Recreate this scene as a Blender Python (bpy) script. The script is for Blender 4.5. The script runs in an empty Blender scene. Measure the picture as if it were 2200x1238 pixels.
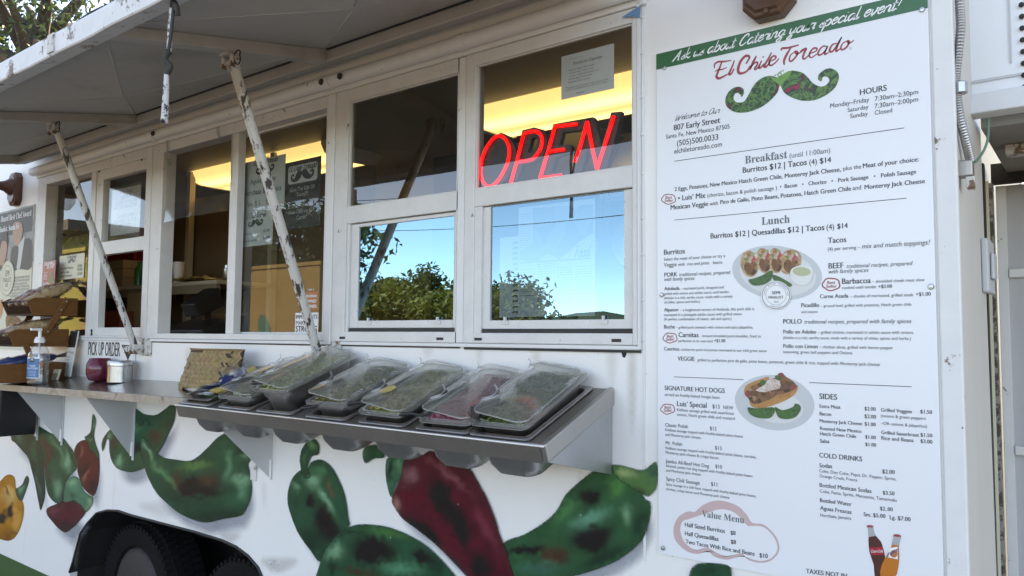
import bpy, bmesh, math, random
from mathutils import Vector, Matrix, noise
from mathutils.geometry import tessellate_polygon, delaunay_2d_cdt
random.seed(7)
SC = bpy.context.scene
COL = SC.collection
R = math.radians

# ------------------------------------------------------------------ camera
FPX, CX, CY = 1652.0, 1100.0, 619.0            # focal length and centre of the 2200 px wide photograph
YAW, PITCH, ROLL = R(37.6417), R(3.6954), R(0.4519)
CAMP = Vector((0.0, -1.743, 1.55))             # standing 1.74 m in front of the truck's side (the plane Y = 0)
_f = Vector((-math.sin(YAW)*math.cos(PITCH), math.cos(YAW)*math.cos(PITCH), math.sin(PITCH)))
_r = Vector((math.cos(YAW), math.sin(YAW), 0.0))
_u = _r.cross(_f)
CR = math.cos(ROLL)*_r + math.sin(ROLL)*_u
CU = -math.sin(ROLL)*_r + math.cos(ROLL)*_u
cam = bpy.data.cameras.new('camera'); cam_o = bpy.data.objects.new('camera', cam); COL.objects.link(cam_o)
cam.sensor_width = 36.0; cam.lens = 36.0*FPX/2200.0; cam.clip_start = 0.05; cam.clip_end = 1000
M = Matrix((CR, CU, -_f)).transposed().to_4x4(); M.translation = CAMP
cam_o.matrix_world = M
SC.camera = cam_o

# ------------------------------------------------------------------ sky, sun, exposure
SUN_DIR = Vector((-0.42, 0.78, 0.62)).normalized()   # towards the sun: behind the truck, so this side is in shade
el = math.asin(SUN_DIR.z); az = math.atan2(SUN_DIR.x, SUN_DIR.y)
world = bpy.data.worlds.new('World'); SC.world = world; world.use_nodes = True
wn = world.node_tree.nodes; wl = world.node_tree.links
sky = wn.new('ShaderNodeTexSky'); sky.sky_type = 'NISHITA'; sky.sun_disc = False
sky.sun_elevation = el; sky.sun_rotation = az; sky.altitude = 2100; sky.air_density = 0.6; sky.dust_density = 0.0; sky.ozone_density = 2.4
wl.new(sky.outputs[0], wn['Background'].inputs[0]); wn['Background'].inputs[1].default_value = 0.15
sl = bpy.data.lights.new('sun', 'SUN'); sl.energy = 2.4; sl.angle = R(0.5); sl.color = (1.0, 0.95, 0.87)
so = bpy.data.objects.new('sun', sl); COL.objects.link(so); so.rotation_euler = SUN_DIR.to_track_quat('Z', 'Y').to_euler()
SC.view_settings.view_transform = 'Standard'; SC.view_settings.look = 'None'
SC.view_settings.exposure = 2.80; SC.view_settings.gamma = 1.0
try:                                               # the camera's white balance was set for open shade
    SC.view_settings.use_white_balance = True; SC.view_settings.white_balance_temperature = 11600; SC.view_settings.white_balance_tint = 14
except Exception: pass
try: SC.view_settings.use_curve_mapping = False
except Exception: pass
SC.cycles.max_bounces = 9; SC.cycles.transparent_max_bounces = 24; SC.cycles.diffuse_bounces = 4
SC.cycles.glossy_bounces = 4; SC.cycles.caustics_reflective = False; SC.cycles.caustics_refractive = False
SC.cycles.sample_clamp_indirect = 6.0

# ------------------------------------------------------------------ placing: a point of the photograph on a plane of the place
def ray(u, v): return CR*((u-CX)/FPX) - CU*((v-CY)/FPX) + _f
def W(u, v, y=0.0):
    d = ray(u, v); return CAMP + d*((y-CAMP.y)/d.y)
def WX(u, v, X):
    d = ray(u, v); return CAMP + d*((X-CAMP.x)/d.x)
def WZ(u, v, Z):
    d = ray(u, v); return CAMP + d*((Z-CAMP.z)/d.z)
def px(pts, k, ox, oy): return [(ox+x/k, oy+y/k) for x, y in pts]

# ------------------------------------------------------------------ mesh helpers
ORG = {}
def sp(pts, n=6, closed=False):
    """Catmull-Rom through the points"""
    P = [Vector(p) for p in pts]; N = len(P); out = []
    if N < 3: return P
    rng = range(N) if closed else range(N-1)
    for i in rng:
        if closed: a, b, c, d = P[i-1], P[i], P[(i+1) % N], P[(i+2) % N]
        else:
            b, c = P[i], P[i+1]; a = P[i-1] if i else b*2-c; d = P[i+2] if i+2 < N else c*2-b
        for k in range(n):
            t = k/n
            out.append(.5*((2*b)+(c-a)*t+(2*a-5*b+4*c-d)*t*t+(3*b-a-3*c+d)*t**3))
    if not closed: out.append(P[-1].copy())
    return out
class MB:
    def __init__(s): s.v = []; s.f = []; s.c = []
    def add(s, vs, fs, col=None):
        o = len(s.v); s.v += [Vector(v) for v in vs]; s.f += [tuple(i+o for i in f) for f in fs]
        if col is not None: s.c += [col]*len(vs)
        return s
    def box(s, x0, x1, y0, y1, z0, z1):
        return s.add([(x, y, z) for z in (z0, z1) for y in (y0, y1) for x in (x0, x1)],
                     [(0,2,3,1),(4,5,7,6),(0,1,5,4),(2,6,7,3),(0,4,6,2),(1,3,7,5)])
    def bar(s, p, q, w, h, up=(0,0,1)):
        p, q = Vector(p), Vector(q); d = (q-p).normalized(); up = Vector(up)
        a = d.cross(up)
        if a.length < 1e-4: a = d.cross(Vector((1,0,0)))
        a.normalize(); b = a.cross(d)
        vs = [e+a*(i*w/2)+b*(j*h/2) for e in (p, q) for j in (-1,1) for i in (-1,1)]
        return s.add(vs, [(0,2,3,1),(4,5,7,6),(0,1,5,4),(2,6,7,3),(0,4,6,2),(1,3,7,5)])
    def tube(s, pts, r, n=8, cap=True):
        P = [Vector(p) for p in pts]; rs = r if isinstance(r, (list, tuple)) else [r]*len(P)
        o = len(s.v); a = None
        for i, p in enumerate(P):
            t = (P[min(i+1, len(P)-1)]-P[max(i-1, 0)])
            if t.length < 1e-9: t = Vector((0,0,1))
            t.normalize()
            if a is None:
                a = t.cross(Vector((0,0,1)))
                if a.length < 1e-3: a = t.cross(Vector((1,0,0)))
            a = (a-t*a.dot(t)).normalized(); b = t.cross(a)
            for k in range(n):
                g = 2*math.pi*k/n; s.v.append(p+(a*math.cos(g)+b*math.sin(g))*rs[i])
        for i in range(len(P)-1):
            for k in range(n):
                A = o+i*n+k; B = o+i*n+(k+1) % n; s.f.append((A, B, B+n, A+n))
        if cap:
            s.f.append(tuple(o+k for k in reversed(range(n)))); e = o+(len(P)-1)*n
            s.f.append(tuple(e+k for k in range(n)))
        return s
    def lathe(s, prof, c, n=24, sx=1, sy=1, axis='z'):
        c = Vector(c); o = len(s.v)
        for r, h in prof:
            for k in range(n):
                g = 2*math.pi*k/n; x, y = r*math.cos(g)*sx, r*math.sin(g)*sy
                s.v.append(c+(Vector((x,y,h)) if axis == 'z' else Vector((x,h,y)) if axis == 'y' else Vector((h,x,y))))
        for i in range(len(prof)-1):
            for k in range(n):
                A = o+i*n+k; B = o+i*n+(k+1) % n; s.f.append((A, B, B+n, A+n))
        s.f.append(tuple(o+k for k in reversed(range(n)))); e = o+(len(prof)-1)*n; s.f.append(tuple(e+k for k in range(n)))
        return s
    def poly(s, pts): return s.add(pts, [tuple(range(len(pts)))])
    def slab(s, outer, holes, y0, y1):
        """a plate parallel to the truck side, (x, z) outlines, with holes"""
        loops = [[Vector((x, z, 0)) for x, z in l] for l in [outer]+holes]
        flat = [p for l in loops for p in l]; n = len(flat)
        tr = tessellate_polygon(loops)
        o = len(s.v); s.v += [Vector((p.x, y0, p.y)) for p in flat]+[Vector((p.x, y1, p.y)) for p in flat]
        s.f += [(o+a, o+b, o+c) for a, b, c in tr]+[(o+n+c, o+n+b, o+n+a) for a, b, c in tr]
        k = o
        for l in loops:
            m = len(l)
            for i in range(m): j = (i+1) % m; s.f.append((k+i, k+j, k+j+n, k+i+n))
            k += m
        return s
    def prism(s, pts, vec):
        n = len(pts); vec = Vector(vec); P = [Vector(p) for p in pts]
        tr = tessellate_polygon([P]); o = len(s.v); s.v += P+[p+vec for p in P]
        s.f += [(o+a, o+b, o+c) for a, b, c in tr]+[(o+n+c, o+n+b, o+n+a) for a, b, c in tr]
        s.f += [(o+i, o+(i+1) % n, o+(i+1) % n+n, o+i+n) for i in range(n)]
        return s
    def flat(s, pts2, y):
        """flat outline ((x, z) points) lying on the plane Y = y"""
        P = [Vector((p[0], p[1], 0)) for p in pts2]; o = len(s.v)
        s.v += [Vector((p.x, y, p.y)) for p in P]; s.f += [(o+a, o+b, o+c) for a, b, c in tessellate_polygon([P])]
        return s
    def ribbon(s, pts2, w, y, n=5, taper=True):
        P = sp([Vector((p[0], p[1], 0)) for p in pts2], n); o = len(s.v); m = len(P)
        for i, p in enumerate(P):
            t = (P[min(i+1, m-1)]-P[max(i-1, 0)]); t = t.normalized() if t.length > 1e-9 else Vector((1,0,0))
            k = i/(m-1); hw = w/2*((.55+.45*math.sin(math.pi*k)) if taper else 1)
            q = Vector((-t.y, t.x, 0))*hw
            s.v += [Vector((p.x+q.x, y, p.y+q.y)), Vector((p.x-q.x, y, p.y-q.y))]
        s.f += [(o+2*i, o+2*i+1, o+2*i+3, o+2*i+2) for i in range(m-1)]
        return s
    def xform(s, M): s.v = [M @ v for v in s.v]; return s
def mesh_of(mb, name, mat, smooth=False):
    me = bpy.data.meshes.new(name); me.from_pydata([tuple(v) for v in mb.v], [], mb.f)
    if mb.c and len(mb.c) == len(mb.v):
        ca = me.color_attributes.new('Col', 'FLOAT_COLOR', 'POINT')
        ca.data.foreach_set('color', [x for c in mb.c for x in (tuple(c)+(1.0,) if len(c) == 3 else tuple(c))])
    bm = bmesh.new(); bm.from_mesh(me); bmesh.ops.recalc_face_normals(bm, faces=bm.faces); bm.to_mesh(me); bm.free()
    if smooth: me.shade_smooth()
    if mat: me.materials.append(mat)
    return me
def tag(o, label=None, cat=None, group=None, kind=None):
    if label: o['label'] = label
    if cat: o['category'] = cat
    if group: o['group'] = group
    if kind: o['kind'] = kind
    return o
def build(mb, name, mat, parent=None, smooth=False, bevel=0, label=None, cat=None, group=None, kind=None, auto=None):
    """one mesh object; its origin goes to the middle of its base"""
    xs = [v.x for v in mb.v]; ys = [v.y for v in mb.v]; zs = [v.z for v in mb.v]
    c = Vector(((min(xs)+max(xs))/2, (min(ys)+max(ys))/2, min(zs)))
    mb.v = [v-c for v in mb.v]
    me = mesh_of(mb, name, mat, smooth or auto is not None)
    if auto is not None: me.set_sharp_from_angle(angle=R(auto))
    o = bpy.data.objects.new(name, me); COL.objects.link(o); ORG[o] = c
    if parent: o.parent = parent; o.location = c-ORG[parent]
    else: o.location = c
    if bevel:
        b = o.modifiers.new('bevel', 'BEVEL'); b.width = bevel; b.segments = 2; b.limit_method = 'ANGLE'; b.angle_limit = R(40)
    return tag(o, label, cat, group, kind)
def thing(name, loc, label=None, cat=None, group=None, parent=None):
    o = bpy.data.objects.new(name, None); COL.objects.link(o); o.empty_display_size = .1
    ORG[o] = Vector(loc)
    if parent: o.parent = parent; o.location = Vector(loc)-ORG[parent]
    else: o.location = loc
    return tag(o, label, cat, group)
def rrect(w, d, r, n=5, cx=0, cy=0):
    out = []
    for sx, sy, a0 in ((1,1,0),(-1,1,90),(-1,-1,180),(1,-1,270)):
        for k in range(n+1):
            g = R(a0+90*k/n); out.append((cx+sx*(w/2-r)+r*math.cos(g), cy+sy*(d/2-r)+r*math.sin(g)))
    return out
def inside(p, poly):
    x, y = p; c = False; j = len(poly)-1
    for i in range(len(poly)):
        a, b = poly[i], poly[j]
        if (a[1] > y) != (b[1] > y) and x < (b[0]-a[0])*(y-a[1])/(b[1]-a[1])+a[0]: c = not c
        j = i
    return c
def fill2d(outline, step):
    """triangles filling a 2D outline with inner points every step metres"""
    P = [Vector((p[0], p[1])) for p in outline]; n = len(P)
    x0 = min(p.x for p in P); x1 = max(p.x for p in P); y0 = min(p.y for p in P); y1 = max(p.y for p in P)
    pts = list(P); row = 0; y = y0
    while y < y1:
        x = x0+(step/2 if row % 2 else 0)
        while x < x1:
            if inside((x, y), P): pts.append(Vector((x, y)))
            x += step
        y += step*.866; row += 1
    vs, es, fs, *_ = delaunay_2d_cdt(pts, [(i, (i+1) % n) for i in range(n)], [], 1, 1e-5)
    fs = [f for f in fs if inside(((vs[f[0]].x+vs[f[1]].x+vs[f[2]].x)/3, (vs[f[0]].y+vs[f[1]].y+vs[f[2]].y)/3), P)]
    return vs, fs

# ------------------------------------------------------------------ materials
def srgb(r, g, b): return tuple(((c/255+.055)/1.055)**2.4 if c/255 > .04045 else c/255/12.92 for c in (r, g, b))
def nodes(name):
    m = bpy.data.materials.new(name); m.use_nodes = True; nt = m.node_tree
    return m, nt, nt.nodes['Principled BSDF'], nt.nodes['Material Output']
def nz(nt, scale, detail=4, rough=.55, vec=None, st=None):
    t = nt.nodes.new('ShaderNodeTexNoise'); t.inputs['Scale'].default_value = scale
    t.inputs['Detail'].default_value = detail; t.inputs['Roughness'].default_value = rough
    if st:
        mp = nt.nodes.new('ShaderNodeMapping'); mp.inputs['Scale'].default_value = st
        tc = nt.nodes.new('ShaderNodeTexCoord'); nt.links.new(tc.outputs['Object'], mp.inputs[0]); nt.links.new(mp.outputs[0], t.inputs['Vector'])
    else:
        tc = nt.nodes.new('ShaderNodeTexCoord'); nt.links.new(tc.outputs['Object'], t.inputs['Vector'])
    return t
def ramp(nt, src, a, b, c0=(0,0,0,1), c1=(1,1,1,1)):
    r = nt.nodes.new('ShaderNodeValToRGB'); r.color_ramp.elements[0].position = a; r.color_ramp.elements[1].position = b
    r.color_ramp.elements[0].color = c0; r.color_ramp.elements[1].color = c1; nt.links.new(src, r.inputs[0]); return r
def mixc(nt, fac, a, b, typ='MIX'):
    m = nt.nodes.new('ShaderNodeMix'); m.data_type = 'RGBA'; m.blend_type = typ
    for i, x in ((0, fac), (6, a), (7, b)):
        if hasattr(x, 'is_output'): nt.links.new(x, m.inputs[i])
        elif isinstance(x, (int, float)): m.inputs[i].default_value = x
        else: m.inputs[i].default_value = (*x[:3], 1)
    return m.outputs[2]
def bump(nt, src, bs, strength=.2, dist=.002):
    b = nt.nodes.new('ShaderNodeBump'); b.inputs['Strength'].default_value = strength; b.inputs['Distance'].default_value = dist
    nt.links.new(src, b.inputs['Height']); nt.links.new(b.outputs[0], bs.inputs['Normal'])
def plain(name, col, rough=.5, metal=0, var=.08, scale=9, bmp=.12, bscale=60, spec=.5, st=None):
    m, nt, bs, out = nodes(name)
    n = nz(nt, scale, 5, .6, st=st)
    c = mixc(nt, n.outputs[0], tuple(x*(1-var) for x in col), tuple(min(1, x*(1+var)) for x in col))
    nt.links.new(c, bs.inputs['Base Color']); bs.inputs['Roughness'].default_value = rough; bs.inputs['Metallic'].default_value = metal
    bs.inputs['Specular IOR Level'].default_value = spec
    if bmp: b = nz(nt, bscale, 3); bump(nt, b.outputs[0], bs, bmp)
    return m
def chipped(name, col, under, amount=.62, scale=30, rough=.5, edge=.03, grime=.12, st=None):
    """paint worn through to what is under it"""
    m, nt, bs, out = nodes(name)
    n = nz(nt, scale, 8, .7, st=st); n2 = nz(nt, 3, 3); n3 = nz(nt, 14, 6, .7)
    s = nt.nodes.new('ShaderNodeMath'); s.operation = 'MULTIPLY_ADD'; s.inputs[1].default_value = .35
    nt.links.new(n2.outputs[0], s.inputs[0]); nt.links.new(n.outputs[0], s.inputs[2])
    k = ramp(nt, s.outputs[0], amount+.175, amount+.175+edge)
    base = mixc(nt, n3.outputs[0], tuple(x*(1-grime) for x in col), tuple(min(1, x*(1+grime*.4)) for x in col))
    c = mixc(nt, k.outputs[0], base, under); nt.links.new(c, bs.inputs['Base Color'])
    bs.inputs['Roughness'].default_value = rough
    bump(nt, k.outputs[0], bs, -.3, .001)
    return m
def painted(name, rough=.45):
    """colours sprayed on the panel, kept per point of the mesh, with the grain of the spray"""
    m, nt, bs, out = nodes(name)
    a = nt.nodes.new('ShaderNodeAttribute'); a.attribute_name = 'Col'
    n = nz(nt, 120, 4, .7); n2 = nz(nt, 18, 5, .6)
    c = mixc(nt, .10, a.outputs['Color'], n2.outputs[0], 'OVERLAY'); c = mixc(nt, .08, c, n.outputs[0], 'OVERLAY')
    sp_ = nz(nt, 55, 2, .5); k = ramp(nt, sp_.outputs[0],   .775, .79); c = mixc(nt, k.outputs[0], c, (.55,.56,.56))
    nt.links.new(c, bs.inputs['Base Color']); bs.inputs['Roughness'].default_value = rough; bs.inputs['Specular IOR Level'].default_value = .2
    tr = nt.nodes.new('ShaderNodeBsdfTransparent'); mx = nt.nodes.new('ShaderNodeMixShader')
    nt.links.new(a.outputs['Alpha'], mx.inputs[0]); nt.links.new(tr.outputs[0], mx.inputs[1]); nt.links.new(bs.outputs[0], mx.inputs[2])
    nt.links.new(mx.outputs[0], out.inputs[0]); return m
def glass(name, tint=(.9,.93,.92), base=.03, ior=1.5, rough=0.0, haze=0.0, hcol=(.5,.5,.5), gcol=(1,1,1), dirt=0.0):
    m, nt, bs, out = nodes(name); nt.nodes.remove(bs)
    lw = nt.nodes.new('ShaderNodeLayerWeight'); lw.inputs[0].default_value = .5      # Schlick's formula, same from both sides
    pw = nt.nodes.new('ShaderNodeMath'); pw.operation = 'POWER'; pw.inputs[1].default_value = 5.0; nt.links.new(lw.outputs['Facing'], pw.inputs[0])
    ad = nt.nodes.new('ShaderNodeMath'); ad.operation = 'MULTIPLY_ADD'; ad.inputs[1].default_value = 1-base; ad.inputs[2].default_value = base; ad.use_clamp = True; nt.links.new(pw.outputs[0], ad.inputs[0])
    t = nt.nodes.new('ShaderNodeBsdfTransparent'); t.inputs[0].default_value = (*tint, 1)
    g = nt.nodes.new('ShaderNodeBsdfGlossy'); g.inputs['Roughness'].default_value = rough; g.inputs['Color'].default_value = (*gcol, 1)
    inner = t.outputs[0]
    if haze or dirt:
        d = nt.nodes.new('ShaderNodeBsdfDiffuse'); d.inputs[0].default_value = (*hcol, 1)
        mh = nt.nodes.new('ShaderNodeMixShader'); mh.inputs[0].default_value = haze
        if dirt:
            n = nz(nt, 22, 8, .72); r = ramp(nt, n.outputs[0], .45, .8, (haze,)*3+(1,), (min(1, haze+dirt),)*3+(1,)); nt.links.new(r.outputs[0], mh.inputs[0])
        nt.links.new(inner, mh.inputs[1]); nt.links.new(d.outputs[0], mh.inputs[2]); inner = mh.outputs[0]
    mx = nt.nodes.new('ShaderNodeMixShader'); nt.links.new(ad.outputs[0], mx.inputs[0]); nt.links.new(inner, mx.inputs[1]); nt.links.new(g.outputs[0], mx.inputs[2])
    nt.links.new(mx.outputs[0], out.inputs[0]); return m
def emit(name, col, strength):
    m, nt, bs, out = nodes(name)
    n = nz(nt, 4, 2); c = mixc(nt, n.outputs[0], tuple(x*.93 for x in col), col)
    nt.links.new(c, bs.inputs['Emission Color']); bs.inputs['Emission Strength'].default_value = strength
    bs.inputs['Base Color'].default_value = (*[x*.6 for x in col], 1); return m
def lens_mat():
    m, nt, bs, out = nodes('fluorescent_lens')        # two tubes glow through the ribbed lens
    tc = nt.nodes.new('ShaderNodeTexCoord'); sx = nt.nodes.new('ShaderNodeSeparateXYZ'); nt.links.new(tc.outputs['Generated'], sx.inputs[0])
    a = nt.nodes.new('ShaderNodeMath'); a.operation = 'MULTIPLY'; a.inputs[1].default_value = 12.566; nt.links.new(sx.outputs[1], a.inputs[0])
    b = nt.nodes.new('ShaderNodeMath'); b.operation = 'COSINE'; nt.links.new(a.outputs[0], b.inputs[0])
    c = nt.nodes.new('ShaderNodeMapRange'); c.inputs[1].default_value = 1; c.inputs[2].default_value = -1; c.inputs[3].default_value = .18; c.inputs[4].default_value = .44; nt.links.new(b.outputs[0], c.inputs[0])
    n = nz(nt, 5, 3); nt.links.new(mixc(nt, n.outputs[0], (1.0,.78,.38), (1.0,.86,.46)), bs.inputs['Emission Color']); nt.links.new(c.outputs[0], bs.inputs['Emission Strength'])
    bs.inputs['Base Color'].default_value = (.6,.55,.4,1); return m
def wallpaint():
    m, nt, bs, out = nodes('white_truck_paint')
    n = nz(nt, 1.6, 6, .6); c = mixc(nt, n.outputs[0], (.74,.725,.70), (.83,.815,.79))
    s = nz(nt, 1.0, 7, .65, st=(13, 1, 1.1)); k = ramp(nt, s.outputs[0], .62, .95)      # streaks of dirt run down
    c = mixc(nt, k.outputs[0], c, (.50,.43,.33))
    g = nz(nt, 45, 8, .75); k2 = ramp(nt, g.outputs[0], .66, .70); c = mixc(nt, k2.outputs[0], c, (.33,.29,.25))
    nt.links.new(c, bs.inputs['Base Color']); bs.inputs['Roughness'].default_value = .42; bs.inputs['Specular IOR Level'].default_value = .4
    w = nz(nt, 3.2, 2); bump(nt, w.outputs[0], bs, .25, .012); return m
def steel(name, col=(.58,.57,.56), rough=.40, st=(60,60,3)):
    m, nt, bs, out = nodes(name)
    n = nz(nt, 2.0, 6, .7, st=st); n2 = nz(nt, 6, 5, .6)
    c = mixc(nt, n2.outputs[0], tuple(x*.72 for x in col), tuple(x*1.12 for x in col)); nt.links.new(c, bs.inputs['Base Color'])
    bs.inputs['Metallic'].default_value = 1.0
    r = nt.nodes.new('ShaderNodeMapRange'); nt.links.new(n.outputs[0], r.inputs[0]); r.inputs[3].default_value = rough*.75; r.inputs[4].default_value = rough*1.5
    nt.links.new(r.outputs[0], bs.inputs['Roughness']); bump(nt, n.outputs[0], bs, .06, .0006)
    return m
def patches(name, cols, scale=60, rough=.6, vor=False, bmp=.0):
    """print or stuff made of small patches of several colours"""
    m, nt, bs, out = nodes(name)
    if vor:
        t = nt.nodes.new('ShaderNodeTexVoronoi'); t.inputs['Scale'].default_value = scale
        tc = nt.nodes.new('ShaderNodeTexCoord'); nt.links.new(tc.outputs['Object'], t.inputs['Vector'])
        sep = nt.nodes.new('ShaderNodeSeparateColor'); nt.links.new(t.outputs['Color'], sep.inputs[0]); src = sep.outputs[0]; hs = t.outputs['Distance']
    else:
        t = nz(nt, scale, 5, .6); t.inputs['Distortion'].default_value = 1.2; src = t.outputs[0]; hs = src
    r = nt.nodes.new('ShaderNodeValToRGB'); cr = r.color_ramp; lo, hi = (0, 1) if vor else (.3, .7)
    cr.elements[0].position = lo; cr.elements[0].color = (*cols[0], 1); cr.elements[1].position = hi; cr.elements[1].color = (*cols[-1], 1)
    for i, c in enumerate(cols[1:-1], 1):
        e = cr.elements.new(lo+(hi-lo)*i/(len(cols)-1)); e.color = (*c, 1)
    nt.links.new(src, r.inputs[0]); nt.links.new(r.outputs[0], bs.inputs['Base Color']); bs.inputs['Roughness'].default_value = rough
    if bmp: bump(nt, hs, bs, bmp, .004)
    return m
MT = {
 'wall': wallpaint(),
 'frame': chipped('white_window_paint', (.68,.675,.655), (.16,.12,.09), .67, 26, .45, .03, .22),
 'trim': chipped('white_trim_paint', (.72,.72,.71), (.20,.14,.10), .66, 22, .5),
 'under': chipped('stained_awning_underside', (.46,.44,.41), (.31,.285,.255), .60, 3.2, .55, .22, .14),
 'fascia': chipped('weathered_awning_edge', (.68,.685,.69), (.15,.10,.07), .575, 13, .5, .05, .25),
 'strut': chipped('worn_strut_paint', (.55,.54,.51), (.045,.032,.028), .535, 34, .5, st=(1,1,.35)),
 'rusty': chipped('rusty_white_paint', (.58,.56,.53), (.17,.09,.05), .52, 30, .6),
 'black': plain('black_plastic', (.012,.012,.013), .4, 0, .2, 20, .05),
 'innerframe': plain('dull_inner_frame', (.20,.18,.15), .6, 0, .15, 8, .05),
 'dark': plain('dark_rubber_trim', (.03,.028,.027), .7, 0, .3, 40, .1),
 'gap': plain('liner_and_gap_shade', (.012,.012,.012), .7, 0, .4, 60, .4),  # black of the arch liner; also paints the shadow in the trailer gap
 'rubber': plain('tyre_rubber', (.009,.009,.0095), .85, 0, .3, 30, .3, 120, .12),
 'steel': steel('stainless_steel', (.52,.50,.475), .36), 'steel2': steel('worn_stainless_steel', (.40,.37,.335), .40), 'galv': steel('galvanised_plate', (.52,.53,.54), .45, (9,9,5)),
 'counter': steel('counter_steel', (.44,.40,.35), .22, (4,60,60)),
 'chrome': steel('polished_metal', (.46,.46,.46), .26),
 'alu': plain('grey_painted_plate', (.50,.51,.52), .45, .0, .08, 6, .05),
 'glass': glass('window_glass', (.90,.92,.91), .095, 0, 0, .015, (.4,.4,.38), dirt=.06),
 'glassB': glass('sliding_pane_glass', (.74,.77,.75), .085, 0, 0, .01, (.4,.4,.38), dirt=.04),
 'glassC': glass('dark_tinted_glass', (.62,.65,.63), .13, 0, 0),
 'glassR': glass('mirror_film_glass', (.30,.33,.35), .36, 0, 0, gcol=(.40,.80,1.0)),  # the sky's blue is put into the reflection colour
 'glassD': glass('half_mirror_glass', (.60,.68,.72), .26, 0, 0, gcol=(.42,.80,1.0)),  # reflection colour tinted blue here too, for a bluer mirrored sky
 'plastic': glass('clear_plastic_sheet', (.88,.88,.87), .06, 0, .08, .03, (.45,.45,.45), dirt=.08),
 'lid': glass('cloudy_clear_lid', (.95,.95,.93), .085, 0, .13, .15, (.42,.41,.36), dirt=.16),
 'lidrim': glass('clear_lid_edge', (.93,.93,.92), .16, 0, .06, .10, (.62,.62,.60), dirt=.10),
 'bottle': glass('clear_bottle_plastic', (.95,.96,.96), .09, 0, .03, .05, (.7,.7,.7)),
 'gel': glass('clear_gel', (.90,.93,.94), .03, 0, .0, .05, (.6,.65,.66)),
 'pumpwhite': plain('white_plastic', (.78,.78,.77), .35, 0, .03),
 'paper': plain('white_paper', (.72,.72,.70), .7, 0, .04, 5, .05), 'papergrey': plain('grey_paper', (.52,.54,.52), .7, 0, .05, 5, .05),  # second paper is a plain grey stock
 'cream': plain('cream_paper', (.62,.59,.46), .7, 0, .05, 5, .05),
 'board': plain('menu_board_vinyl', (.75,.77,.79), .28, 0, .03, 1.5, .03, 8), 'ink': plain('dark_ink', (.035,.035,.045), .5, 0, .1),
 'inkg': plain('grey_ink', (.13,.15,.16), .5, 0, .1), 'bandgreen': plain('green_vinyl', (.022,.13,.055), .35, 0, .06, 3, .02),
 'logored': plain('red_print', (.36,.055,.06), .4, 0, .06), 'white': plain('white_print', (.82,.82,.82), .5, 0, .02),
 'pinkprint': plain('pale_pink_print', (.58,.40,.39), .4, 0, .04), 'blackprint': plain('black_print', (.02,.02,.02), .4, 0, .1),
 'bronze': plain('brown_lamp_paint', (.115,.052,.030), .38, .25, .12, 10, .05),
 'wood': plain('stained_wood', (.17,.068,.020), .6, 0, .45, 4, .15, 30, .25, st=(2,3,30)),
 'card': plain('cardboard', (.34,.23,.13), .8, 0, .08, 6, .1), 'beige': plain('beige_wall_panel', (.50,.43,.31), .6, 0, .08, 2, .05),
 'brownpanel': plain('brown_panel', (.20,.135,.08), .6, 0, .2, 3, .05), 'ceil': plain('dark_ceiling_panel', (.20,.19,.165), .5, 0, .1, 2, .05),
 'red': plain('red_plastic', (.45,.015,.03), .4, 0, .1), 'orange': plain('orange_print', (.48,.17,.06), .5, 0, .08),
 'lamp': lens_mat(), 'neon': emit('red_neon_tube', (1.0,.004,.008), 0.32),
 'green': plain('green_skirt_paint', (.022,.085,.018), .6, 0, .3, 5, .1), 'mural': painted('mural_paint'),
 'bark': plain('tree_bark', (.05,.04,.033), .9, 0, .4, 12, .8, 18), 'asphalt': plain('gravel_lot', (.195,.18,.155), .9, 0, .25, 3, .5, 60),
 'conduit': steel('flexible_steel_conduit', (.50,.50,.50), .3), 'jar': plain('maroon_glass_jar', (.13,.012,.03), .18, 0, .15, 6, .0),
 'blue': plain('blue_label_print', (.02,.16,.36), .45, 0, .05), 'bluebag': plain('blue_plastic_wrap', (.02,.04,.13), .3, 0, .5, 25, .6, 40),
 'greenplastic': plain('green_plastic', (.01,.16,.05), .25, 0, .2), 'yellow': plain('yellow_wrapper', (.55,.40,.12), .4, 0, .3, 30, .4),
 'stucco1': plain('tan_painted_wall', (.30,.215,.09), .8, 0, .08, 2, .3, 30), 'stucco2': plain('olive_painted_wall', (.30,.28,.07), .8, 0, .08, 2, .3, 30),
 'orangewall': plain('rust_orange_mural_paint', (.24,.12,.06), .8, 0, .12, 3, .2, 30), 'tealpaint': plain('teal_mural_paint', (.03,.15,.12), .7, 0, .1),
 'tealroof': plain('dark_roof_edge', (.10,.09,.07), .7, 0, .2), 'wirepaint': plain('black_cable', (.02,.02,.02), .6, 0, .1),
 'cloth': chipped('frayed_strap', (.55,.55,.55), (.03,.03,.03), .50, 70, .85),
}
# ================================================================== SETTING
tag(build(MB().add([(-150,-150,0),(150,-150,0),(150,150,0),(-150,150,0)], [(0,1,2,3)]), 'ground', MT['asphalt']), kind='structure')

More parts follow.
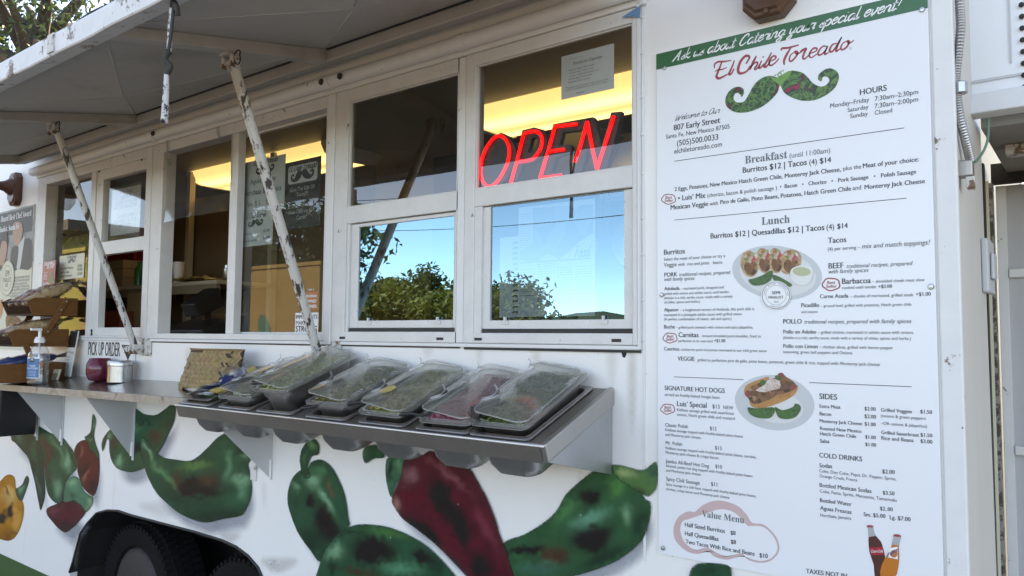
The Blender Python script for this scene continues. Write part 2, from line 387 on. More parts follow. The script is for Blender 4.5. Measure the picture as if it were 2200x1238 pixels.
# ================================================================== FOOD TRUCK
XL, XE, ZB, ZT = -7.6, -0.227, 0.30, 2.74        # left end, right end, bottom of the skin, roof
truck = thing('food_truck', (-3.9, 1.1, 0), 'white food truck with a row of service windows and painted chile peppers', 'food truck')
arch = px([(465,1240),(490,1140),(540,950),(590,880),(650,815),(720,797),(790,800),(880,830),(1050,875),(1300,940),(1480,995),(1580,1040),(1660,1100),(1730,1180),(1775,1240)], 3.11, 0, 840)
arch = [(p.x, p.z) for p in (W(u, v) for u, v in arch)]
arch[0] = (-4.085, ZB); arch[-1] = (-2.33, ZB); arch.insert(-1, (-2.37, .52)); arch.insert(1, (-4.083, .38))
WINA, WINB, WINC, WIND = (-4.655,-3.405), (-3.400,-2.165), (-2.125,-1.552), (-1.519,-0.935)
ZS, ZH = 1.533, 2.408
holes = [[(a, ZS), (b, ZS), (b, ZH), (a, ZH)] for a, b in (WINA, WINB, WINC, WIND)]
outer = [(XL, ZB), (-4.085, ZB)] + arch[1:-1] + [(-2.33, ZB), (XE, ZB), (XE, ZT), (XL, ZT)]
build(MB().slab(outer, holes, 0, .035), 'side_wall', MT['wall'], truck)
build(MB().slab([(0.0, ZB), (.47, ZB), (.38, ZT), (0.0, ZT)], [], 0, .03).xform(Matrix(((0,1,0,XE-.031),(1,0,0,.036),(0,0,1,0),(0,0,0,1)))), 'end_wall', plain('cream_end_wall', (.60,.57,.52), .55, 0, .10, 1.5, .1, 10, st=(1,6,.6)), truck)
build(MB().box(XL, XE-.04, 2.2, 2.25, ZB, ZT), 'rear_wall', MT['beige'], truck)
build(MB().box(XL, XL+.03, .04, 2.19, ZB, ZT), 'far_end_wall', MT['beige'], truck)
build(MB().box(XE-.075, XE-.045, .60, 2.19, ZB, ZT), 'inner_end_wall', MT['beige'], truck)
build(MB().box(XL+.03, XE-.08, .04, 2.19, .74, .78), 'floor', MT['brownpanel'], truck)
build(MB().box(XL, XE, -.002, 2.26, ZT+.002, ZT+.06), 'roof', MT['wall'], truck, bevel=.01)
build(MB().box(XL+.03, XE-.08, .04, 2.19, 2.69, 2.72), 'ceiling', MT['ceil'], truck)
# green lower skirt, under the white body
build(MB().box(XL, -4.12, .02, .05, .12, .316), 'lower_skirt', MT['green'], truck, label='green painted skirt under the white body')
build(MB().box(XL, -4.2, -.004, .0, ZB-.1, .3165), 'lower_skirt', MT['green'], truck)
# inside of the wheel arch
m = MB()
for i in range(len(arch)-1):
    (x0, z0), (x1, z1) = arch[i], arch[i+1]; m.add([(x0,.036,z0),(x1,.036,z1),(x1,.5,z1),(x0,.5,z0)], [(0,1,2,3)])
build(m, 'wheel_arch', MT['gap'], truck); build(MB().box(-4.3,-2.2,.5,.53,.1,.9), 'wheel_well', MT['gap'], truck)
mm = MB(); ac = arch[1:-1]
for i in range(len(ac)-1):
    (x0, z0), (x1, z1) = ac[i], ac[i+1]; dx, dz = .0045*(1 if x0 < -3.2 else -1)*(1 if abs(x1-x0) < abs(z1-z0) else .3), -.004
    mm.add([(x0+dx,-.006,z0+dz),(x1+dx,-.006,z1+dz),(x1+dx,.04,z1+dz),(x0+dx,.04,z0+dz)], [(0,1,2,3)])
build(mm, 'arch_liner', MT['gap'], truck)
mm = MB(); mm.tube([Vector((x, -.003, z)) for x, z in ac], .005, 6); build(mm, 'arch_edge', MT['dark'], truck)
def wheel(cx):
    R0 = .325; cz = R0; w = build(MB().lathe([(.11,.0),(.19,-.0),(.215,.015),(.215,.17),(.11,.17)], (cx, .115, cz), 40, axis='y'), 'wheel', MT['dark'], truck, smooth=True)
    t = MB().lathe([(.215,.02),(.225,.002),(.25,-.008),(.28,-.010),(.305,-.004),(.318,.012),(.325,.03),(.325,.165),(.318,.18),(.28,.19),(.22,.18),(.215,.17)], (cx, .115, cz), 64, axis='y')
    build(t, 'tyre', MT['rubber'], w, auto=35)
    tr = MB()
    for k in range(60):
        g = 2*math.pi*k/60
        for j, (y0, y1) in enumerate(((-.002,.03),(.036,.072),(.078,.114),(.12,.17))):
            gg = g+(.05 if j % 2 else 0)
            e = Vector((math.cos(gg), 0, math.sin(gg))); t_ = Vector((-math.sin(gg), 0, math.cos(gg)))
            p = Vector((cx, .115, cz)); h = .0115 if j else .009; o0 = .316 if j else .305
            vs = [p+e*(o0+dr)+t_*dt+Vector((0, y, 0)) for dr in (0, .018) for y, dt in ((y0,-h),(y0,h),(y1,h+.004),(y1,-h+.004))]
            tr.add(vs, [(4,5,6,7),(0,1,5,4),(1,2,6,5),(2,3,7,6),(3,0,4,7)])
    tag(build(tr, 'tread_block', MT['rubber'], w), kind='stuff')
    hub = MB().lathe([(.03,-.02),(.075,-.015),(.085,.01),(.19,.02),(.2,.04)], (cx, .115, cz), 32, axis='y')
    for k in range(5):
        g = 2*math.pi*k/5; hub.lathe([(.012,-.01),(.012,.012)], (cx+.055*math.cos(g), .105, cz+.055*math.sin(g)), 6, axis='y')
    build(hub, 'rim', plain('dirty_rim_%d' % int(-cx*10), (.008,.008,.008), .8, .0, .3, 20, spec=.1), w, auto=35)
wheel(-3.66); wheel(-2.79)

# corner post and seams of the side
build(MB().box(-.262, XE+.004, -.006, .012, ZB, ZT), 'corner_strip', MT['trim'], truck, bevel=.003)
sm = MB()
for a in ((-.925,-.918,1.0,2.6),): sm.box(a[0], a[1], -.0025, .002, a[2], a[3])
build(sm, 'panel_seam', MT['trim'], truck)
for i in range(9): build(MB().lathe([(.001,-.0035),(.0035,-.003),(.0042,0.001)], (-.9235, -.002, 1.55+i*.105+random.uniform(-.01,.01)), 8, axis='y'), 'rivet', MT['trim'], truck, smooth=True)
build(MB().flat([(-.9785+.0075*math.cos(a*.5)*1.0, 1.5135+.0085*math.sin(a*.5)-(0.004 if a in (8,9,10) else 0)) for a in range(12)], -.0012), 'bolt_hole', MT['gap'], truck)

# ------------------------------------------------------------------ mural
def blob(p, u, v, ru, rv, ang=0):
    dx, dy = p[0]-u, p[1]-v; a = R(ang); x = dx*math.cos(a)+dy*math.sin(a); y = -dx*math.sin(a)+dy*math.cos(a)
    return math.exp(-((x/ru)**2+(y/rv)**2))
def lerp(a, b, t): return tuple(x+(y-x)*t for x, y in zip(a, b))
LAYER = [0]
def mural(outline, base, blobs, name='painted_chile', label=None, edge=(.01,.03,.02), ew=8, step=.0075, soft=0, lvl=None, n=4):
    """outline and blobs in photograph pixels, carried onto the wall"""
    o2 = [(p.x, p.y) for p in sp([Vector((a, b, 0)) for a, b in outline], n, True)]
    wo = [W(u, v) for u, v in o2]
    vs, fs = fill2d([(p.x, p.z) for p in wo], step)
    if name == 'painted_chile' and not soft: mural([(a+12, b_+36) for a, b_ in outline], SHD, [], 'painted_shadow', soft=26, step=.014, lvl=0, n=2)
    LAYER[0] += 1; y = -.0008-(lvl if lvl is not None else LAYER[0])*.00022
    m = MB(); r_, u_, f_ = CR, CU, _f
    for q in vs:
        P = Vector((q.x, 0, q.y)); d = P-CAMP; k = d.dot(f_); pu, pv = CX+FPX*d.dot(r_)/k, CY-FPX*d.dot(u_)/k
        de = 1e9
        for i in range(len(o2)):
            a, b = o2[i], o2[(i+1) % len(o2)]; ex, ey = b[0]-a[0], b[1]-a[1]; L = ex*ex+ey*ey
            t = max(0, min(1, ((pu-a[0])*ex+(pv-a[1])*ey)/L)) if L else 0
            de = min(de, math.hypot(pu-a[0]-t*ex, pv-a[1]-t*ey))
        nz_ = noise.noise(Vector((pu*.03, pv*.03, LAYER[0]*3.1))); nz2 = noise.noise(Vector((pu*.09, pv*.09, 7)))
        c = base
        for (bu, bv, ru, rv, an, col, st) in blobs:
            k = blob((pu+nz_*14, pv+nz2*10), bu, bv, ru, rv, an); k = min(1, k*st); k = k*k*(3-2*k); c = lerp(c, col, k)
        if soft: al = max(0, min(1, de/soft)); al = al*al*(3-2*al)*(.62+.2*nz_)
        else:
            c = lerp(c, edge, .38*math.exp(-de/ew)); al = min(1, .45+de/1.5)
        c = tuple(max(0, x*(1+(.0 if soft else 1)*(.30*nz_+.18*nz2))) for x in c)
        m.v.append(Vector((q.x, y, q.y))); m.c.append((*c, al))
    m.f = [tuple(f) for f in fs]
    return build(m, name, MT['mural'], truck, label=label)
def z7(*p): return px(p, 3.11, 0, 840)
def z8(*p): return px(p, 2.619, 600, 900)
def B7(l): return [(x/3.11, 840+y/3.11, a/3.11, b/3.11, g, c, s*1.08) for x, y, a, b, g, c, s in l]
def B8(l): return [(600+x/2.619, 900+y/2.619, a/2.619, b/2.619, g, c, s*1.08) for x, y, a, b, g, c, s in l]
G = (.008,.066,.030); GL = (.15,.34,.19); GD = (.004,.028,.014); CHAR = (.008,.006,.006); BR = (.055,.028,.014); RD = (.16,.008,.016); RDL = (.30,.07,.07); RDD = (.028,.006,.008)
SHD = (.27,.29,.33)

# peppers, left to right
mural(z7((-60,760),(-40,640),(0,605),(40,565),(75,560),(100,582),(108,640),(125,705),(150,735),(162,775),(158,840),(140,910),(108,972),(70,1000),(25,997),(-30,960)), (.44,.16,.006),
      B7([(60,700,60,70,0,(.62,.36,.12),.9),(110,870,45,90,10,(.62,.30,.06),.8),(20,850,28,45,20,CHAR,1.3),(72,800,20,50,5,CHAR,1.25),(60,960,80,40,0,(.25,.09,.01),.9),(35,660,12,30,-30,(.20,.06,.02),.9)]), 'painted_pepper', 'yellow orange chile with charred spots painted at the far left', edge=(.12,.05,.01))
mural(z7((104,660),(130,640),(152,620),(168,580),(185,566),(197,595),(186,640),(165,700),(148,735),(120,715)), G, B7([(150,660,20,30,30,GL,.6)]), 'painted_stem')
mural(z7((70,40),(130,80),(200,170),(262,320),(290,420),(300,560),(305,680),(290,760),(272,798),(258,740),(235,620),(215,540),(190,450),(150,400),(105,350),(72,300)), GD,
      B7([(150,150,25,120,-25,GL,.5),(120,260,30,90,-15,(.02,.14,.10),.8),(220,380,25,130,-15,G,.9),(262,640,12,110,-5,(.06,.10,.07),.7),(200,250,12,80,-20,(.10,.26,.15),.5)]))
mural(z7((230,220),(290,250),(340,280),(420,310),(462,360),(492,400),(512,460),(515,520),(480,560),(440,620),(435,690),(425,740),(395,757),(350,730),(320,680),(305,600),(295,480),(275,380),(245,300)), G,
      B7([(310,440,22,140,-8,BR,1.3),(330,360,20,60,-10,(.05,.012,.008),.8),(450,470,28,80,-10,GL,.75),(385,660,35,80,-5,GL,.6),(400,420,18,110,-15,(.07,.19,.09),.8),(430,700,10,60,0,GD,.9),(480,440,12,60,-20,GD,.7)]))
mural(z7((575,325),(525,345),(500,390),(500,430),(515,470),(520,540),(540,600),(560,650),(600,690),(630,700),(655,640),(668,550),(668,460),(655,400),(630,345)), (.10,.008,.008),
      B7([(540,410,12,40,20,RDL,.8),(590,560,12,70,15,(.28,.09,.07),.7),(555,530,22,40,10,RDD,1.1),(620,640,25,50,10,RDD,.9),(640,480,20,90,0,(.11,.008,.008),.8)]), label='small red chile painted beside the counter bracket')
mural(z7((567,310),(592,290),(610,262),(620,162),(632,160),(646,200),(632,290),(642,350),(665,420),(662,462),(632,412),(604,392),(585,342)), G, B7([(630,220,8,40,5,GL,.8),(600,320,15,20,0,GL,.5)]), 'painted_stem')
mural(z7((318,785),(380,755),(430,735),(490,728),(540,750),(582,800),(525,880),(480,922),(440,946),(395,920),(350,870),(320,830)), (.085,.006,.014),
      B7([(370,800,40,25,-20,(.17,.03,.045),.7),(520,770,40,30,0,(.13,.018,.025),.7),(450,900,60,40,0,RDD,1)]), label='dark red chile painted under the green bunch')
mural(z7((440,625),(470,580),(510,570),(545,600),(562,660),(600,695),(625,710),(620,760),(585,808),(562,790),(540,758),(490,735),(432,738)), (.05,.18,.10), B7([(500,610,30,30,0,GL,.8),(595,760,16,45,0,(.22,.38,.22),.8),(480,700,40,25,0,GD,.5)]), 'painted_stem')
mural(z7((690,405),(683,360),(697,310),(735,262),(765,240),(820,270),(870,240),(885,120),(912,115),(965,152),(1040,160),(1095,130),(1160,80),(1178,110),(1170,200),(1130,290),(1085,380),(1050,430),(975,510),(900,540),(850,540),(790,520),(752,470),(735,400),(733,330),(715,330),(705,370)), G,
      B7([(790,470,35,45,-30,GL,.8),(900,260,60,30,-10,(.07,.22,.10),.7),(1050,300,60,40,-35,BR,1.0),(930,380,60,40,-20,CHAR,.9),(985,215,70,9,5,CHAR,.8),(1110,220,25,80,20,(.03,.05,.02),.7),(760,340,25,35,0,BR,.9),(700,340,10,35,10,(.10,.06,.02),.7),(740,310,15,25,20,GL,.6)]))
mural(z7((948,335),(960,310),(985,322),(1030,380),(1090,440),(1180,457),(1270,465),(1330,435),(1400,370),(1465,305),(1530,280),(1595,322),(1650,400),(1690,440),(1680,470),(1665,490),(1680,560),(1690,640),(1680,720),(1645,800),(1610,835),(1500,855),(1400,878),(1320,870),(1200,815),(1120,750),(1050,680),(1000,590),(960,480),(945,400)), G,
      B7([(1330,640,170,70,-5,CHAR,1.35),(1420,590,70,60,0,BR,.7),(1180,600,50,60,0,BR,.9),(1620,600,60,55,0,GL,.75),(1640,680,40,60,0,(.06,.20,.11),.7),(985,400,14,90,-20,GL,.8),(1100,560,25,130,-40,(.06,.20,.08),.8),(1300,500,120,30,-5,(.07,.17,.045),.8),(1400,840,260,50,-5,GD,.9),(1540,500,30,100,10,(.07,.22,.11),.7),(1620,400,40,30,30,GD,1.1),(1640,440,30,20,30,GL,.5),(1200,740,40,120,-50,GD,.6)]), label='large dark green chile painted above the wheel arch')
mural(z8((55,400),(80,330),(125,287),(165,280),(185,242),(240,228),(300,270),(350,360),(380,450),(395,560),(400,600),(340,660),(285,720),(237,805),(180,740),(110,640),(70,540),(52,470)), G,
      B8([(200,350,50,35,-30,GL,.7),(90,380,25,30,0,GL,.6),(270,460,25,90,-30,GL,.75),(180,460,35,40,10,CHAR,1.1),(250,570,50,80,-15,CHAR,1.25),(310,390,16,60,-20,(.10,.06,.03),.9),(200,680,90,70,20,GD,1.0),(300,640,60,50,0,CHAR,.9),(240,290,40,30,0,(.05,.22,.10),.6)]))
mural(z8((127,280),(120,230),(132,170),(165,125),(205,112),(230,150),(226,200),(192,210),(175,240),(168,280),(186,322),(160,337),(132,310)), G, B8([(185,150,20,25,0,(.12,.30,.10),.7),(150,220,15,50,10,(.05,.17,.07),.6),(160,320,15,15,0,GL,.5)]), 'painted_stem')
mural(z8((1270,695),(1380,650),(1480,590),(1560,520),(1620,420),(1720,330),(1790,282),(1870,262),(1960,290),(2060,440),(2095,470),(2092,560),(2060,660),(2000,730),(1900,800),(1780,850),(1640,890),(1500,930),(1330,950),(1290,800)), (.011,.078,.030),
      B8([(1745,440,60,40,15,CHAR,1.25),(1760,670,110,85,0,CHAR,1.3),(1400,735,130,22,-5,CHAR,1.0),(1550,770,80,50,0,BR,1.1),(1960,540,35,60,0,GL,.6),(1760,560,130,45,-25,(.07,.24,.15),.8),(1900,380,60,60,40,(.05,.22,.05),.8),(1620,520,40,100,45,(.04,.20,.06),.6),(2040,600,50,90,10,GD,.9),(1830,780,150,40,-25,GD,1.0),(1480,840,120,50,0,(.02,.09,.06),.8)]), label='long green chile painted beside the menu board')
mural(z8((1872,262),(1930,258),(1990,275),(2060,283),(2128,240),(2132,370),(2095,430),(2062,432),(1980,380),(1910,335)), (.06,.17,.05), B8([(1960,300,60,25,20,(.22,.32,.13),.9),(2100,300,30,60,0,(.03,.10,.06),.8),(2050,420,60,14,35,(.05,.05,.03),.9),(1890,290,14,40,-35,CHAR,.8)]), 'painted_stem')
mural(z8((475,190),(500,150),(580,150),(600,215),(540,225),(490,250)), G, B8([(500,190,20,30,0,GL,.4)]), 'painted_leaf')
mural(z8((608,235),(640,205),(720,205),(705,310),(662,372),(640,442),(620,400),(605,320)), (.02,.12,.06), B8([(650,280,14,80,10,CHAR,.8),(690,260,14,60,10,GL,.4)]), 'painted_leaf')
mural(z8((640,450),(662,380),(692,320),(715,230),(820,185),(890,185),(1060,262),(1090,290),(1130,360),(1180,450),(1220,550),(1250,650),(1280,720),(1310,820),(1332,890),(1345,960),(1130,960),(1060,885),(980,800),(880,700),(780,620),(700,560),(652,492)), (.085,.004,.012),
      B8([(940,460,60,130,-28,CHAR,1.35),(1040,620,45,120,-25,CHAR,1.2),(740,320,60,45,-30,(.26,.10,.11),.8),(960,310,160,20,40,(.20,.05,.06),.8),(820,640,140,35,40,CHAR,1.2),(1010,830,110,28,45,(.03,.012,.02),1.1),(670,480,25,50,-20,(.33,.14,.11),.9),(760,430,60,70,0,(.115,.003,.012),.8),(1170,620,40,150,-22,(.16,.022,.035),.8),(1150,830,60,90,-20,CHAR,1.0)]), label='large dark red chile painted below the condiment shelf')
mural(z8((240,800),(290,700),(350,640),(410,602),(480,590),(590,600),(690,630),(790,680),(860,730),(930,800),(985,862),(1010,900),(1020,970),(600,980),(240,960)), G,
      B8([(530,740,110,80,0,CHAR,1.35),(320,740,60,50,-30,GL,.7),(830,770,60,45,20,CHAR,1.1),(640,640,160,30,10,(.03,.15,.04),.8),(700,840,120,40,5,(.04,.19,.10),.8),(310,830,20,60,0,GD,.9),(410,640,120,12,-10,CHAR,.6),(450,860,120,25,10,BR,.8),(900,830,60,60,30,GD,.8)]))
mural([(1482,1238),(1500,1210),(1565,1212),(1575,1238),(1570,1262),(1490,1262)], G, [(1530,1225,30,14,0,GD,.8)], 'painted_leaf')

# rust and dirt that ran down from the window corners
def stain(u0, v0, u1, v1, col=(.40,.30,.19), a=.5): 
    o = mural([(u0,v0),((u0+u1)/2,v0-3),(u1,v0),(u1+2,(v0+v1)/2),((u0+u1)/2,v1),(u0-2,(v0+v1)/2)], col, [], 'rust_stain', soft=16, step=.014, lvl=-1)
    ca = o.data.color_attributes['Col']
    for d in ca.data: c = d.color; d.color = (c[0], c[1], c[2], c[3]*a)
stain(1345,752,1372,960,a=.35); stain(1140,748,1165,800,a=.28); stain(1020,742,1040,790,a=.30); stain(1300,750,1330,840,a=.22); stain(395,745,415,800,a=.25); stain(305,770,330,850,a=.25); stain(720,745,760,800,(.16,.13,.11),.35); stain(905,742,935,775,a=.25)
stain(470,1140,520,1175,(.30,.26,.21),.4); stain(150,1090,175,1238,(.30,.26,.21),.45); stain(560,1195,640,1238,(.32,.28,.23),.4); stain(575,1205,600,1238,(.22,.19,.16),.5); stain(300,1075,420,1120,(.36,.33,.28),.25); stain(905,1015,925,1090,(.42,.36,.28),.25); stain(1238,1010,1256,1110,(.42,.36,.28),.3); stain(560,1035,575,1110,(.42,.36,.28),.25)
stain(1378,60,1392,380,(.45,.40,.33),.25); stain(2040,60,2050,300,(.36,.37,.40),.4)
# ------------------------------------------------------------------ windows
YF = -.012
def X_(u, v=500, y=YF): return W(u, v, y).x
def Z_(u, v, y=YF): return W(u, v, y).z
def ring(m, x0, x1, z0, z1, wl_, wr_, wb, wt, y0, y1):
    m.box(x0, x0+wl_, y0, y1, z0, z1); m.box(x1-wr_, x1, y0, y1, z0, z1)
    m.box(x0+wl_, x1-wr_, y0, y1, z0, z0+wb); m.box(x0+wl_, x1-wr_, y0, y1, z1-wt, z1); return m
def pane(x0, x1, z0, z1, y, mat, parent, name='pane', label=None):
    return build(MB().add([(x0,y,z0),(x1,y,z0),(x1,y,z1),(x0,y,z1)], [(0,1,2,3)]), name, MT[mat], parent, label=label)
def dh_window(rng, gl, rail, low, sash, mats, label):
    """single-hung window: fixed upper pane, sash below"""
    x0, x1 = rng; m = MB()
    gx0, gx1, gz0, gz1 = gl
    m.box(x0, gx0, YF, .012, ZS, ZH); m.box(gx1, x1, YF, .012, ZS, ZH)
    m.box(gx0, gx1, YF, .012, gz1, ZH); m.box(gx0, gx1, YF, .012, rail, gz0); m.box(gx0, gx1, YF, .012, ZS, low[2])
    w = build(m, 'window', MT['frame'], truck, bevel=.0025, label=label)
    # thin glazing bead around the fixed pane, dark inner frame behind it
    build(ring(MB(), gx0, gx1, gz0, gz1, .004, .004, .004, .004, YF+.006, .003), 'glazing_bead', MT['frame'], w, bevel=.001)
    build(ring(MB(), x0, x1, ZS, ZH, .022, .012, .02, .012, .013, .05), 'inner_frame', MT['innerframe'], w)
    pane(gx0, gx1, gz0, gz1, .004, mats[0], w, 'upper_pane')
    m = MB(); lx0, lx1, lz0, lz1 = low; sx0, sx1, sz0, sz1 = sash
    if lx0 > gx0: m.box(gx0, lx0, YF+.004, .012, low[2], rail)
    if lx1 < gx1: m.box(lx1, gx1, YF+.004, .012, low[2], rail)
    build(m, 'jamb', MT['frame'], w, bevel=.002)
    s = build(ring(MB(), lx0, lx1, lz0+.012, rail-.002, sx0-lx0, lx1-sx1, sz0-lz0-.012, rail-.002-sz1, .001, .011), 'sash', MT['frame'], w, bevel=.0025)
    build(MB().box(lx0+.002, lx1-.002, -.004, .010, lz0, lz0+.012), 'weather_strip', MT['dark'], w)
    pane(sx0-.004, sx1+.004, sz0-.004, sz1+.004, .006, mats[1], s, 'lower_pane')
    for xx in (sx0+.06, sx1-.06):
        build(MB().box(xx-.012, xx+.012, -.004, .0015, lz0+.025, lz0+.034).box(xx-.003, xx+.003, -.006, .0015, lz0+.030, lz0+.046), 'latch', MT['frame'], w)
    for xx in (x0+.06, x1-.06): build(MB().box(xx-.014, xx+.014, YF-.0012, YF+.001, ZS+.008, ZS+.016), 'drain_slot', MT['dark'], w)
    return w
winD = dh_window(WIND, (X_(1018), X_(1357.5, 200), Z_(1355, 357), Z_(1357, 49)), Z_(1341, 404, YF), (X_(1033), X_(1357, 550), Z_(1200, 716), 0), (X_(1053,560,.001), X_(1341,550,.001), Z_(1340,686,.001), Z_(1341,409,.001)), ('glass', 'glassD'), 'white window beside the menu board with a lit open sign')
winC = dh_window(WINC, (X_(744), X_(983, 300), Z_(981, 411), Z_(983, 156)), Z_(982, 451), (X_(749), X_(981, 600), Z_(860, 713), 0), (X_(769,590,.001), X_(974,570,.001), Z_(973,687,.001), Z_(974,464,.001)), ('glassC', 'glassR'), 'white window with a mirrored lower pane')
# sliding windows
def slide_window(rng, label, bars, top, bot):
    x0, x1 = rng; m = MB()
    inner0, inner1 = bars[0], bars[-1]
    m.box(x0, inner0, YF, .05, ZS, ZH); m.box(inner1, x1, YF, .05, ZS, ZH)
    m.box(inner0, inner1, YF, .05, top, ZH); m.box(inner0, inner1, YF, .05, ZS, bot)
    return build(m, 'window', MT['frame'], truck, bevel=.0025, label=label)
winB = slide_window(WINB, 'white sliding window with its left half open', (X_(345), X_(698, 400)), Z_(698, 233), Z_(590, 718))
build(MB().box(X_(494, 280), X_(510, 280), -.004, .03, Z_(590, 718), Z_(698, 233)), 'mullion', MT['frame'], winB, bevel=.002)
build(ring(MB(), X_(494, 280)+.001, X_(698,400), Z_(590,718), Z_(698,233), .02, .008, .008, .008, .032, .05), 'sliding_sash', MT['frame'], winB, bevel=.002)
pane(X_(497)+.01, X_(698,400), Z_(590,718), Z_(698,233), .034, 'glassB', winB, 'sliding_pane')
# clear plastic flap hanging over the open half
pl = MB(); n = 14
xa, xb, za, zb = X_(347)+.006, X_(492), Z_(345, 480), 2.385
for i in range(n+1):
    for j in range(n+1):
        a, b = i/n, j/n; pl.v.append(Vector((xa+(xb-xa)*a, -.004+.012*math.sin(a*5+b*3)*b-.006*b, zb+(za-zb)*b+.012*a*b)))
pl.f = [(i*(n+1)+j, (i+1)*(n+1)+j, (i+1)*(n+1)+j+1, i*(n+1)+j+1) for i in range(n) for j in range(n)]
build(pl, 'plastic_flap', MT['plastic'], winB, smooth=True)
build(MB().tube(sp([(xa+.02,-.012,2.41),(xa+.035,-.016,2.36),(xa+.03,-.014,2.33),(xa+.045,-.012,2.30)]), .008, 6), 'tape_strip', MT['plastic'], winB, smooth=True)
build(MB().tube(sp([(xb-.10,-.012,2.405),(xb-.09,-.016,2.375),(xb-.075,-.013,2.35)]), .008, 6), 'tape_strip', MT['plastic'], winB, smooth=True)
winA = slide_window(WINA, 'white sliding window at the counter with a phone order notice', (X_(95), X_(313, 400)), Z_(190, 372), Z_(250, 722))
build(MB().box(X_(190, 500), X_(200, 500), YF+.004, .05, Z_(250,722), Z_(190,372)), 'mullion', MT['frame'], winA, bevel=.002)
pane(X_(95), X_(190,500), Z_(250,722), Z_(190,372), .036, 'glass', winA, 'fixed_pane')
sa = build(ring(MB(), X_(200,500), X_(313,400), Z_(250,722), Z_(190,372), X_(214,430)-X_(200,430), .006, .04, .05, -.004, .03), 'sash', MT['frame'], winA, bevel=.002)
build(MB().box(X_(214,430), X_(313,400)-.006, -.004, .03, Z_(300,537), Z_(303,507)), 'meeting_rail', MT['frame'], winA, bevel=.002)
pane(X_(214,430), X_(313,400), Z_(303,507), Z_(310,352), .012, 'glass', winA, 'upper_pane')
for uu, vv in ((213, 357), (213, 368), (305, 332), (305, 342), (197, 711), (197, 718)): 
    p = W(uu, vv, -.005); build(MB().lathe([(.002,-.003),(.008,-.002),(.009,.0)], (p.x, p.y, p.z), 10, axis='y'), 'screw', MT['dark'], winA)
# posts between the windows, header tube, sill
build(MB().box(-2.163, -2.127, -.016, .03, ZS-.012, ZH), 'window_post', MT['trim'], truck, bevel=.003)
build(MB().box(-1.550, -1.521, -.010, .03, ZS, ZH), 'window_post', MT['trim'], truck, bevel=.003)
build(MB().box(-.933, -.927, -.014, .01, ZS-.01, ZH+.01), 'window_post', MT['trim'], truck)
build(MB().box(-4.66, -.93, -.009, .001, ZS-.012, ZS-.001), 'sill_strip', MT['trim'], truck, bevel=.002)
build(MB().box(-1.52, -.93, -.0055, .0015, ZS-.019, ZS-.0125), 'sill_gap', MT['dark'], truck)
build(MB().box(-3.40, -1.54, -.0035, .0015, ZS-.0165, ZS-.0125), 'sill_gap', MT['dark'], truck)
build(MB().box(-4.68, -.91, -.014, .001, ZH+.002, ZH+.022), 'header_strip', MT['trim'], truck, bevel=.004)
tb = MB(); xs = [-4.70+i*(3.80/24) for i in range(25)]
tb.tube([(x, -.026+.0012*math.sin(x*9), 2.447+.0015*math.sin(x*5)) for x in xs], .024, 14); build(tb, 'hinge_tube', MT['trim'], truck, smooth=True)
for x in (-3.37, -2.15, -1.52): build(MB().tube([(x-.02, -.026, 2.447), (x+.02, -.026, 2.447)], .027, 14), 'hinge_knuckle', MT['trim'], truck, auto=40)
for x in (-3.33, -2.16, -.955, -2.06): build(MB().lathe([(.003,-.006),(.010,-.005),(.012,.0)], (x, -.052, 2.444), 10, axis='y'), 'bolt_head', MT['dark'], truck, auto=40)
bt = W(1368, 24, -.016); build(MB().flat([(bt.x-.045, bt.z-.006), (bt.x+.012, bt.z+.012), (bt.x+.010, bt.z-.022), (bt.x-.004, bt.z-.014)], -.0175), 'blue_tape', plain('blue_masking_tape', (.10,.24,.40), .7), truck)

# ================================================================== AWNING
AX0, AX1 = -4.73, -.90
YI, ZI, YO, ZO = -.050, 2.492, -.874, 2.318           # hinge edge and outer edge, underside of the frame
aw = thing('awning', ((AX0+AX1)/2, -.45, 2.3), 'dingy white hinged metal awning propped open above the service windows', 'awning')
def AP(t, x, dz=0): return Vector((x, YI+(YO-YI)*t, ZI+(ZO-ZI)*t+dz))
nrm = Vector((0, -(ZI-ZO), -(YI-YO)*-1)).normalized()
ribs = [-4.69, -3.394, -2.089, -.94]
for a, b in zip(ribs[:-1], ribs[1:]):                 # cross-broken sheets between the ribs
    m = MB(); mid = AP(.5, (a+b)/2, -.010); rim = [AP(.06, a, .046), AP(.06, b, .046), AP(.95, b, .046), AP(.95, a, .046)]
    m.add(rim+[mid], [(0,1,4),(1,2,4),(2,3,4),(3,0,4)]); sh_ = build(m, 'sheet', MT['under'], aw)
    for q in rim: build(MB().tube([q.lerp(mid, .06)+Vector((0,0,.0012)), q.lerp(mid, .97)+Vector((0,0,.0012))], .0032, 6), 'crease', MT['under'], sh_, smooth=True)
build(MB().add([AP(-.058, AX0, .062), AP(-.058, AX1, .062), AP(1.0, AX1, .062), AP(1.0, AX0, .062)], [(0,1,2,3)]), 'top_sheet', MT['trim'], aw)
for x in ribs:
    m = MB(); hw = .024
    m.add([AP(.07, x-hw), AP(.07, x+hw), AP(.94, x+hw, .012), AP(.94, x-hw, .012), AP(.07, x-hw, .044), AP(.07, x+hw, .044), AP(.94, x+hw, .044), AP(.94, x-hw, .044)],
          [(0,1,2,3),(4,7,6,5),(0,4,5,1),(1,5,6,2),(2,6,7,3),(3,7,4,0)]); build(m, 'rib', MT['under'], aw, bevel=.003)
m = MB(); m.add([AP(0, AX0), AP(0, AX1), AP(.07, AX1), AP(.07, AX0), AP(0, AX0, .05), AP(0, AX1, .05), AP(.07, AX1, .05), AP(.07, AX0, .05)],
          [(0,1,2,3),(4,7,6,5),(0,4,5,1),(1,5,6,2),(2,6,7,3),(3,7,4,0)]); build(m, 'inner_beam', MT['under'], aw, bevel=.004)
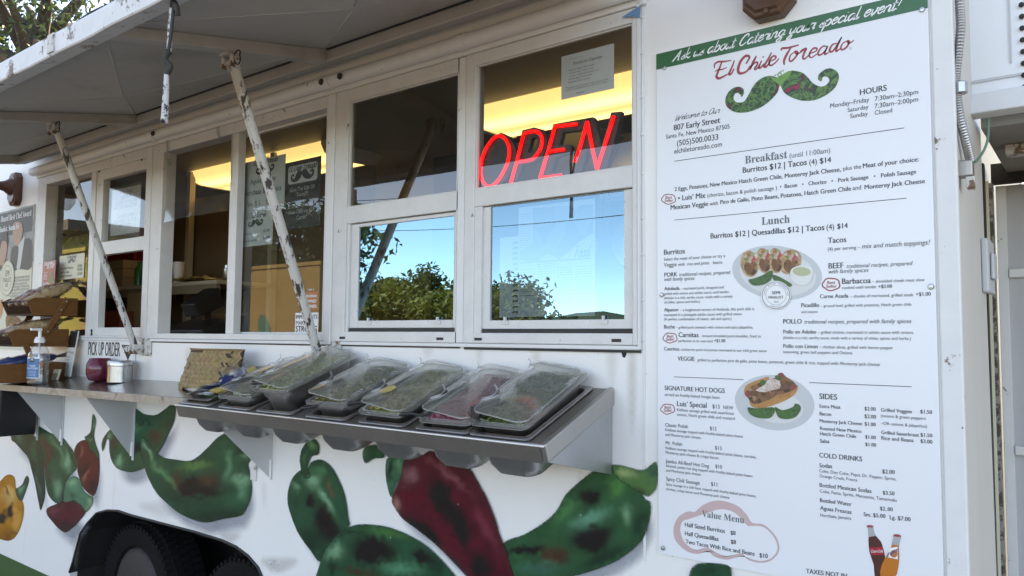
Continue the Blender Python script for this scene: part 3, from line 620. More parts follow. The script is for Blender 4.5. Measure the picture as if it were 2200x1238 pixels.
# dark joint where the sheets tuck behind the inner beam
for a, b in zip(ribs[:-1], ribs[1:]): build(MB().bar(AP(.0745, a+.03, .041), AP(.0745, b-.03, .041), .006, .004), 'joint', MT['dark'], aw)
# outer channel: underside flange and the weathered edge that faces out
nseg = 60; m = MB()
for i in range(nseg+1):
    x = AX0+(AX1-AX0)*i/nseg; w_ = .0035*noise.noise(Vector((x*6, 0, 0)))
    for (t, dz) in ((.93, .004), (1.0, 0.0+w_), (1.004, .004+w_), (1.006, .050), (1.0, .062), (.93, .062)): m.v.append(AP(t, x, dz))
for i in range(nseg):
    for k in range(6): a = i*6+k; b = i*6+(k+1) % 6; m.f.append((a, b, b+6, a+6))
build(m, 'outer_edge', MT['fascia'], aw)
for x, w_ in ((-2.28, .02), (-3.6, .03)):
    build(MB().bar(AP(1.008, x-w_, .034), AP(1.008, x+w_, .034), .004, .052, (0,0,1)), 'edge_patch', MT['rusty'], aw)
# props: wall bracket, tube, clevis on the rib
def prop(xb, zb, xr, tr_):
    base = Vector((xb, -.035, zb)); topp = AP(tr_, xr, -.012)
    s = build(MB().tube([base, base.lerp(topp, .5), topp], .0135, 12), 'prop_strut', MT['strut'], aw, auto=50)
    d = (topp-base).normalized()
    build(MB().bar(base+d*.02, topp-d*.02, .008, .030, (1,0,0)).xform(Matrix.Translation((-.013,0,0))), 'strut_flange', MT['rusty'], s)
    build(MB().box(xb-.005, xb+.075, -.010, -.001, zb-.030, zb+.062), 'wall_plate', MT['rusty'], s, bevel=.003)
    for q0 in (.012, -.026): build(MB().box(xb+q0, xb+q0+.008, -.055, -.0105, zb-.024, zb+.020), 'clevis', MT['rusty'], s, bevel=.002)
    build(MB().tube([(xb-.045, -.038, zb-.004), (xb+.035, -.038, zb-.004)], .007, 8), 'pin', MT['rusty'], s)
    for dx, dz in ((.045, .044), (.052, -.012)): build(MB().lathe([(.003,-.007),(.009,-.006),(.011,0)], (xb+dx, -.0105, zb+dz), 6, axis='y'), 'bolt', MT['rusty'], s)
    q = AP(tr_, xr, 0)
    build(MB().box(xr-.030, xr+.012, q.y-.030, q.y+.016, q.z-.008, q.z+.040), 'rib_clip', MT['under'], s, bevel=.004)
    for q0 in (.014, -.032): build(MB().box(xr+q0, xr+q0+.012, q.y-.020, q.y+.012, q.z-.045, q.z-.0085), 'clevis', MT['rusty'], s, bevel=.002)
    build(MB().tube([(xr-.042, q.y-.006, q.z-.026), (xr+.045, q.y-.006, q.z-.026)], .007, 8), 'pin', MT['rusty'], s)
    lp = sp([(xr+.036+.012*math.cos(a*.7), q.y-.008+.004*math.sin(a), q.z-.018+.022*math.sin(a*.7)) for a in range(10)]); build(MB().tube(lp, .0022, 5), 'wire_loop', MT['dark'], s)
prop(-2.153, 1.478, -2.089, (-.443-YI)/(YO-YI)); prop(-3.440, 1.487, -3.394, (-.425-YI)/(YO-YI))
# pull strap hanging from the awning
tp = W(372, 8, -.85); q1 = W(360, 128, -.85); q2 = W(353, 265, -.85)
st = thing('pull_strap', q2, 'frayed black and white rope strap hanging under the awning', 'strap')
build(MB().tube(sp([tp+Vector((.03,0,.05)), tp+Vector((.006,0,.0)), q1+Vector((.012,0,.06)), q1+Vector((0,0,.01))]), .004, 7), 'cord', MT['dark'], st, smooth=True)
build(MB().tube(sp([tp+Vector((-.012,.004,-.005)), tp.lerp(q1,.4)+Vector((-.010,.004,0)), q1+Vector((0,.003,.02))]), .0058, 7), 'cord', MT['cloth'], st, smooth=True)
build(MB().tube(sp([tp+Vector((-.012,.004,-.005)), tp+Vector((.002,0,.006)), tp+Vector((.016,0,-.012)), tp+Vector((.012,.006,-.03))]), .006, 7), 'knot', MT['dark'], st, smooth=True)
build(MB().tube(sp([q1+Vector((.004,0,.02)), q1+Vector((-.004,-.004,0)), q1+Vector((.006,.004,-.016)), q1+Vector((-.003,0,-.035))]), [.008,.010,.007]+[.007]*16, 7), 'knot', MT['dark'], st, smooth=True)
L_ = sp([q1+Vector((-.002,0,-.03)), q1.lerp(q2,.5), q2]); build(MB().tube(L_, [.0055+.0035*i/len(L_) for i in range(len(L_))], 8), 'tassel', MT['cloth'], st, smooth=True)
# ================================================================== COUNTER SHELF
def zc(x, y): return 1.300+.0141*(x+4.374)+.15*(y+.245)
CT0, CT1 = -5.6, -2.585
ct = thing('counter_shelf', ((CT0+CT1)/2, -.12, 1.27), 'long stainless steel counter shelf under the pick up window', 'counter')
m = MB(); yb, yf, th = -.003, -.247, .024
m.add([(x, y, zc(x, y)-t) for t in (0, th) for x in (CT0, CT1) for y in (yb, yf)], [(0,1,3,2),(4,6,7,5),(0,4,5,1),(1,5,7,3),(3,7,6,2),(2,6,4,0)])
build(m, 'top', MT['counter'], ct, bevel=.003)
m = MB(); m.add([(x, yf-o_, zc(x, yf)-t) for t in (.001, th+.006) for x in (CT0, CT1) for o_ in (.0012, .005)], [(0,1,3,2),(4,6,7,5),(0,4,5,1),(1,5,7,3),(3,7,6,2),(2,6,4,0)]); build(m, 'front_edge', patches('stained_tan_edge', [(.20,.15,.11),(.30,.25,.20),(.36,.31,.26),(.16,.12,.09)], 9, .5), ct)
def plate(pts, x, th, parent, name='bracket', mat='alu'):
    return build(MB().prism([(x, p[0], p[1]) for p in pts], (th, 0, 0)), name, MT[mat], parent, bevel=.0008)
for x in (-4.54, -4.239, -3.500):
    z0 = zc(x, -.12)-.026
    b = plate([(-.001, z0+.012), (-.224, z0-.016), (-.012, 1.006), (-.001, 1.0)], x, .003, ct)
    build(MB().box(x-.001, x+.016, -.006, -.0012, .985, z0), 'bracket_flange', MT['alu'], b)
    build(MB().tube([(x+.001, -.009, 1.005), (x+.001, -.009, 1.065)], .006, 8), 'edge_clip', MT['pumpwhite'], b)
# black bin under the counter at the far left
xb = W(22, 900, -.15).x
tag(build(MB().add([(x, y, z) for z in (1.02, 1.265) for x in (xb-.32+.01*(z < 1.1), xb-.02*(z < 1.1)) for y in (-.20, -.02)], [(0,1,3,2),(4,6,7,5),(0,4,5,1),(1,5,7,3),(3,7,6,2),(2,6,4,0)]), 'storage_bin', MT['black'], bevel=.008), 'black plastic bin hung under the counter at the left', 'bin')

# ================================================================== CONDIMENT SHELF (leans down towards the customer)
SX0, SX1 = -2.60, -1.012
TILT = math.atan2(.113, .300)
def SP(x, s, n=0): return Vector((x, -s*math.cos(TILT)-n*math.sin(TILT), 1.420-s*math.sin(TILT)+n*math.cos(TILT)))
SHM = Matrix.Translation((0, 0, 1.420)) @ Matrix.Rotation(TILT, 4, 'X')
sh = thing('condiment_shelf', ((SX0+SX1)/2, -.16, 1.25), 'sloping stainless steel condiment shelf holding a row of lidded pans', 'shelf')
LS = .325
m = MB(); SLOTS = [-2.487, -2.256, -2.0415, -1.7965, -1.5625, -1.3405, -1.155]
top = [(SX0, 0), (SX1, 0), (SX1, LS), (SX0, LS)]
hl = [[(x-.078, .022), (x+.078, .022), (x+.078, .300), (x-.078, .300)] for x in SLOTS]
m.slab(top, hl, 0, .0025); m.v = [SP(v.x, v.z, -v.y) for v in m.v]
build(m, 'top', MT['steel2'], sh)
fl_ = MB(); fl_.v = [SP(x, s_, n_) for x in (SX0, SX1-.013) for s_ in (LS-.001, LS+.003) for n_ in (-.044, -.003)]; fl_.f = [(0,1,3,2),(4,6,7,5),(0,4,5,1),(1,5,7,3),(3,7,6,2),(2,6,4,0)]
build(fl_, 'front_lip', MT['steel2'], sh, bevel=.001)
build(MB().tube([SP(SX0, LS+.001, -.001), SP(SX1, LS+.001, -.001)], .005, 8), 'front_roll', MT['steel'], sh, smooth=True)
rl = MB(); rl.v = [SP(x, s, n) for x in (SX1-.012, SX1+.004) for s in (0, LS+.004) for n in (-.040, .006)]; rl.f = [(0,1,3,2),(4,6,7,5),(0,4,5,1),(1,5,7,3),(3,7,6,2),(2,6,4,0)]
build(rl, 'end_lip', MT['steel'], sh, bevel=.004)
plate([(-.0015, 1.400), (-.292, 1.268), (-.0015, W(1315, 1020).z)], SX1-.004, .003, sh, 'end_plate', 'galv')
build(MB().box(SX1-.030, SX1-.006, -.0035, -.001, W(1315,1020).z, 1.38), 'end_flange', MT['galv'], sh)
for x, zb in ((-2.46, W(487, 1015, -.02).z), ): 
    b = plate([(-.0015, 1.34), (-.26, 1.265), (-.0015, zb)], x, .003, sh); build(MB().tube([(x, -.008, zb+.002), (x, -.008, zb+.075)], .006, 8), 'edge_clip', MT['pumpwhite'], b)
b = plate([(-.0015, 1.34), (-.22, 1.27), (-.0015, 1.13)], W(543, 960).x, .003, sh)
x_ = W(548, 980).x; b2 = build(MB().box(x_-.017, x_+.017, -.007, -.001, W(548, 1032).z, 1.30), 'wall_strap', MT['frame'], sh, bevel=.001)
for v in (968, 1005): p = W(548, v, -.008); build(MB().lathe([(.002,-.005),(.007,-.004),(.008,.001)], (p.x, -.007, p.z), 8, axis='y'), 'bolt', MT['steel'], b2)

# ---- pans: local frame x across, y = -slope, z up from the shelf
def rr_loft(m, rings, close_bottom=True):
    """rings: (width, depth, corner radius, z, y-centre)"""
    o = len(m.v); n = None
    for w, d, r, z, cy in rings:
        pts = rrect(w, d, r, 5, 0, cy); n = len(pts); m.v += [Vector((x, y, z)) for x, y in pts]
    for i in range(len(rings)-1):
        for k in range(n): a = o+i*n+k; b_ = o+i*n+(k+1) % n; m.f.append((a, b_, b_+n, a+n))
    if close_bottom: m.f.append(tuple(o+(len(rings)-1)*n+k for k in range(n)))
    return m
YC = -.163
def local(mb, name, mat, parent, smooth=False, label=None, auto=None):
    me = mesh_of(mb, name, mat, smooth or auto is not None)
    if auto is not None: me.set_sharp_from_angle(angle=R(auto))
    o = bpy.data.objects.new(name, me); COL.objects.link(o); o.parent = parent
    if label: o['label'] = label
    return o
def copy_part(src, parent):
    c = src.copy(); COL.objects.link(c); c.parent = parent
    for g in src.children: copy_part(g, c)
    return c
proto = {}
def holder(i, x, label):
    e = bpy.data.objects.new('insert_pan', None); COL.objects.link(e); e.empty_display_size = .05
    e.matrix_world = Matrix.Translation((x, 0, 0)) @ SHM @ Matrix.Translation((0, 0, .0012))
    tag(e, label, 'pan', 'insert pans sunk in the condiment shelf')
    if 'h' not in proto:
        m = MB(); rr_loft(m, [(.184,.312,.016,.0015,YC),(.186,.314,.016,.005,YC),(.182,.310,.015,.007,YC),(.158,.284,.018,.006,YC),(.154,.280,.02,-.004,YC),(.148,.272,.03,-.085,YC),(.134,.252,.036,-.112,YC),(.10,.21,.03,-.118,YC)])
        proto['h'] = [local(m, 'pan_body', MT['steel'], e, auto=50)]
    else:
        for p in proto['h']: copy_part(p, e)
for i, x in enumerate(SLOTS):
    holder(i, x, ['empty looking steel insert pan at the left end of the condiment shelf under the packets', 'steel insert pan second from the left end of the condiment shelf', 'steel insert pan third from the left holding the tall pan', 'steel insert pan in the middle of the condiment shelf', 'steel insert pan third from the right end of the condiment shelf', 'steel insert pan under the pink onion pan', 'steel insert pan at the right end of the condiment shelf'][i])
# clear lid flap with a spoon notch
def lid_outline(w, d, notch=True):
    o = rrect(w, d, .030, 6)
    if not notch: return o
    out = []
    for i, p in enumerate(o):
        out.append(p)
        if i == 13: pass
    # cut two notches in the left edge
    def nt(y): return [(-w/2, y+.036), (-w/2+.016, y+.032), (-w/2+.030, y+.012), (-w/2+.024, y-.008), (-w/2-.012, y-.012), (-w/2-.012, y-.018), (-w/2, y-.020)]
    left = [k for k, p in enumerate(o) if abs(p[0]+w/2) < 1e-6]
    i0, i1 = left[0], left[-1]
    ys = sorted((o[i0][1], o[i1][1]), reverse=True)
    ins = nt(.085)+nt(-.070)
    k = min(i0, i1) if o[min(i0, i1)][1] > 0 else max(i0, i1)
    return o[:k+1]+ins+o[k+1:]
def make_lid(e):
    m = MB(); rr_loft(m, [(.172,.302,.022,-.004,YC),(.178,.308,.022,-.002,YC),(.178,.308,.022,.006,YC),(.172,.302,.02,.008,YC),(.150,.280,.018,.006,YC),(.148,.278,.018,-.003,YC)], False)
    rim = local(m, 'lid_rim', MT['lidrim'], e, auto=50)
    vs, fs = fill2d(lid_outline(.158, .296), .013); m = MB(); nv = len(vs)
    def hh(q):
        a = q.x/.079; b_ = q.y/.148; return .009+.017*(1-a*a)*(1-abs(b_)**3*.7)+.004*max(0, 1-((abs(q.x)-.072)/.01)**2)*0
    m.v = [Vector((q.x, q.y+YC, hh(q))) for q in vs]+[Vector((q.x, q.y+YC, hh(q)-.0022)) for q in vs]
    m.f = [tuple(f) for f in fs]+[tuple(i+nv for i in reversed(f)) for f in fs]
    ec = {}
    for f in fs:
        for a, b_ in zip(f, f[1:]+f[:1]): ec[(a, b_)] = 1
    for a, b_ in ec:
        if (b_, a) not in ec: m.f.append((a, b_, b_+nv, a+nv))
    TLT = Matrix.Translation((.076,0,.010)) @ Matrix.Rotation(R(9), 4, 'Y') @ Matrix.Translation((-.076,0,-.010)); m.xform(TLT)
    flap = local(m, 'lid_flap', MT['lid'], e, auto=50)
    # raised rim bead along the flap's outline catches the light
    ol = lid_outline(.156, .294); bead = MB(); pts = [Vector((x, y+YC, hh(Vector((x, y)))+.001)) for x, y in ol]; bead.tube(pts+[pts[0]], .0022, 5, False); bead.xform(TLT)
    local(bead, 'lid_bead', MT['lidrim'], e, smooth=True)
    for yy in (-.245, -.085):
        hn = MB()
        for k in range(4): hn.box(.068+.004*(k % 2), .082, yy-.018+k*.010, yy-.011+k*.010, .007, .014+.002*(k % 2))
        tag(local(hn, 'lid_hinge', MT['lidrim'], e), kind='stuff')
    for yy in (.085, -.07):
        hk = MB().tube(sp([(-.088,YC+yy-.012,.010),(-.076,YC+yy-.010,.014),(-.062,YC+yy-.004,.019),(-.060,YC+yy+.012,.023),(-.066,YC+yy+.022,.030),(-.074,YC+yy+.026,.034)]), .0022, 6).xform(TLT); local(hk, 'lid_hook', MT['lidrim'], e, smooth=True)
    return [c for c in e.children]
def food(name, cols, scale=90): return patches(name, cols, scale, .45, True, .5)
FOODS = {2: food('pale_green_slaw', [(.20,.22,.12),(.30,.31,.19),(.14,.17,.08)]), 3: food('green_cabbage', [(.22,.25,.10),(.33,.34,.17),(.14,.19,.06)]),
         4: food('olive_salsa', [(.14,.14,.05),(.20,.19,.08),(.09,.09,.03)]), 5: food('yellow_green_squash', [(.24,.24,.08),(.33,.30,.10),(.12,.15,.05)]),
         6: food('pink_pickled_onion', [(.34,.08,.12),(.48,.16,.22),(.25,.05,.08)], 120), 7: food('dark_green_chile_strips', [(.05,.09,.02),(.16,.20,.05),(.02,.03,.012)])}
CHOP = {2: plain('pale_green_shreds', (.36,.37,.25), .4, 0, .4, 60), 3: plain('green_cabbage_bits', (.32,.36,.15), .4, 0, .5, 70), 4: plain('olive_bits', (.22,.21,.08), .35, 0, .6, 70), 5: plain('squash_bits', (.32,.29,.10), .35, 0, .6, 70), 6: plain('onion_strips', (.42,.13,.19), .3, 0, .4, 60), 7: plain('chile_strips', (.12,.14,.04), .3, 0, .7, 60)}
RAISE = {2: .030, 3: .074, 4: .040, 5: .036, 6: .030, 7: .044}
PLAB = {2: 'lidded pan of pale slaw beside the packets and cups', 3: 'tallest lidded pan on the condiment shelf holding green cabbage', 4: 'lidded pan of olive salsa right of the tallest pan',
        5: 'lidded pan with a torn yellow sticker on its lid', 6: 'lidded pan of pink pickled onions', 7: 'lidded pan of green chiles at the right end of the condiment shelf'}
PANS = {}
for i, x in enumerate(SLOTS[1:], 2):
    e = bpy.data.objects.new('serving_pan', None); COL.objects.link(e); e.empty_display_size = .05
    hgt = RAISE[i]
    e.matrix_world = Matrix.Translation((x, 0, 0)) @ SHM @ Matrix.Translation((0, .004, hgt)) @ Matrix.Rotation(R(random.uniform(-1.6, 1.6)), 4, 'Z') @ Matrix.Rotation(R(random.uniform(-1.5, 3)), 4, 'X')
    tag(e, PLAB[i], 'pan', 'lidded pans on the condiment shelf'); PANS[i] = e
    if 'pan' not in proto:
        m = MB(); rr_loft(m, [(.172,.300,.02,-.004,YC),(.174,.302,.02,-.001,YC),(.168,.296,.02,0,YC),(.150,.276,.02,-.001,YC),(.147,.272,.022,-.008,YC),(.140,.264,.026,-.03,YC),(.136,.258,.03,-.034,YC),(.126,.245,.034,-.085,YC),(.10,.21,.03,-.095,YC)])
        proto['pan'] = [local(m, 'pan_body', MT['steel'], e, auto=50)]; proto['lid'] = make_lid(e); proto['lid'] = [c for c in proto['lid'] if c.name.split('.')[0].startswith('lid')]
    else:
        for p in proto['pan']+proto['lid']: copy_part(p, e)
    vs, fs = fill2d(rrect(.146, .270, .02), .012); m = MB()
    m.v = [Vector((q.x, q.y+YC, -.004+.010*noise.noise(Vector((q.x*25, q.y*25, i*5.0))))) for q in vs]; m.f = [tuple(f) for f in fs]
    local(m, 'filling', FOODS[i], e, smooth=True)
    ck = MB(); rnd = random.Random(100+i)
    for k in range(150 if i != 6 else 190):
        c_ = Vector((rnd.uniform(-.062, .062), YC+rnd.uniform(-.122, .122), .002+rnd.uniform(-.004, .010))); q = Matrix.Rotation(rnd.uniform(0, 6.28), 4, 'Z') @ Matrix.Rotation(rnd.uniform(-.5, .5), 4, 'X')
        if i in (6, 7, 2):       # curled strips
            L_ = rnd.uniform(.010, .022); t_ = rnd.uniform(.8, 2.2); pts = [Matrix.Translation(c_) @ q @ Vector((L_*math.cos(a*t_/4-t_/2), L_*math.sin(a*t_/4-t_/2), 0)) for a in range(5)]; ck.tube(pts, .0018 if i != 7 else .0026, 4)
        else:
            a_, b_, d__ = rnd.uniform(.003, .007), rnd.uniform(.003, .008), rnd.uniform(.002, .004); bx_ = MB().box(-a_, a_, -b_, b_, -d__, d__).xform(Matrix.Translation(c_) @ q); ck.add(bx_.v, bx_.f)
    tag(local(ck, 'chopped_pieces', CHOP[i], e), kind='stuff')
stk = MB(); c0 = Vector((-.02, YC-.08, 0)); stk.v = [Vector((c0.x+a*.020, c0.y+b_*.024, .0268-.08*(c0.x+a*.02)**2*40+0.0)) for a, b_ in ((-1,-.4),(-.6,-1),(.5,-.9),(1,-.2),(.8,.7),(.1,1),(-.8,.6))]; stk.f = [tuple(range(7))]
stk.xform(Matrix.Translation((.076,0,.014)) @ Matrix.Rotation(R(9), 4, 'Y') @ Matrix.Translation((-.076,0,-.010))); local(stk, 'sticker', MT['yellow'], PANS[5])
# low tray of packets at the left end
e = bpy.data.objects.new('packet_tray', None); COL.objects.link(e); e.matrix_world = Matrix.Translation((SLOTS[0], 0, 0)) @ SHM @ Matrix.Translation((0, .0, .024)); e.empty_display_size = .05
tag(e, 'small steel tray heaped with sauce packets at the end of the condiment shelf', 'tray')
m = MB(); rr_loft(m, [(.172,.300,.02,-.004,YC),(.174,.302,.02,-.001,YC),(.168,.296,.02,0,YC),(.150,.276,.02,-.001,YC),(.136,.258,.03,-.03,YC)]); local(m, 'pan_body', MT['steel'], e, auto=50)
cols = [MT['bluebag'], MT['paper'], MT['bluebag'], MT['greenplastic'], MT['yellow'], MT['paper'], MT['bluebag']]
TR = e.matrix_world.copy(); PKL = {0: 'blue', 1: 'white', 2: 'dark blue', 3: 'green', 4: 'yellow', 5: 'clear white', 6: 'crumpled blue'}
for k in range(16):
    px_, py_ = random.uniform(-.05, .05), YC+random.uniform(-.11, .11); m = MB(); w, d = random.uniform(.022, .034), random.uniform(.034, .05)
    vs, fs = fill2d(rrect(2*w, 2*d, .006), .012); m.v = [Vector((q.x, q.y, .006*(1-(q.x/w)**2)*(1-(q.y/d)**2)+.003*noise.noise(Vector((q.x*90, q.y*90, k))))) for q in vs]
    m.v += [v-Vector((0,0,.004)) for v in m.v]; nn = len(vs); m.f = [tuple(f) for f in fs]+[tuple(i+nn for i in f) for f in fs]
    o = bpy.data.objects.new('sauce_packet', mesh_of(m, 'sauce_packet', cols[k % 7], True)); COL.objects.link(o)
    o.matrix_world = TR @ Matrix.Translation((px_, py_, -.012+.0016*k)) @ Matrix.Rotation(random.uniform(0, 6), 4, 'Z') @ Matrix.Rotation(random.uniform(-.4, .4), 4, 'X') @ Matrix.Rotation(random.uniform(-.4,.4), 4, 'Y')
    tag(o, 'small sauce packet heaped in the steel tray', 'packet', 'sauce packets in the tray')
# green squeeze bottle lying across, two plastic cups
p0 = W(503, 851, -.20); p1 = W(446, 847, -.20)
d_ = (p1-p0); gb = thing('squeeze_bottle', p0, 'green plastic bottle lying on the packets', 'bottle')
build(MB().tube([p0, p0+d_*.05, p0+d_*.6, p0+d_*.72, p0+d_*.78], [.012,.021,.021,.014,.009], 14), 'bottle_body', MT['greenplastic'], gb, auto=60)
build(MB().tube([p0+d_*.78, p0+d_*.98], [.011, .009], 12), 'cap', plain('bright_green_cap', (.10,.42,.20), .4), gb, auto=60)
for k, (u_, v_) in enumerate(((500, 806), (521, 800))):
    c = W(u_, v_, -.15); ax = Vector((.55, -.75, .35)).normalized(); q = ax.to_track_quat('Z', 'Y').to_matrix().to_4x4()
    mm = MB().lathe([(.018,0),(.020,.003),(.026,.030),(.028,.031),(.026,.032),(.019,.006),(.005,.004)], (0,0,0), 18); mm.xform(Matrix.Translation(c) @ q)
    tag(build(mm, 'portion_cup', MT['plastic'], auto=50), ['clear portion cup lying nearest the green bottle', 'clear portion cup lying against the woven basket'][k], 'cup', 'clear portion cups')
# serving spoons: black handles sticking out of the lids
def spoon(pts, y, label):
    P3 = [W(u, v, y_) for (u, v), y_ in zip(pts, y)]
    m = MB(); L = sp(P3, 5); n = len(L); m.tube(L, [.0045+.002*math.exp(-((i/n-.08)/.07)**2)-.0015*(i/n) for i in range(n)], 8); 
    tag(build(m, 'spoon', MT['black'], smooth=True), label, 'spoon', 'serving spoons in the pans')
spoon([(541,823),(565,823),(592,821),(625,812)], (-.285,-.28,-.265,-.23), 'black spoon handle beside the tallest pan')
spoon([(747,868),(770,865),(800,862),(835,855)], (-.31,-.305,-.29,-.26), 'black spoon handle by the olive salsa pan')
spoon([(860,891),(885,889),(910,892),(940,880)], (-.325,-.32,-.31,-.28), 'black spoon handle by the yellow sticker')
spoon([(650,878),(680,872),(700,862)], (-.33,-.31,-.28), 'short black spoon handle under the olive salsa lid')
x0 = W(1018, 885, -.27); tag(build(MB().prism([(x0.x, -.285, x0.z+.012), (x0.x, -.285, x0.z-.012), (x0.x, -.20, x0.z+.012), (x0.x, -.20, x0.z+.032)], (.028, 0, 0)), 'tongs', MT['black'], bevel=.003), 'black tongs handle sticking out of the green chile pan', 'tongs')
lb = W(835, 962, -.195); tag(build(MB().box(lb.x-.026, lb.x+.026, lb.y-.001, lb.y, lb.z-.009, lb.z+.009), 'pan_label', MT['paper']), 'small white handwritten label under the condiment shelf', 'label')

# woven basket leaning on the wall
vs, fs = fill2d([(-2.880,1.492),(-2.84,1.496),(-2.80,1.492),(-2.70,1.498),(-2.545,1.499),(-2.54,1.41),(-2.545,1.36),(-2.70,1.355),(-2.92,1.335),(-2.925,1.35),(-2.905,1.40),(-2.892,1.45)], .012)
m = MB(); m.v = [Vector((q.x, -.075-.045*math.sin(max(0, min(1, (q.x+2.93)/.39))*math.pi)-.25*(1.50-q.y)+.004*noise.noise(Vector((q.x*20, q.y*20, 0))), q.y)) for q in vs]
nn = len(vs); m.v += [v+Vector((0,.006,0)) for v in m.v]; m.f = [tuple(f) for f in fs]+[tuple(i+nn for i in reversed(f)) for f in fs]
wv = thing('woven_basket', (-2.74, -.1, 1.335), 'flattened tan woven palm basket leaning on the truck wall', 'basket')
build(m, 'sheet', plain('dark_palm', (.07,.04,.018), .8, 0, .3, 30), wv, smooth=True)
bo = [(-2.880,1.492),(-2.84,1.496),(-2.80,1.492),(-2.70,1.498),(-2.545,1.499),(-2.54,1.41),(-2.545,1.36),(-2.70,1.355),(-2.92,1.335),(-2.925,1.35),(-2.905,1.40),(-2.892,1.45)]
def bsurf(x, z, o): return Vector((x, -.075-.045*math.sin(max(0, min(1, (x+2.93)/.39))*math.pi)-.25*(1.50-z)-o+.004*noise.noise(Vector((x*20, z*20, 0))), z))
RWH, PT = .0165, .0105; rnd = random.Random(5); ms = MB()
def palm():
    m_, nt, bs, out = nodes('palm_strand'); a = nt.nodes.new('ShaderNodeAttribute'); a.attribute_name = 'Col'; nt.links.new(a.outputs['Color'], bs.inputs['Base Color']); bs.inputs['Roughness'].default_value = .6; return m_
for r_ in range(11):
    zc0 = 1.342+r_*RWH; sg = 1 if r_ % 2 else -1
    for k in range(40):
        x = -2.93+k*PT; 
        if not inside((x, zc0), bo) or not inside((x+sg*.006, zc0+.006), bo): continue
        cc = rnd.choice([(.28,.185,.08),(.25,.165,.07),(.30,.21,.10),(.22,.14,.055)] + ([(.03,.018,.01)] if noise.noise(Vector((x*9, zc0*9, 2))) > .38 else [(.33,.22,.09)])); cc = tuple(v*rnd.uniform(.9, 1.08) for v in cc)
        dx = sg*RWH*.55; hw = PT*.46
        ms.add([bsurf(x-dx-hw, zc0-RWH*.56, .0012), bsurf(x-dx+hw, zc0-RWH*.56, .0012), bsurf(x+hw*1.1, zc0, .0042), bsurf(x-hw*1.1, zc0, .0042), bsurf(x+dx+hw, zc0+RWH*.56, .0010), bsurf(x+dx-hw, zc0+RWH*.56, .0010)], [(0,1,2,3),(3,2,4,5)], (*cc, 1.0))
tag(build(ms, 'woven_strand', palm(), wv), kind='stuff')
build(MB().tube([bsurf(x/1000, 1.4955, .003) for x in range(-2878, -2544, 12)], .0042, 6), 'rim', plain('palm_rim', (.24,.15,.065), .7, 0, .4, 60), wv, smooth=True)

# ================================================================== THINGS ON THE COUNTER
def on(x, y): return Vector((x, y, zc(x, y)))
def ONC(u, v, dy=0):
    d = ray(u, v); g = lambda P: P.z-zc(P.x, P.y); t = g(CAMP)/(g(CAMP)-g(CAMP+d)); P = CAMP+d*t
    P.y = min(P.y+dy, -.055); return on(WXY(u, P.y), P.y)
def WXY(u, y): return W(u, 800, y).x
# hand sanitizer pump bottle
b0 = on(W(82, 800, -.205).x, -.205); b0.z += .001
hb = thing('sanitizer_bottle', b0, 'large clear hand sanitizer pump bottle with a blue label', 'bottle')

prof = [(.050,0),(.058,.004),(.060,.012),(.0585,.07),(.060,.11),(.059,.135),(.052,.158),(.040,.176),(.026,.189),(.017,.195),(.016,.205)]
build(MB().lathe(prof, b0, 32, 1.0, .72), 'bottle_body', MT['bottle'], hb, auto=50)
build(MB().lathe([(.054,.006),(.0565,.012),(.055,.066),(.055,.070)], b0, 32, 1, .70), 'gel', MT['gel'], hb, auto=50)
build(MB().lathe([(.0235,.196),(.0235,.212),(.021,.214),(.017,.222),(.017,.224)], b0, 24), 'collar', MT['pumpwhite'], hb, auto=40)
build(MB().lathe([(.0075,.224),(.0075,.252),(.010,.254),(.010,.262),(.004,.265)], b0, 16).box(b0.x-.010, b0.x+.010, b0.y-.040, b0.y+.006, b0.z+.254, b0.z+.264), 'pump_head', MT['pumpwhite'], hb, bevel=.002)
build(MB().tube([b0+Vector((0,0,.196)), b0+Vector((0,0,.10)), b0+Vector((.015,-.01,.02))], .0045, 8), 'dip_tube', MT['pumpwhite'], hb, smooth=True)
def on_cyl(th, h): return b0+Vector((.0612*math.cos(th), .0612*.72*math.sin(th), h))
def lab(t0, t1, h0, h1, mat, name, off=0, parent=None):
    m = MB(); n = 12
    for k in range(n+1):
        t = t0+(t1-t0)*k/n
        for h in (h0, h1): p = on_cyl(t, h); p += Vector((math.cos(t), math.sin(t)*.72, 0))*(.0006+off); m.v.append(p)
    m.f = [(2*k, 2*k+1, 2*k+3, 2*k+2) for k in range(n)]; return build(m, name, MT[mat], parent or hb, smooth=True)
TL0, TL1 = R(-105), R(-22)
lb_ = lab(TL0, TL1, .030, .128, 'white', 'label'); lab(TL0+.07, TL1-.05, .033, .122, 'blue', 'label_panel', .0005, lb_)
lab(TL0+.50, TL0+.95, .104, .127, 'blackprint', 'label_emblem', .001, lb_)
def cyltext(body, tc_, h, size, mat='white'):
    m = MB(); m.text2(body, size); w = max(v.x for v in m.v); q = MB(); q.f = m.f
    for v in m.v: t = tc_+(v.x-w/2)/.052; q.v.append(on_cyl(t, h+v.z)+Vector((math.cos(t), math.sin(t)*.72, 0))*.0021)
    build(q, 'label_lettering', MT[mat], lb_)
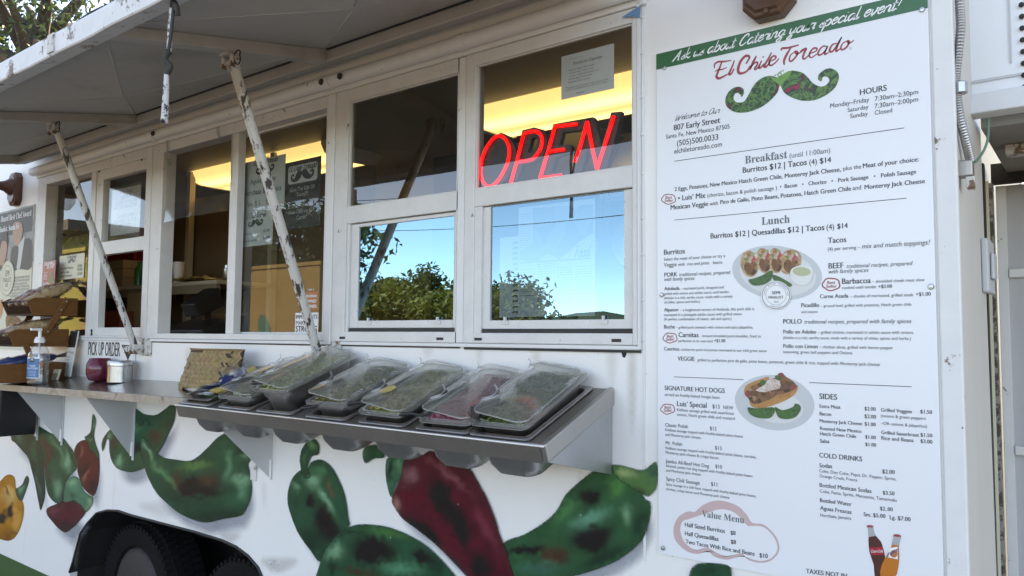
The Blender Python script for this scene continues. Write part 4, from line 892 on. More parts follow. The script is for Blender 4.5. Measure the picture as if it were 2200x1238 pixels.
# lettering helper: Blender's own text outlines as flat mesh
_tc = {}
def text_mesh(body, bold=0.0, shear=0.0, res=3):
    """outlines of the text; heavier type is the same outline laid three times, a hair apart"""
    vs, fs = _text_mesh(body, 0.0, shear, res)
    if bold < .008: return vs, fs
    V, F = [], []
    for k, dx in enumerate((0, -bold*.75, bold*.75)): F += [tuple(i+len(V) for i in f) for f in fs]; V += [Vector((v.x+dx, v.y, k*.00007)) for v in vs]
    return V, F
def _text_mesh(body, bold=0.0, shear=0.0, res=3):
    k = (body, bold, shear, res)
    if k in _tc: return _tc[k]
    c = bpy.data.curves.new('t', 'FONT'); c.body = body; c.size = 1; c.offset = bold; c.shear = shear; c.resolution_u = res; c.fill_mode = 'FRONT'
    o = bpy.data.objects.new('t', c); COL.objects.link(o); dg = bpy.context.evaluated_depsgraph_get()
    me = bpy.data.meshes.new_from_object(o.evaluated_get(dg)); r = ([v.co.copy() for v in me.vertices], [tuple(p.vertices) for p in me.polygons])
    bpy.data.objects.remove(o); bpy.data.curves.remove(c); bpy.data.meshes.remove(me); _tc[k] = r; return r
def _text2(s, body, size, bold=0.0, shear=0.0):
    vs, fs = text_mesh(body, bold, shear); s.add([(v.x*size, -v.z, v.y*size) for v in vs], fs); return s
MB.text2 = _text2
def _text(s, body, a, b, y, size=None, bold=0.0, shear=0.0, sy=None):
    """lettering on the plane Y = y from photograph point a to b (its baseline)"""
    A, B = W(*a, y), W(*b, y); vs, fs = text_mesh(body, bold, shear)
    x0 = min(v.x for v in vs); w = max(v.x for v in vs)-x0; kx = (B.x-A.x)/w; kz = size if size else kx*(sy or 1); sl = (B.z-A.z)/(B.x-A.x)
    if abs(sl) < .03: A = Vector((A.x, y, (A.z+B.z)/2)); sl = 0
    s.add([(A.x+(v.x-x0)*kx, y-v.z, A.z+sl*(v.x-x0)*kx+v.y*kz) for v in vs], fs); return s
MB.text = _text
cyltext('HAND', R(-62), .084, .0125); cyltext('SANITIZER', R(-62), .072, .0125); cyltext('M', (TL0+.50+TL0+.95)/2, .111, .018)
for k in range(4): cyltext('kills germs and leaves hands clean'[k*6:k*6+18], R(-62), .062-.007*k, .006)
rr = lab(R(-30), R(-23.5), .094, .108, 'logored', 'label_dot', .001, lb_)

# maroon jar, tin
j0 = on(WXY(214, -.070), -.070); jr = thing('candle_jar', j0, 'maroon glass jar with a cream label beside the metal tin', 'jar')
build(MB().lathe([(.034,0),(.044,.004),(.056,.028),(.060,.052),(.057,.078),(.046,.098),(.044,.104),(.041,.104),(.041,.07),(.01,.065)], j0, 32), 'jar_body', MT['jar'], jr, auto=60)
m = MB()
for k in range(9):
    t = R(-150+55*k/8)
    for h, r_ in ((.034, .0602), (.052, .0612), (.074, .0588)): m.v.append(j0+Vector((r_*math.cos(t), r_*math.sin(t), h)))
m.f = [(3*k+i, 3*k+i+1, 3*k+i+4, 3*k+i+3) for k in range(8) for i in range(2)]; build(m, 'label', MT['cream'], jr, smooth=True)
t0_ = on(WXY(258, -.075), -.075); tn = thing('metal_tin', t0_, 'round brushed metal tin on the counter', 'tin')
build(MB().lathe([(.050,0),(.052,.002),(.052,.072),(.050,.074)], t0_, 36), 'tin_body', MT['chrome'], tn, auto=40)
build(MB().lathe([(.050,.0742),(.0535,.075),(.0535,.094),(.052,.096)], t0_, 36), 'lid', MT['chrome'], tn, auto=40)
# leaflet holder and card holder
h0 = on(-4.075, -.045); bh = thing('leaflet_holder', h0, 'clear holder with black and white leaflets on the counter', 'holder')
def tilted(x0, x1, y0, z0, h, dy, th, ):
    return MB().add([(x, y, z) for (y, z) in ((y0, z0), (y0-th, z0), (y0+dy-th, z0+h), (y0+dy, z0+h)) for x in (x0, x1)], [(0,1,3,2),(2,3,5,4),(4,5,7,6),(6,7,1,0),(0,2,4,6),(1,7,5,3)])
lf = build(tilted(-4.115, -4.035, -.055, h0.z+.008, .225, .03, .006), 'leaflet', MT['paper'], bh)
build(tilted(-4.115, -4.035, -.0623, h0.z+.150, .082, .011, .0008).xform(Matrix.Translation((0,.019,0))), 'leaflet_heading', MT['blackprint'], lf)
m = MB(); m.text2('the Catering', .016, 0, .3); m.xform(Matrix.Translation((-4.108, -.0525, h0.z+.122)))
for k in range(6): q = MB().text2(['OPEN 6 DAYS', 'LOCATION', 'IN SANTA FE', 'HOUSE MADE', 'TACOS', 'TO GO'][k], .008, .01); q.xform(Matrix.Translation((-4.10, -.0565-.0008*k, h0.z+.10-.014*k))); m.add(q.v, q.f)
build(m, 'lettering', MT['ink'], lf)
build(MB().box(-4.12, -4.03, -.072, -.0695, h0.z, h0.z+.075).box(-4.12, -4.03, -.052, -.0495, h0.z, h0.z+.06).box(-4.12, -4.03, -.072, -.05, h0.z, h0.z+.002), 'stand', MT['plastic'], bh)
c0 = on(-4.075, -.115); ch = thing('card_holder', c0, 'small clear holder of tan business cards in front of the leaflets', 'holder')
build(tilted(-4.125, -4.040, -.110, c0.z+.004, .050, .012, .010), 'business_cards', MT['cream'], ch); build(tilted(-4.128, -4.036, -.123, c0.z+.001, .036, .006, .002), 'stand', MT['plastic'], ch)
# three tier wooden snack rack
rk = thing('snack_rack', (-4.2, -.2, 1.31), 'three tier brown wooden snack rack with wire fronts on the counter', 'rack')
XT0, XT1 = -4.42, -4.10
TIERS = [(-.213, -.010, 1.641, 1.730), (-.287, -.046, 1.488, 1.575), (-.355, -.044, 1.318, 1.410)]
wire = plain('dark_bronze_wire', (.04,.03,.025), .5, .3)
for ti, (yf_, yb_, z0, z1) in enumerate(TIERS):
    t = build(MB().prism([(XT1, yb_, z0), (XT1, yf_, z0), (XT1, yf_-.028, z1-.022), (XT1, yf_+.004, z1-.004), (XT1, yb_, z1)], (-.010, 0, 0)), 'tray', MT['wood'], rk, bevel=.0015)
    build(MB().prism([(XT0, yb_, z0), (XT0, yf_, z0), (XT0, yf_-.028, z1-.022), (XT0, yf_+.004, z1-.004), (XT0, yb_, z1)], (.010, 0, 0)), 'side_panel', MT['wood'], t)
    build(MB().box(XT0+.010, XT1-.010, yb_-.010, yb_, z0, z1), 'back_panel', MT['wood'], t); build(MB().box(XT0+.010, XT1-.010, yf_, yb_-.010, z0, z0+.008), 'tray_floor', MT['wood'], t)
    m = MB(); A_, B_ = Vector((0, yf_, z0+.002)), Vector((0, yf_-.030, z1-.020))
    for k in range(-5, 16):
        for sgn in (1, -1):
            xs_ = XT0+k*.022; dx = .066*sgn; xa_, xe_ = xs_, xs_+dx
            ta, te = 0.0, 1.0
            lo, hi = XT0, XT1
            def cl(xv): return (xv-xs_)/dx
            t0c, t1c = sorted((cl(lo), cl(hi))); ta, te = max(0, t0c), min(1, t1c)
            if te-ta < .05: continue
            p, q = A_.lerp(B_, ta), A_.lerp(B_, te); m.tube([(xs_+dx*ta, p.y, p.z), (xs_+dx*te, q.y, q.z)], .0011, 4, False)
    for e_ in (A_, B_): m.tube([(XT0, e_.y, e_.z), (XT1, e_.y, e_.z)], .0022, 5)
    tag(build(m, 'wire_front', wire, t), kind='stuff')
for xx in (XT1+.003, XT0-.003):
    a, b_ = WX(143, 645, -4.10), WX(99, 716, -4.10); a.x = b_.x = xx
    br = build(MB().bar(a+(a-b_)*.05, b_+(b_-a)*.05, .010, .030, (0,1,0)), 'brace', MT['wood'], rk, bevel=.004)
    for f_ in (.04, .30, .95): q = a.lerp(b_, f_); build(MB().lathe([(.001,.004),(.004,.003),(.005,0)], (q.x+.0055, q.y, q.z), 8, axis='x'), 'screw', MT['chrome'], br)
a, b_ = Vector((XT1+.003, -.24, 1.50)), Vector((XT1+.003, -.18, 1.345)); build(MB().bar(a, b_, .010, .028, (0,1,0)), 'brace', MT['wood'], rk, bevel=.004)
# bags of snacks in the trays
def bag(p, q, w, h, mat, label, k, grp=None):
    p, q = Vector(p), Vector(q); d = q-p; L = d.length; ax = d.normalized(); sd = Vector((1,0,0)); up = ax.cross(sd)*-1
    if up.z < 0: up = -up
    m = MB(); nu, nv = 22, 16
    for i in range(nu+1):
        t = i/nu; pr = (math.sin(math.pi*min(1, max(0, t)))**.45) if 0 < t < 1 else .05
        for j in range(nv):
            g = 2*math.pi*j/nv; c = p+ax*L*t+sd*(w*pr*math.cos(g))+up*(h*pr*math.sin(g))
            nn = noise.noise(c*38+Vector((k*7,0,0)))*.007+noise.noise(c*90)*.004; c += (sd*math.cos(g)+up*math.sin(g))*nn*(pr); m.v.append(c)
    m.f = [(i*nv+j, i*nv+(j+1) % nv, (i+1)*nv+(j+1) % nv, (i+1)*nv+j) for i in range(nu) for j in range(nv)]
    th_ = thing('snack_bag', p, label, 'bag', grp); build(MB().add(m.v, m.f), 'contents', mat, th_, smooth=True)
    m2 = MB(); m2.f = list(m.f); m2.v = [v+(v-(p+ax*(v-p).dot(ax))).normalized()*(.004+.003*noise.noise(v*25)) for v in m.v]
    build(m2, 'wrapper', MT['wrap'], th_, smooth=True)
    tip = q+ax*.004; fan = MB(); 
    for i in range(9):
        a_ = -1+2*i/8
        fan.v += [q-ax*.012+sd*(w*.35*a_)+up*(.006*math.sin(i*2.1)), q+ax*.045+sd*(w*.75*a_)+up*(.012*math.sin(i*2.6))]
    fan.f = [(2*i, 2*i+1, 2*i+3, 2*i+2) for i in range(8)]; build(fan, 'bag_end', MT['wrap'], th_, smooth=True)
MT['wrap'] = glass('crinkled_cellophane', (.985,.985,.98), .022, 0, .10, .0, (.6,.6,.6), dirt=.025)
nut = patches('pink_brown_crackling', [(.27,.10,.055),(.36,.18,.10),(.18,.065,.035),(.44,.27,.15)], 70, .6, True, .8)
nut2 = patches('tan_puffed_crackling', [(.38,.24,.12),(.48,.34,.19),(.26,.15,.075)], 60, .6, True, .8)
bag((-4.160, -0.242, 1.690), (-4.155, -0.015, 1.800), .036, .028, nut2, 'bag of tan crackling lying on the top tray nearest the window', 1, 'snack bags in the rack')
bag((-4.240, -0.242, 1.690), (-4.240, -0.015, 1.810), .038, .030, nut, 'bag of reddish crackling in the middle of the top tray', 2, 'snack bags in the rack')
bag((-4.330, -0.242, 1.690), (-4.330, -0.015, 1.800), .038, .030, nut, 'bag of reddish crackling at the far side of the top tray', 3, 'snack bags in the rack')
bag((-4.170, -0.315, 1.540), (-4.160, -0.055, 1.620), .042, .030, nut2, 'bag of tan crackling on the second tray nearest the sanitizer', 4, 'snack bags in the rack')
bag((-4.280, -0.315, 1.535), (-4.280, -0.055, 1.615), .045, .030, nut, 'bag of reddish crackling at the far side of the second tray', 5, 'snack bags in the rack')
bag((-4.190, -0.375, 1.395), (-4.170, -0.065, 1.440), .06, .026, MT['bluebag'], 'dark snack bag in the lowest tray', 6, 'snack bags in the rack')
# ================================================================== SCRIPT LETTERING (brush strokes)
GL_ = {
 'a': (1.0, [[(.75,.85),(.45,1),(.12,.7),(.1,.2),(.35,0),(.65,.3),(.8,.95)], [(.8,.95),(.75,.3),(.85,0),(1.08,.25)]]),
 'b': (.85, [[(.1,1.9),(.1,.3),(.3,0),(.65,.2),(.7,.7),(.45,1),(.12,.6)]]), 'c': (.78, [[(.7,.8),(.45,1),(.1,.65),(.12,.2),(.4,0),(.8,.3)]]),
 'd': (1.0, [[(.7,.8),(.45,1),(.1,.65),(.12,.2),(.4,0),(.72,.5)], [(.85,1.9),(.74,.5),(.82,0),(1.08,.25)]]),
 'e': (.78, [[(.1,.45),(.6,.65),(.55,.98),(.25,.9),(.08,.4),(.3,0),(.82,.35)]]),
 'g': (.95, [[(.7,.85),(.42,1),(.1,.65),(.15,.2),(.4,.05),(.7,.5)], [(.78,.95),(.7,0),(.55,-.75),(.2,-.8),(.15,-.5),(.5,-.15),(1,.25)]]),
 'h': (.9, [[(.1,1.9),(.05,0)], [(.08,.5),(.4,.98),(.6,.8),(.58,.15),(.7,0),(.95,.25)]]),
 'i': (.42, [[(.1,.95),(.1,.15),(.22,0),(.46,.25)], [(.10,1.36),(.14,1.44)]]), 'k': (.75, [[(.1,1.9),(.05,0)], [(.58,.98),(.1,.5),(.6,0),(.8,.2)]]),
 'l': (.42, [[(.12,1.9),(.1,.2),(.22,0),(.46,.25)]]), 'm': (1.3, [[(.05,.95),(.05,0)], [(.06,.6),(.35,1),(.5,.8),(.48,0)], [(.5,.6),(.8,1),(.97,.8),(.95,.15),(1.1,0),(1.3,.2)]]),
 'n': (.9, [[(.08,.95),(.05,0)], [(.08,.6),(.42,1),(.6,.8),(.58,.15),(.7,0),(.95,.25)]]), 'o': (.82, [[(.45,1),(.1,.7),(.12,.2),(.4,0),(.7,.3),(.68,.8),(.42,1),(.6,.75),(.88,.85)]]),
 'p': (.88, [[(.12,.95),(.08,.1),(.0,-.85)], [(.1,.5),(.42,1),(.72,.7),(.65,.2),(.35,0),(.1,.2)]]), 'r': (.68, [[(.05,.8),(.22,1.05),(.3,.9),(.62,.88),(.5,.3),(.58,0),(.75,.2)]]),
 's': (.68, [[(.05,.2),(.4,.75),(.42,1.05),(.5,.5),(.5,.1),(.25,0),(.08,.15)], [(.4,.05),(.7,.3)]]), 't': (.5, [[(.15,1.6),(.1,.2),(.25,0),(.5,.25)], [(-.1,1.05),(.45,1.1)]]),
 'u': (.92, [[(.08,.95),(.08,.2),(.28,0),(.6,.4),(.66,.95)], [(.66,.95),(.62,.2),(.72,0),(.98,.25)]]), 'v': (.8, [[(.08,.95),(.2,.05),(.3,0),(.62,.6),(.6,1),(.85,.9)]]),
 'y': (.9, [[(.08,.95),(.1,.25),(.3,.05),(.62,.5)], [(.72,.95),(.6,0),(.42,-.7),(.1,-.8),(.08,-.5),(.45,-.15),(.95,.25)]]),
 'A': (1.3, [[(.0,.1),(.1,0),(.5,.9),(.85,1.8)], [(.85,1.8),(.88,.6),(.95,.0),(1.1,.1)], [(.35,.7),(1.0,.72)]]), 'C': (1.2, [[(.95,1.3),(1.0,1.6),(.78,1.8),(.42,1.55),(.15,.9),(.15,.35),(.42,0),(.75,.1),(1.05,.45)]]),
 'E': (1.1, [[(1.05,1.6),(.8,1.8),(.4,1.6),(.4,1.15),(.7,.98)], [(.7,.98),(.2,.8),(.08,.3),(.4,0),(.8,.1),(1.05,.4)]]), 'T': (1.0, [[(.05,1.4),(.2,1.75),(.7,1.7),(1.2,1.85)], [(.75,1.72),(.55,.8),(.4,0)]]),
 'W': (1.7, [[(.1,1.75),(.25,.1),(.35,0),(.8,1.4)], [(.8,1.4),(.95,.1),(1.05,0),(1.6,1.7)]]), 'O': (1.2, [[(.8,1.75),(.3,1.5),(.1,.7),(.35,.05),(.75,.1),(1.1,.9),(1.0,1.6),(.7,1.75),(.8,1.5)]]),
 '!': (.4, [[(.3,1.9),(.15,.5)], [(.1,.05),(.12,.12)]]), 'F': (1.0, [[(.1,1.5),(.3,1.75),(1.0,1.7)], [(.55,1.7),(.4,.8),(.3,0)], [(.2,.9),(.8,.95)]]), ' ': (.55, [])}
def script(m, s, a, b, y, w=.17, shear=.38):
    A, B = W(*a, y), W(*b, y); tot = sum(GL_[c][0] for c in s); k = (B.x-A.x)/tot; x = 0; sl = (B.z-A.z)/(B.x-A.x)
    if abs(sl) < .04: sl = 0; A.z = (A.z+B.z)/2
    for c in s:
        adv, ss = GL_[c]
        for st_ in ss: m.ribbon([(A.x+(x+px_+shear*(py_-.0))*k, A.z+py_*k*.80+sl*(x+px_)*k) for px_, py_ in st_], w*k, y, 4)
        x += adv
    return m
def FP(m, pts, y, k=1, ox=0, oy=0, smooth=0):
    """flat print traced from the photograph onto the plane Y = y"""
    q = px(pts, k, ox, oy)
    if smooth: q = [(p.x, p.y) for p in sp([Vector((a, b, 0)) for a, b in q], smooth, True)]
    return m.flat([(p.x, p.z) for p in (W(u, v, y) for u, v in q)], y)
def ell(cx, cy, rx, ry, rot=0, n=32): 
    c, s = math.cos(R(rot)), math.sin(R(rot)); return [(cx+rx*math.cos(2*math.pi*i/n)*c-ry*math.sin(2*math.pi*i/n)*s, cy+rx*math.cos(2*math.pi*i/n)*s+ry*math.sin(2*math.pi*i/n)*c) for i in range(n)]
MUST = [(570,910),(600,860),(590,800),(540,775),(470,785),(400,840),(360,920),(360,1000),(400,1060),(480,1105),(580,1115),(700,1095),(830,1040),(940,960),(1040,850),(1075,750),(1120,840),(1200,900),(1310,945),(1430,960),(1560,940),(1700,870),(1800,780),(1845,680),(1840,600),(1790,550),(1720,530),(1640,560),(1580,620),(1575,680),(1620,700),(1635,650),(1680,640),(1720,670),(1710,720),(1650,765),(1580,765),(1500,720),(1440,650),(1370,590),(1280,565),(1200,565),(1130,600),(1080,650),(1030,650),(960,630),(880,640),(790,690),(720,770),(660,880),(610,960),(560,980),(500,975),(465,930),(480,870),(520,855),(555,880)]
def mustache(m, x, z, w, y, tilt=0):
    """the same chile moustache, w metres wide, centred at x, z"""
    for_ = [((p[0]-1100)/1485*w, -((p[1]+(p[0]-1100)*.145)-800)/1485*w) for p in MUST]; return m.flat([(x+a, z+b+a*tilt) for a, b in for_], y)

# ================================================================== MENU BOARD
YB = -.007
mb_ = thing('menu_board', (-.573, -.004, 1.03), 'tall white printed menu board with a green banner on top', 'menu board')
BX0, BX1, BZ0, BZ1 = -.8815, -.2665, 1.028, 2.272
build(MB().box(BX0, BX1, YB, -.0012, BZ0, BZ1), 'panel', MT['board'], mb_, bevel=.0008)
zb1 = W(1416.3, 148.9, YB).z; zb2 = W(1994.2, 20.6, YB).z
Y1, Y2, Y3, Y4, Y5 = YB-.0005, YB-.0009, YB-.0013, YB-.0017, YB-.0021
band = build(MB().flat([(BX0, zb1), (BX1, (zb2+zb1)/2+.002), (BX1, BZ1), (BX0, BZ1)], Y1), 'banner', MT['bandgreen'], mb_)
A3 = lambda *p: px(p, 3.492, 1390, 0); A4 = lambda *p: px(p, 3.492, 1400, 300); A5 = lambda *p: px(p, 3.492, 1400, 520); A6 = lambda *p: px(p, 3.492, 1400, 780); A7 = lambda *p: px(p, 3.333, 1400, 980)
m = MB(); script(m, 'Ask us about Catering your special event!', *A3((188,456), (1890,76)), Y2, .20); build(m, 'banner_lettering', MT['white'], band)
LG = [([(215,530),(215,480),(260,447),(330,442),(435,428)],22), ([(310,447),(268,560),(243,620),(243,648),(272,664),(320,645),(385,608)],30), ([(222,580),(250,556),(310,546),(378,520)],16),
 ([(475,428),(442,520),(405,598),(413,613),(440,595),(472,535)],26), ([(628,472),(672,395),(655,368),(610,378),(552,450),(524,540),(535,590),(572,597),(640,568),(684,498)],32),
 ([(765,368),(722,450),(678,552)],28), ([(690,520),(740,462),(776,452),(772,490),(742,535),(760,545),(805,498)],22), ([(832,430),(802,500),(797,522),(820,524),(865,468)],24), ([(848,392),(860,372)],24),
 ([(965,322),(912,420),(868,498),(873,513),(900,505),(945,448)],26), ([(932,445),(1008,410),(1018,378),(985,372),(942,420),(932,478),(962,493),(1020,450),(1062,402)],22),
 ([(1090,300),(1102,270),(1180,262),(1322,224)],24), ([(1215,262),(1162,350),(1128,430),(1130,488)],28), ([(1262,318),(1212,360),(1197,418),(1222,440),(1280,382),(1308,322),(1270,310),(1300,345),(1395,288)],20),
 ([(1340,312),(1370,288),(1418,272),(1392,330),(1374,395),(1402,405),(1450,360)],22), ([(1452,340),(1540,310),(1558,272),(1520,266),(1476,310),(1458,368),(1492,388),(1565,340)],20),
 ([(1692,245),(1640,242),(1592,290),(1572,338),(1600,358),(1660,310),(1702,238)],20), ([(1702,238),(1668,310),(1664,348),(1715,322)],20),
 ([(1818,202),(1762,222),(1728,280),(1733,313),(1780,292),(1884,120)],22), ([(1884,120),(1822,250),(1812,308),(1862,275)],22), ([(1950,176),(1902,200),(1873,258),(1892,288),(1950,250),(1983,184),(1958,170),(1982,204),(2045,162)],20)]
m = MB()
for st_, w_ in LG: m.ribbon([(p.x, p.z) for p in (W(u, v, Y1) for u, v in px(st_, 6.111, 1500, 60))], w_/6.111/760, Y1, 4)
m.ribbon([(p.x, p.z) for p in (W(u, v, Y1) for u, v in px(ell(2002,268,16,16,0,10), 6.111, 1500, 60))], .0006, Y1, 2, False)
build(m, 'logo_lettering', MT['logored'], mb_)
chm = patches('chile_moustache_print', [(.34,.02,.06),(.30,.02,.05),(.012,.022,.014),(.02,.08,.03),(.10,.24,.05),(.02,.08,.03),(.012,.03,.016),(.14,.28,.06),(.02,.06,.025)], 34, .4)
lg = build(FP(MB(), MUST, Y1, 6.111, 1500, 60, 3), 'logo_moustache', chm, mb_)
lime = plain('lime_print', (.12,.30,.07), .4)
m = MB(); FP(m, [(940,630),(1000,655),(1060,645),(1110,610),(1180,570),(1230,570),(1190,640),(1130,700),(1085,750),(1050,735),(985,690)], Y2, 6.111, 1500, 60, 3)
m.ribbon([(p.x, p.z) for p in (W(u, v, Y2) for u, v in px([(1100,650),(1060,640),(1045,610),(1070,590),(1095,605),(1075,625)], 6.111, 1500, 60))], .0022, Y2, 4)
m.ribbon([(p.x, p.z) for p in (W(u, v, Y2) for u, v in px([(1050,595),(1085,570),(1118,565),(1122,548)], 6.111, 1500, 60))], .0018, Y2, 4); m.ribbon([(p.x, p.z) for p in (W(u, v, Y2) for u, v in px([(992,620),(1010,625),(1030,602)], 6.111, 1500, 60))], .0016, Y2, 4)
build(m, 'logo_stem', lime, lg)
m = MB(); script(m, 'Welcome to Our', *A3((208,903), (540,850)), Y1, .16); build(m, 'script_lettering', MT['ink'], mb_)
BD = .030
def lines(ls, mat='ink', name='lettering'):
    m = MB()
    for q, s, a, b, bold, shr in ls: m.text(s, *q(a, b), Y1, None, bold if bold > .01 else .008, shr, 1.10)
    return build(m, name, MT[mat], mb_)
lines([(A3,'HOURS',(1597,713),(1800,680),BD,0),(A3,'Monday–Friday',(1375,810),(1668,764),0,0),(A3,'7:30am–2:30pm',(1710,757),(2035,707),.004,0),(A3,'Saturday',(1505,842),(1662,816),0,0),(A3,'7:30am–2:00pm',(1708,812),(2035,762),.004,0),(A3,'Sunday',(1525,888),(1657,867),0,0),(A3,'Closed',(1708,862),(1840,843),.004,0)])
lines([(A3,'807 Early Street',(200,978),(550,922),BD,0),(A3,'Santa Fe, New Mexico 87505',(142,1043),(620,964),.004,0),(A3,'(505)500.0033',(225,1098),(535,1046),.012,0),(A3,'elchiletoreado.com',(205,1155),(563,1098),.004,0)])
def mser(s): return ''.join(chr(0x1D400+ord(c)-65) if 'A' <= c <= 'Z' else chr(0x1D41A+ord(c)-97) if 'a' <= c <= 'z' else c for c in s)
lines([(A4,mser('Breakfast'),(700,180),(1018,140),0,0),(A4,'(until 11:00am)',(1035,137),(1340,100),.004,0),(A4,mser('Lunch'),(825,643),(1037,622),0,0),(A7,mser('Value Menu'),(360,438),(663,477),0,0)], 'inkg', 'heading')
lines([(A4,'Burritos $12 | Tacos',(683,248),(1165,194),BD,0),(A4,'(4)',(1183,190),(1240,184),.004,0),(A4,'$14',(1262,180),(1347,170),BD,0),(A4,'2 Eggs, Potatoes, New Mexico Hatch Green Chile, Monterey Jack Cheese,',(172,388),(1420,238),BD,0),(A4,'plus the',(1437,232),(1572,217),0,0),(A4,'Meat of your choice:',(1585,212),(2005,165),BD,0),
 (A4,'• Luis’ Mix',(198,458),(405,438),BD,0),(A4,'(chorizo, bacon & polish sausage )',(418,435),(940,375),0,0),(A4,'•  Bacon   •   Chorizo   •   Pork Sausage   •   Polish Sausage',(962,366),(1985,258),BD,0),
 (A4,'Mexican Veggie',(142,528),(424,498),BD,0),(A4,'with',(435,496),(497,490),0,0),(A4,'Pico de Gallo, Pinto Beans, Potatoes, Hatch Green Chile',(515,487),(1497,380),BD,0),(A4,'and',(1508,380),(1572,374),0,0),(A4,'Monterey Jack Cheese',(1597,372),(2052,328),BD,0)])
lines([(A4,'Burritos $12 | Quesadillas $12 | Tacos',(442,742),(1297,680),BD,0),(A4,'(4)',(1312,678),(1370,673),.004,0),(A4,'$14',(1392,670),(1472,662),BD,0),(A4,'Tacos',(1322,777),(1462,770),BD,0),(A4,'(4) per serving –',(1322,833),(1565,822),0,0),(A4,'mix and match toppings!',(1577,818),(2090,787),0,.25),(A4,'Burritos',(92,865),(250,855),BD,0)])
lines([(A5,'Select the meat of your choice or try a',(92,142),(552,115),0,0),(A5,'Veggie',(92,187),(188,182),.012,0),(A5,'with  rice and pinto   beans.',(198,180),(535,163),0,0),(A5,'PORK',(95,262),(192,257),BD,0),(A5,'traditional recipes, prepared',(208,256),(592,241),0,.25),(A5,'with family spices',(95,293),(322,286),0,.25),
 (A5,'Adobada',(95,363),(210,360),BD,0),(A5,'– marinated pork, chopped and',(218,358),(540,350),0,0),(A5,'grilled with onions and adobo sauce, until tender.',(95,396),(585,385),0,0),(A5,'(Adobo is a rich, earthy sauce, made with a variety',(95,430),(608,418),0,0),(A5,'of chiles, spices and herbs.)',(95,462),(362,456),0,0),
 (A5,'Alpastor',(93,522),(205,520),BD,0),(A5,'– a heightened version of Adobada, this pork dish is',(215,520),(770,512),0,0),(A5,'marinated in a pineapple adobo sauce with grilled onion.',(93,557),(680,550),0,0),(A5,'(A perfect combination of sweet, salt and spice.)',(93,590),(598,585),0,0),
 (A5,'Buche',(93,650),(175,650),BD,0),(A5,'– grilled pork stomach with onions and spicy jalapeños.',(183,650),(762,650),0,0),(A5,'Carnitas',(202,715),(352,714),BD,0),(A5,'– braised shredded pork shoulder, fried to',(362,714),(820,718),0,0),(A5,'perfection in its own lard',(202,752),(457,753),0,0),(A5,'+$1.00',(468,752),(553,753),BD,0),
 (A5,'Cueritos',(93,815),(207,815),BD,0),(A5,'–chicharrón pork rind pieces marinated in our mild green sauce',(210,815),(863,828),0,0),(A5,'VEGGIE',(195,890),(323,893),BD,0),(A5,'grilled to perfection pico de gallo, pinto beans, potatoes, green chile & rice, topped with Monterey jack cheese',(345,896),(1713,930),.004,0)])
lines([(A5,'BEEF',(1327,200),(1440,195),BD,0),(A5,'traditional recipes, prepared',(1463,192),(1960,178),0,.25),(A5,'with family spices',(1328,235),(1628,228),0,.25),(A5,'Barbacoa',(1428,315),(1645,309),BD,0),(A5,'– shredded cheek meat slow',(1655,306),(2048,296),.004,0),(A5,'cooked until tender',(1428,353),(1688,348),.004,0),(A5,'+$2.00',(1700,347),(1805,344),BD,0),
 (A5,'Carne Asada',(1262,423),(1477,418),BD,0),(A5,'– chunks of marinated, grilled steak',(1488,418),(1965,408),.004,0),(A5,'+$1.00',(1982,405),(2095,403),BD,0),(A5,'Picadillo',(1122,490),(1258,488),BD,0),(A5,'– ground beef, grilled with potatoes, Hatch green chile',(1267,490),(1950,478),.004,0),(A5,'and onions',(1122,535),(1245,533),0,0),
 (A5,'POLLO',(987,613),(1127,612),BD,0),(A5,'traditional recipes, prepared with family spices',(1147,612),(1950,610),0,.25),(A5,'Pollo en Adobo',(988,688),(1235,688),BD,0),(A5,'– grilled chicken, marinated in adobo sauce with onions.',(1247,688),(1968,690),.004,0),(A5,'(Adobo is a rich, earthy sauce, made with a variety of chiles, spices and herbs.)',(988,730),(1945,733),.004,0),
 (A5,'Pollo con Limon',(988,795),(1247,798),BD,0),(A5,'– chicken slices, grilled with lemon pepper',(1260,798),(1812,805),.004,0),(A5,'seasoning, green bell peppers and Onions.',(988,836),(1510,842),.004,0)])
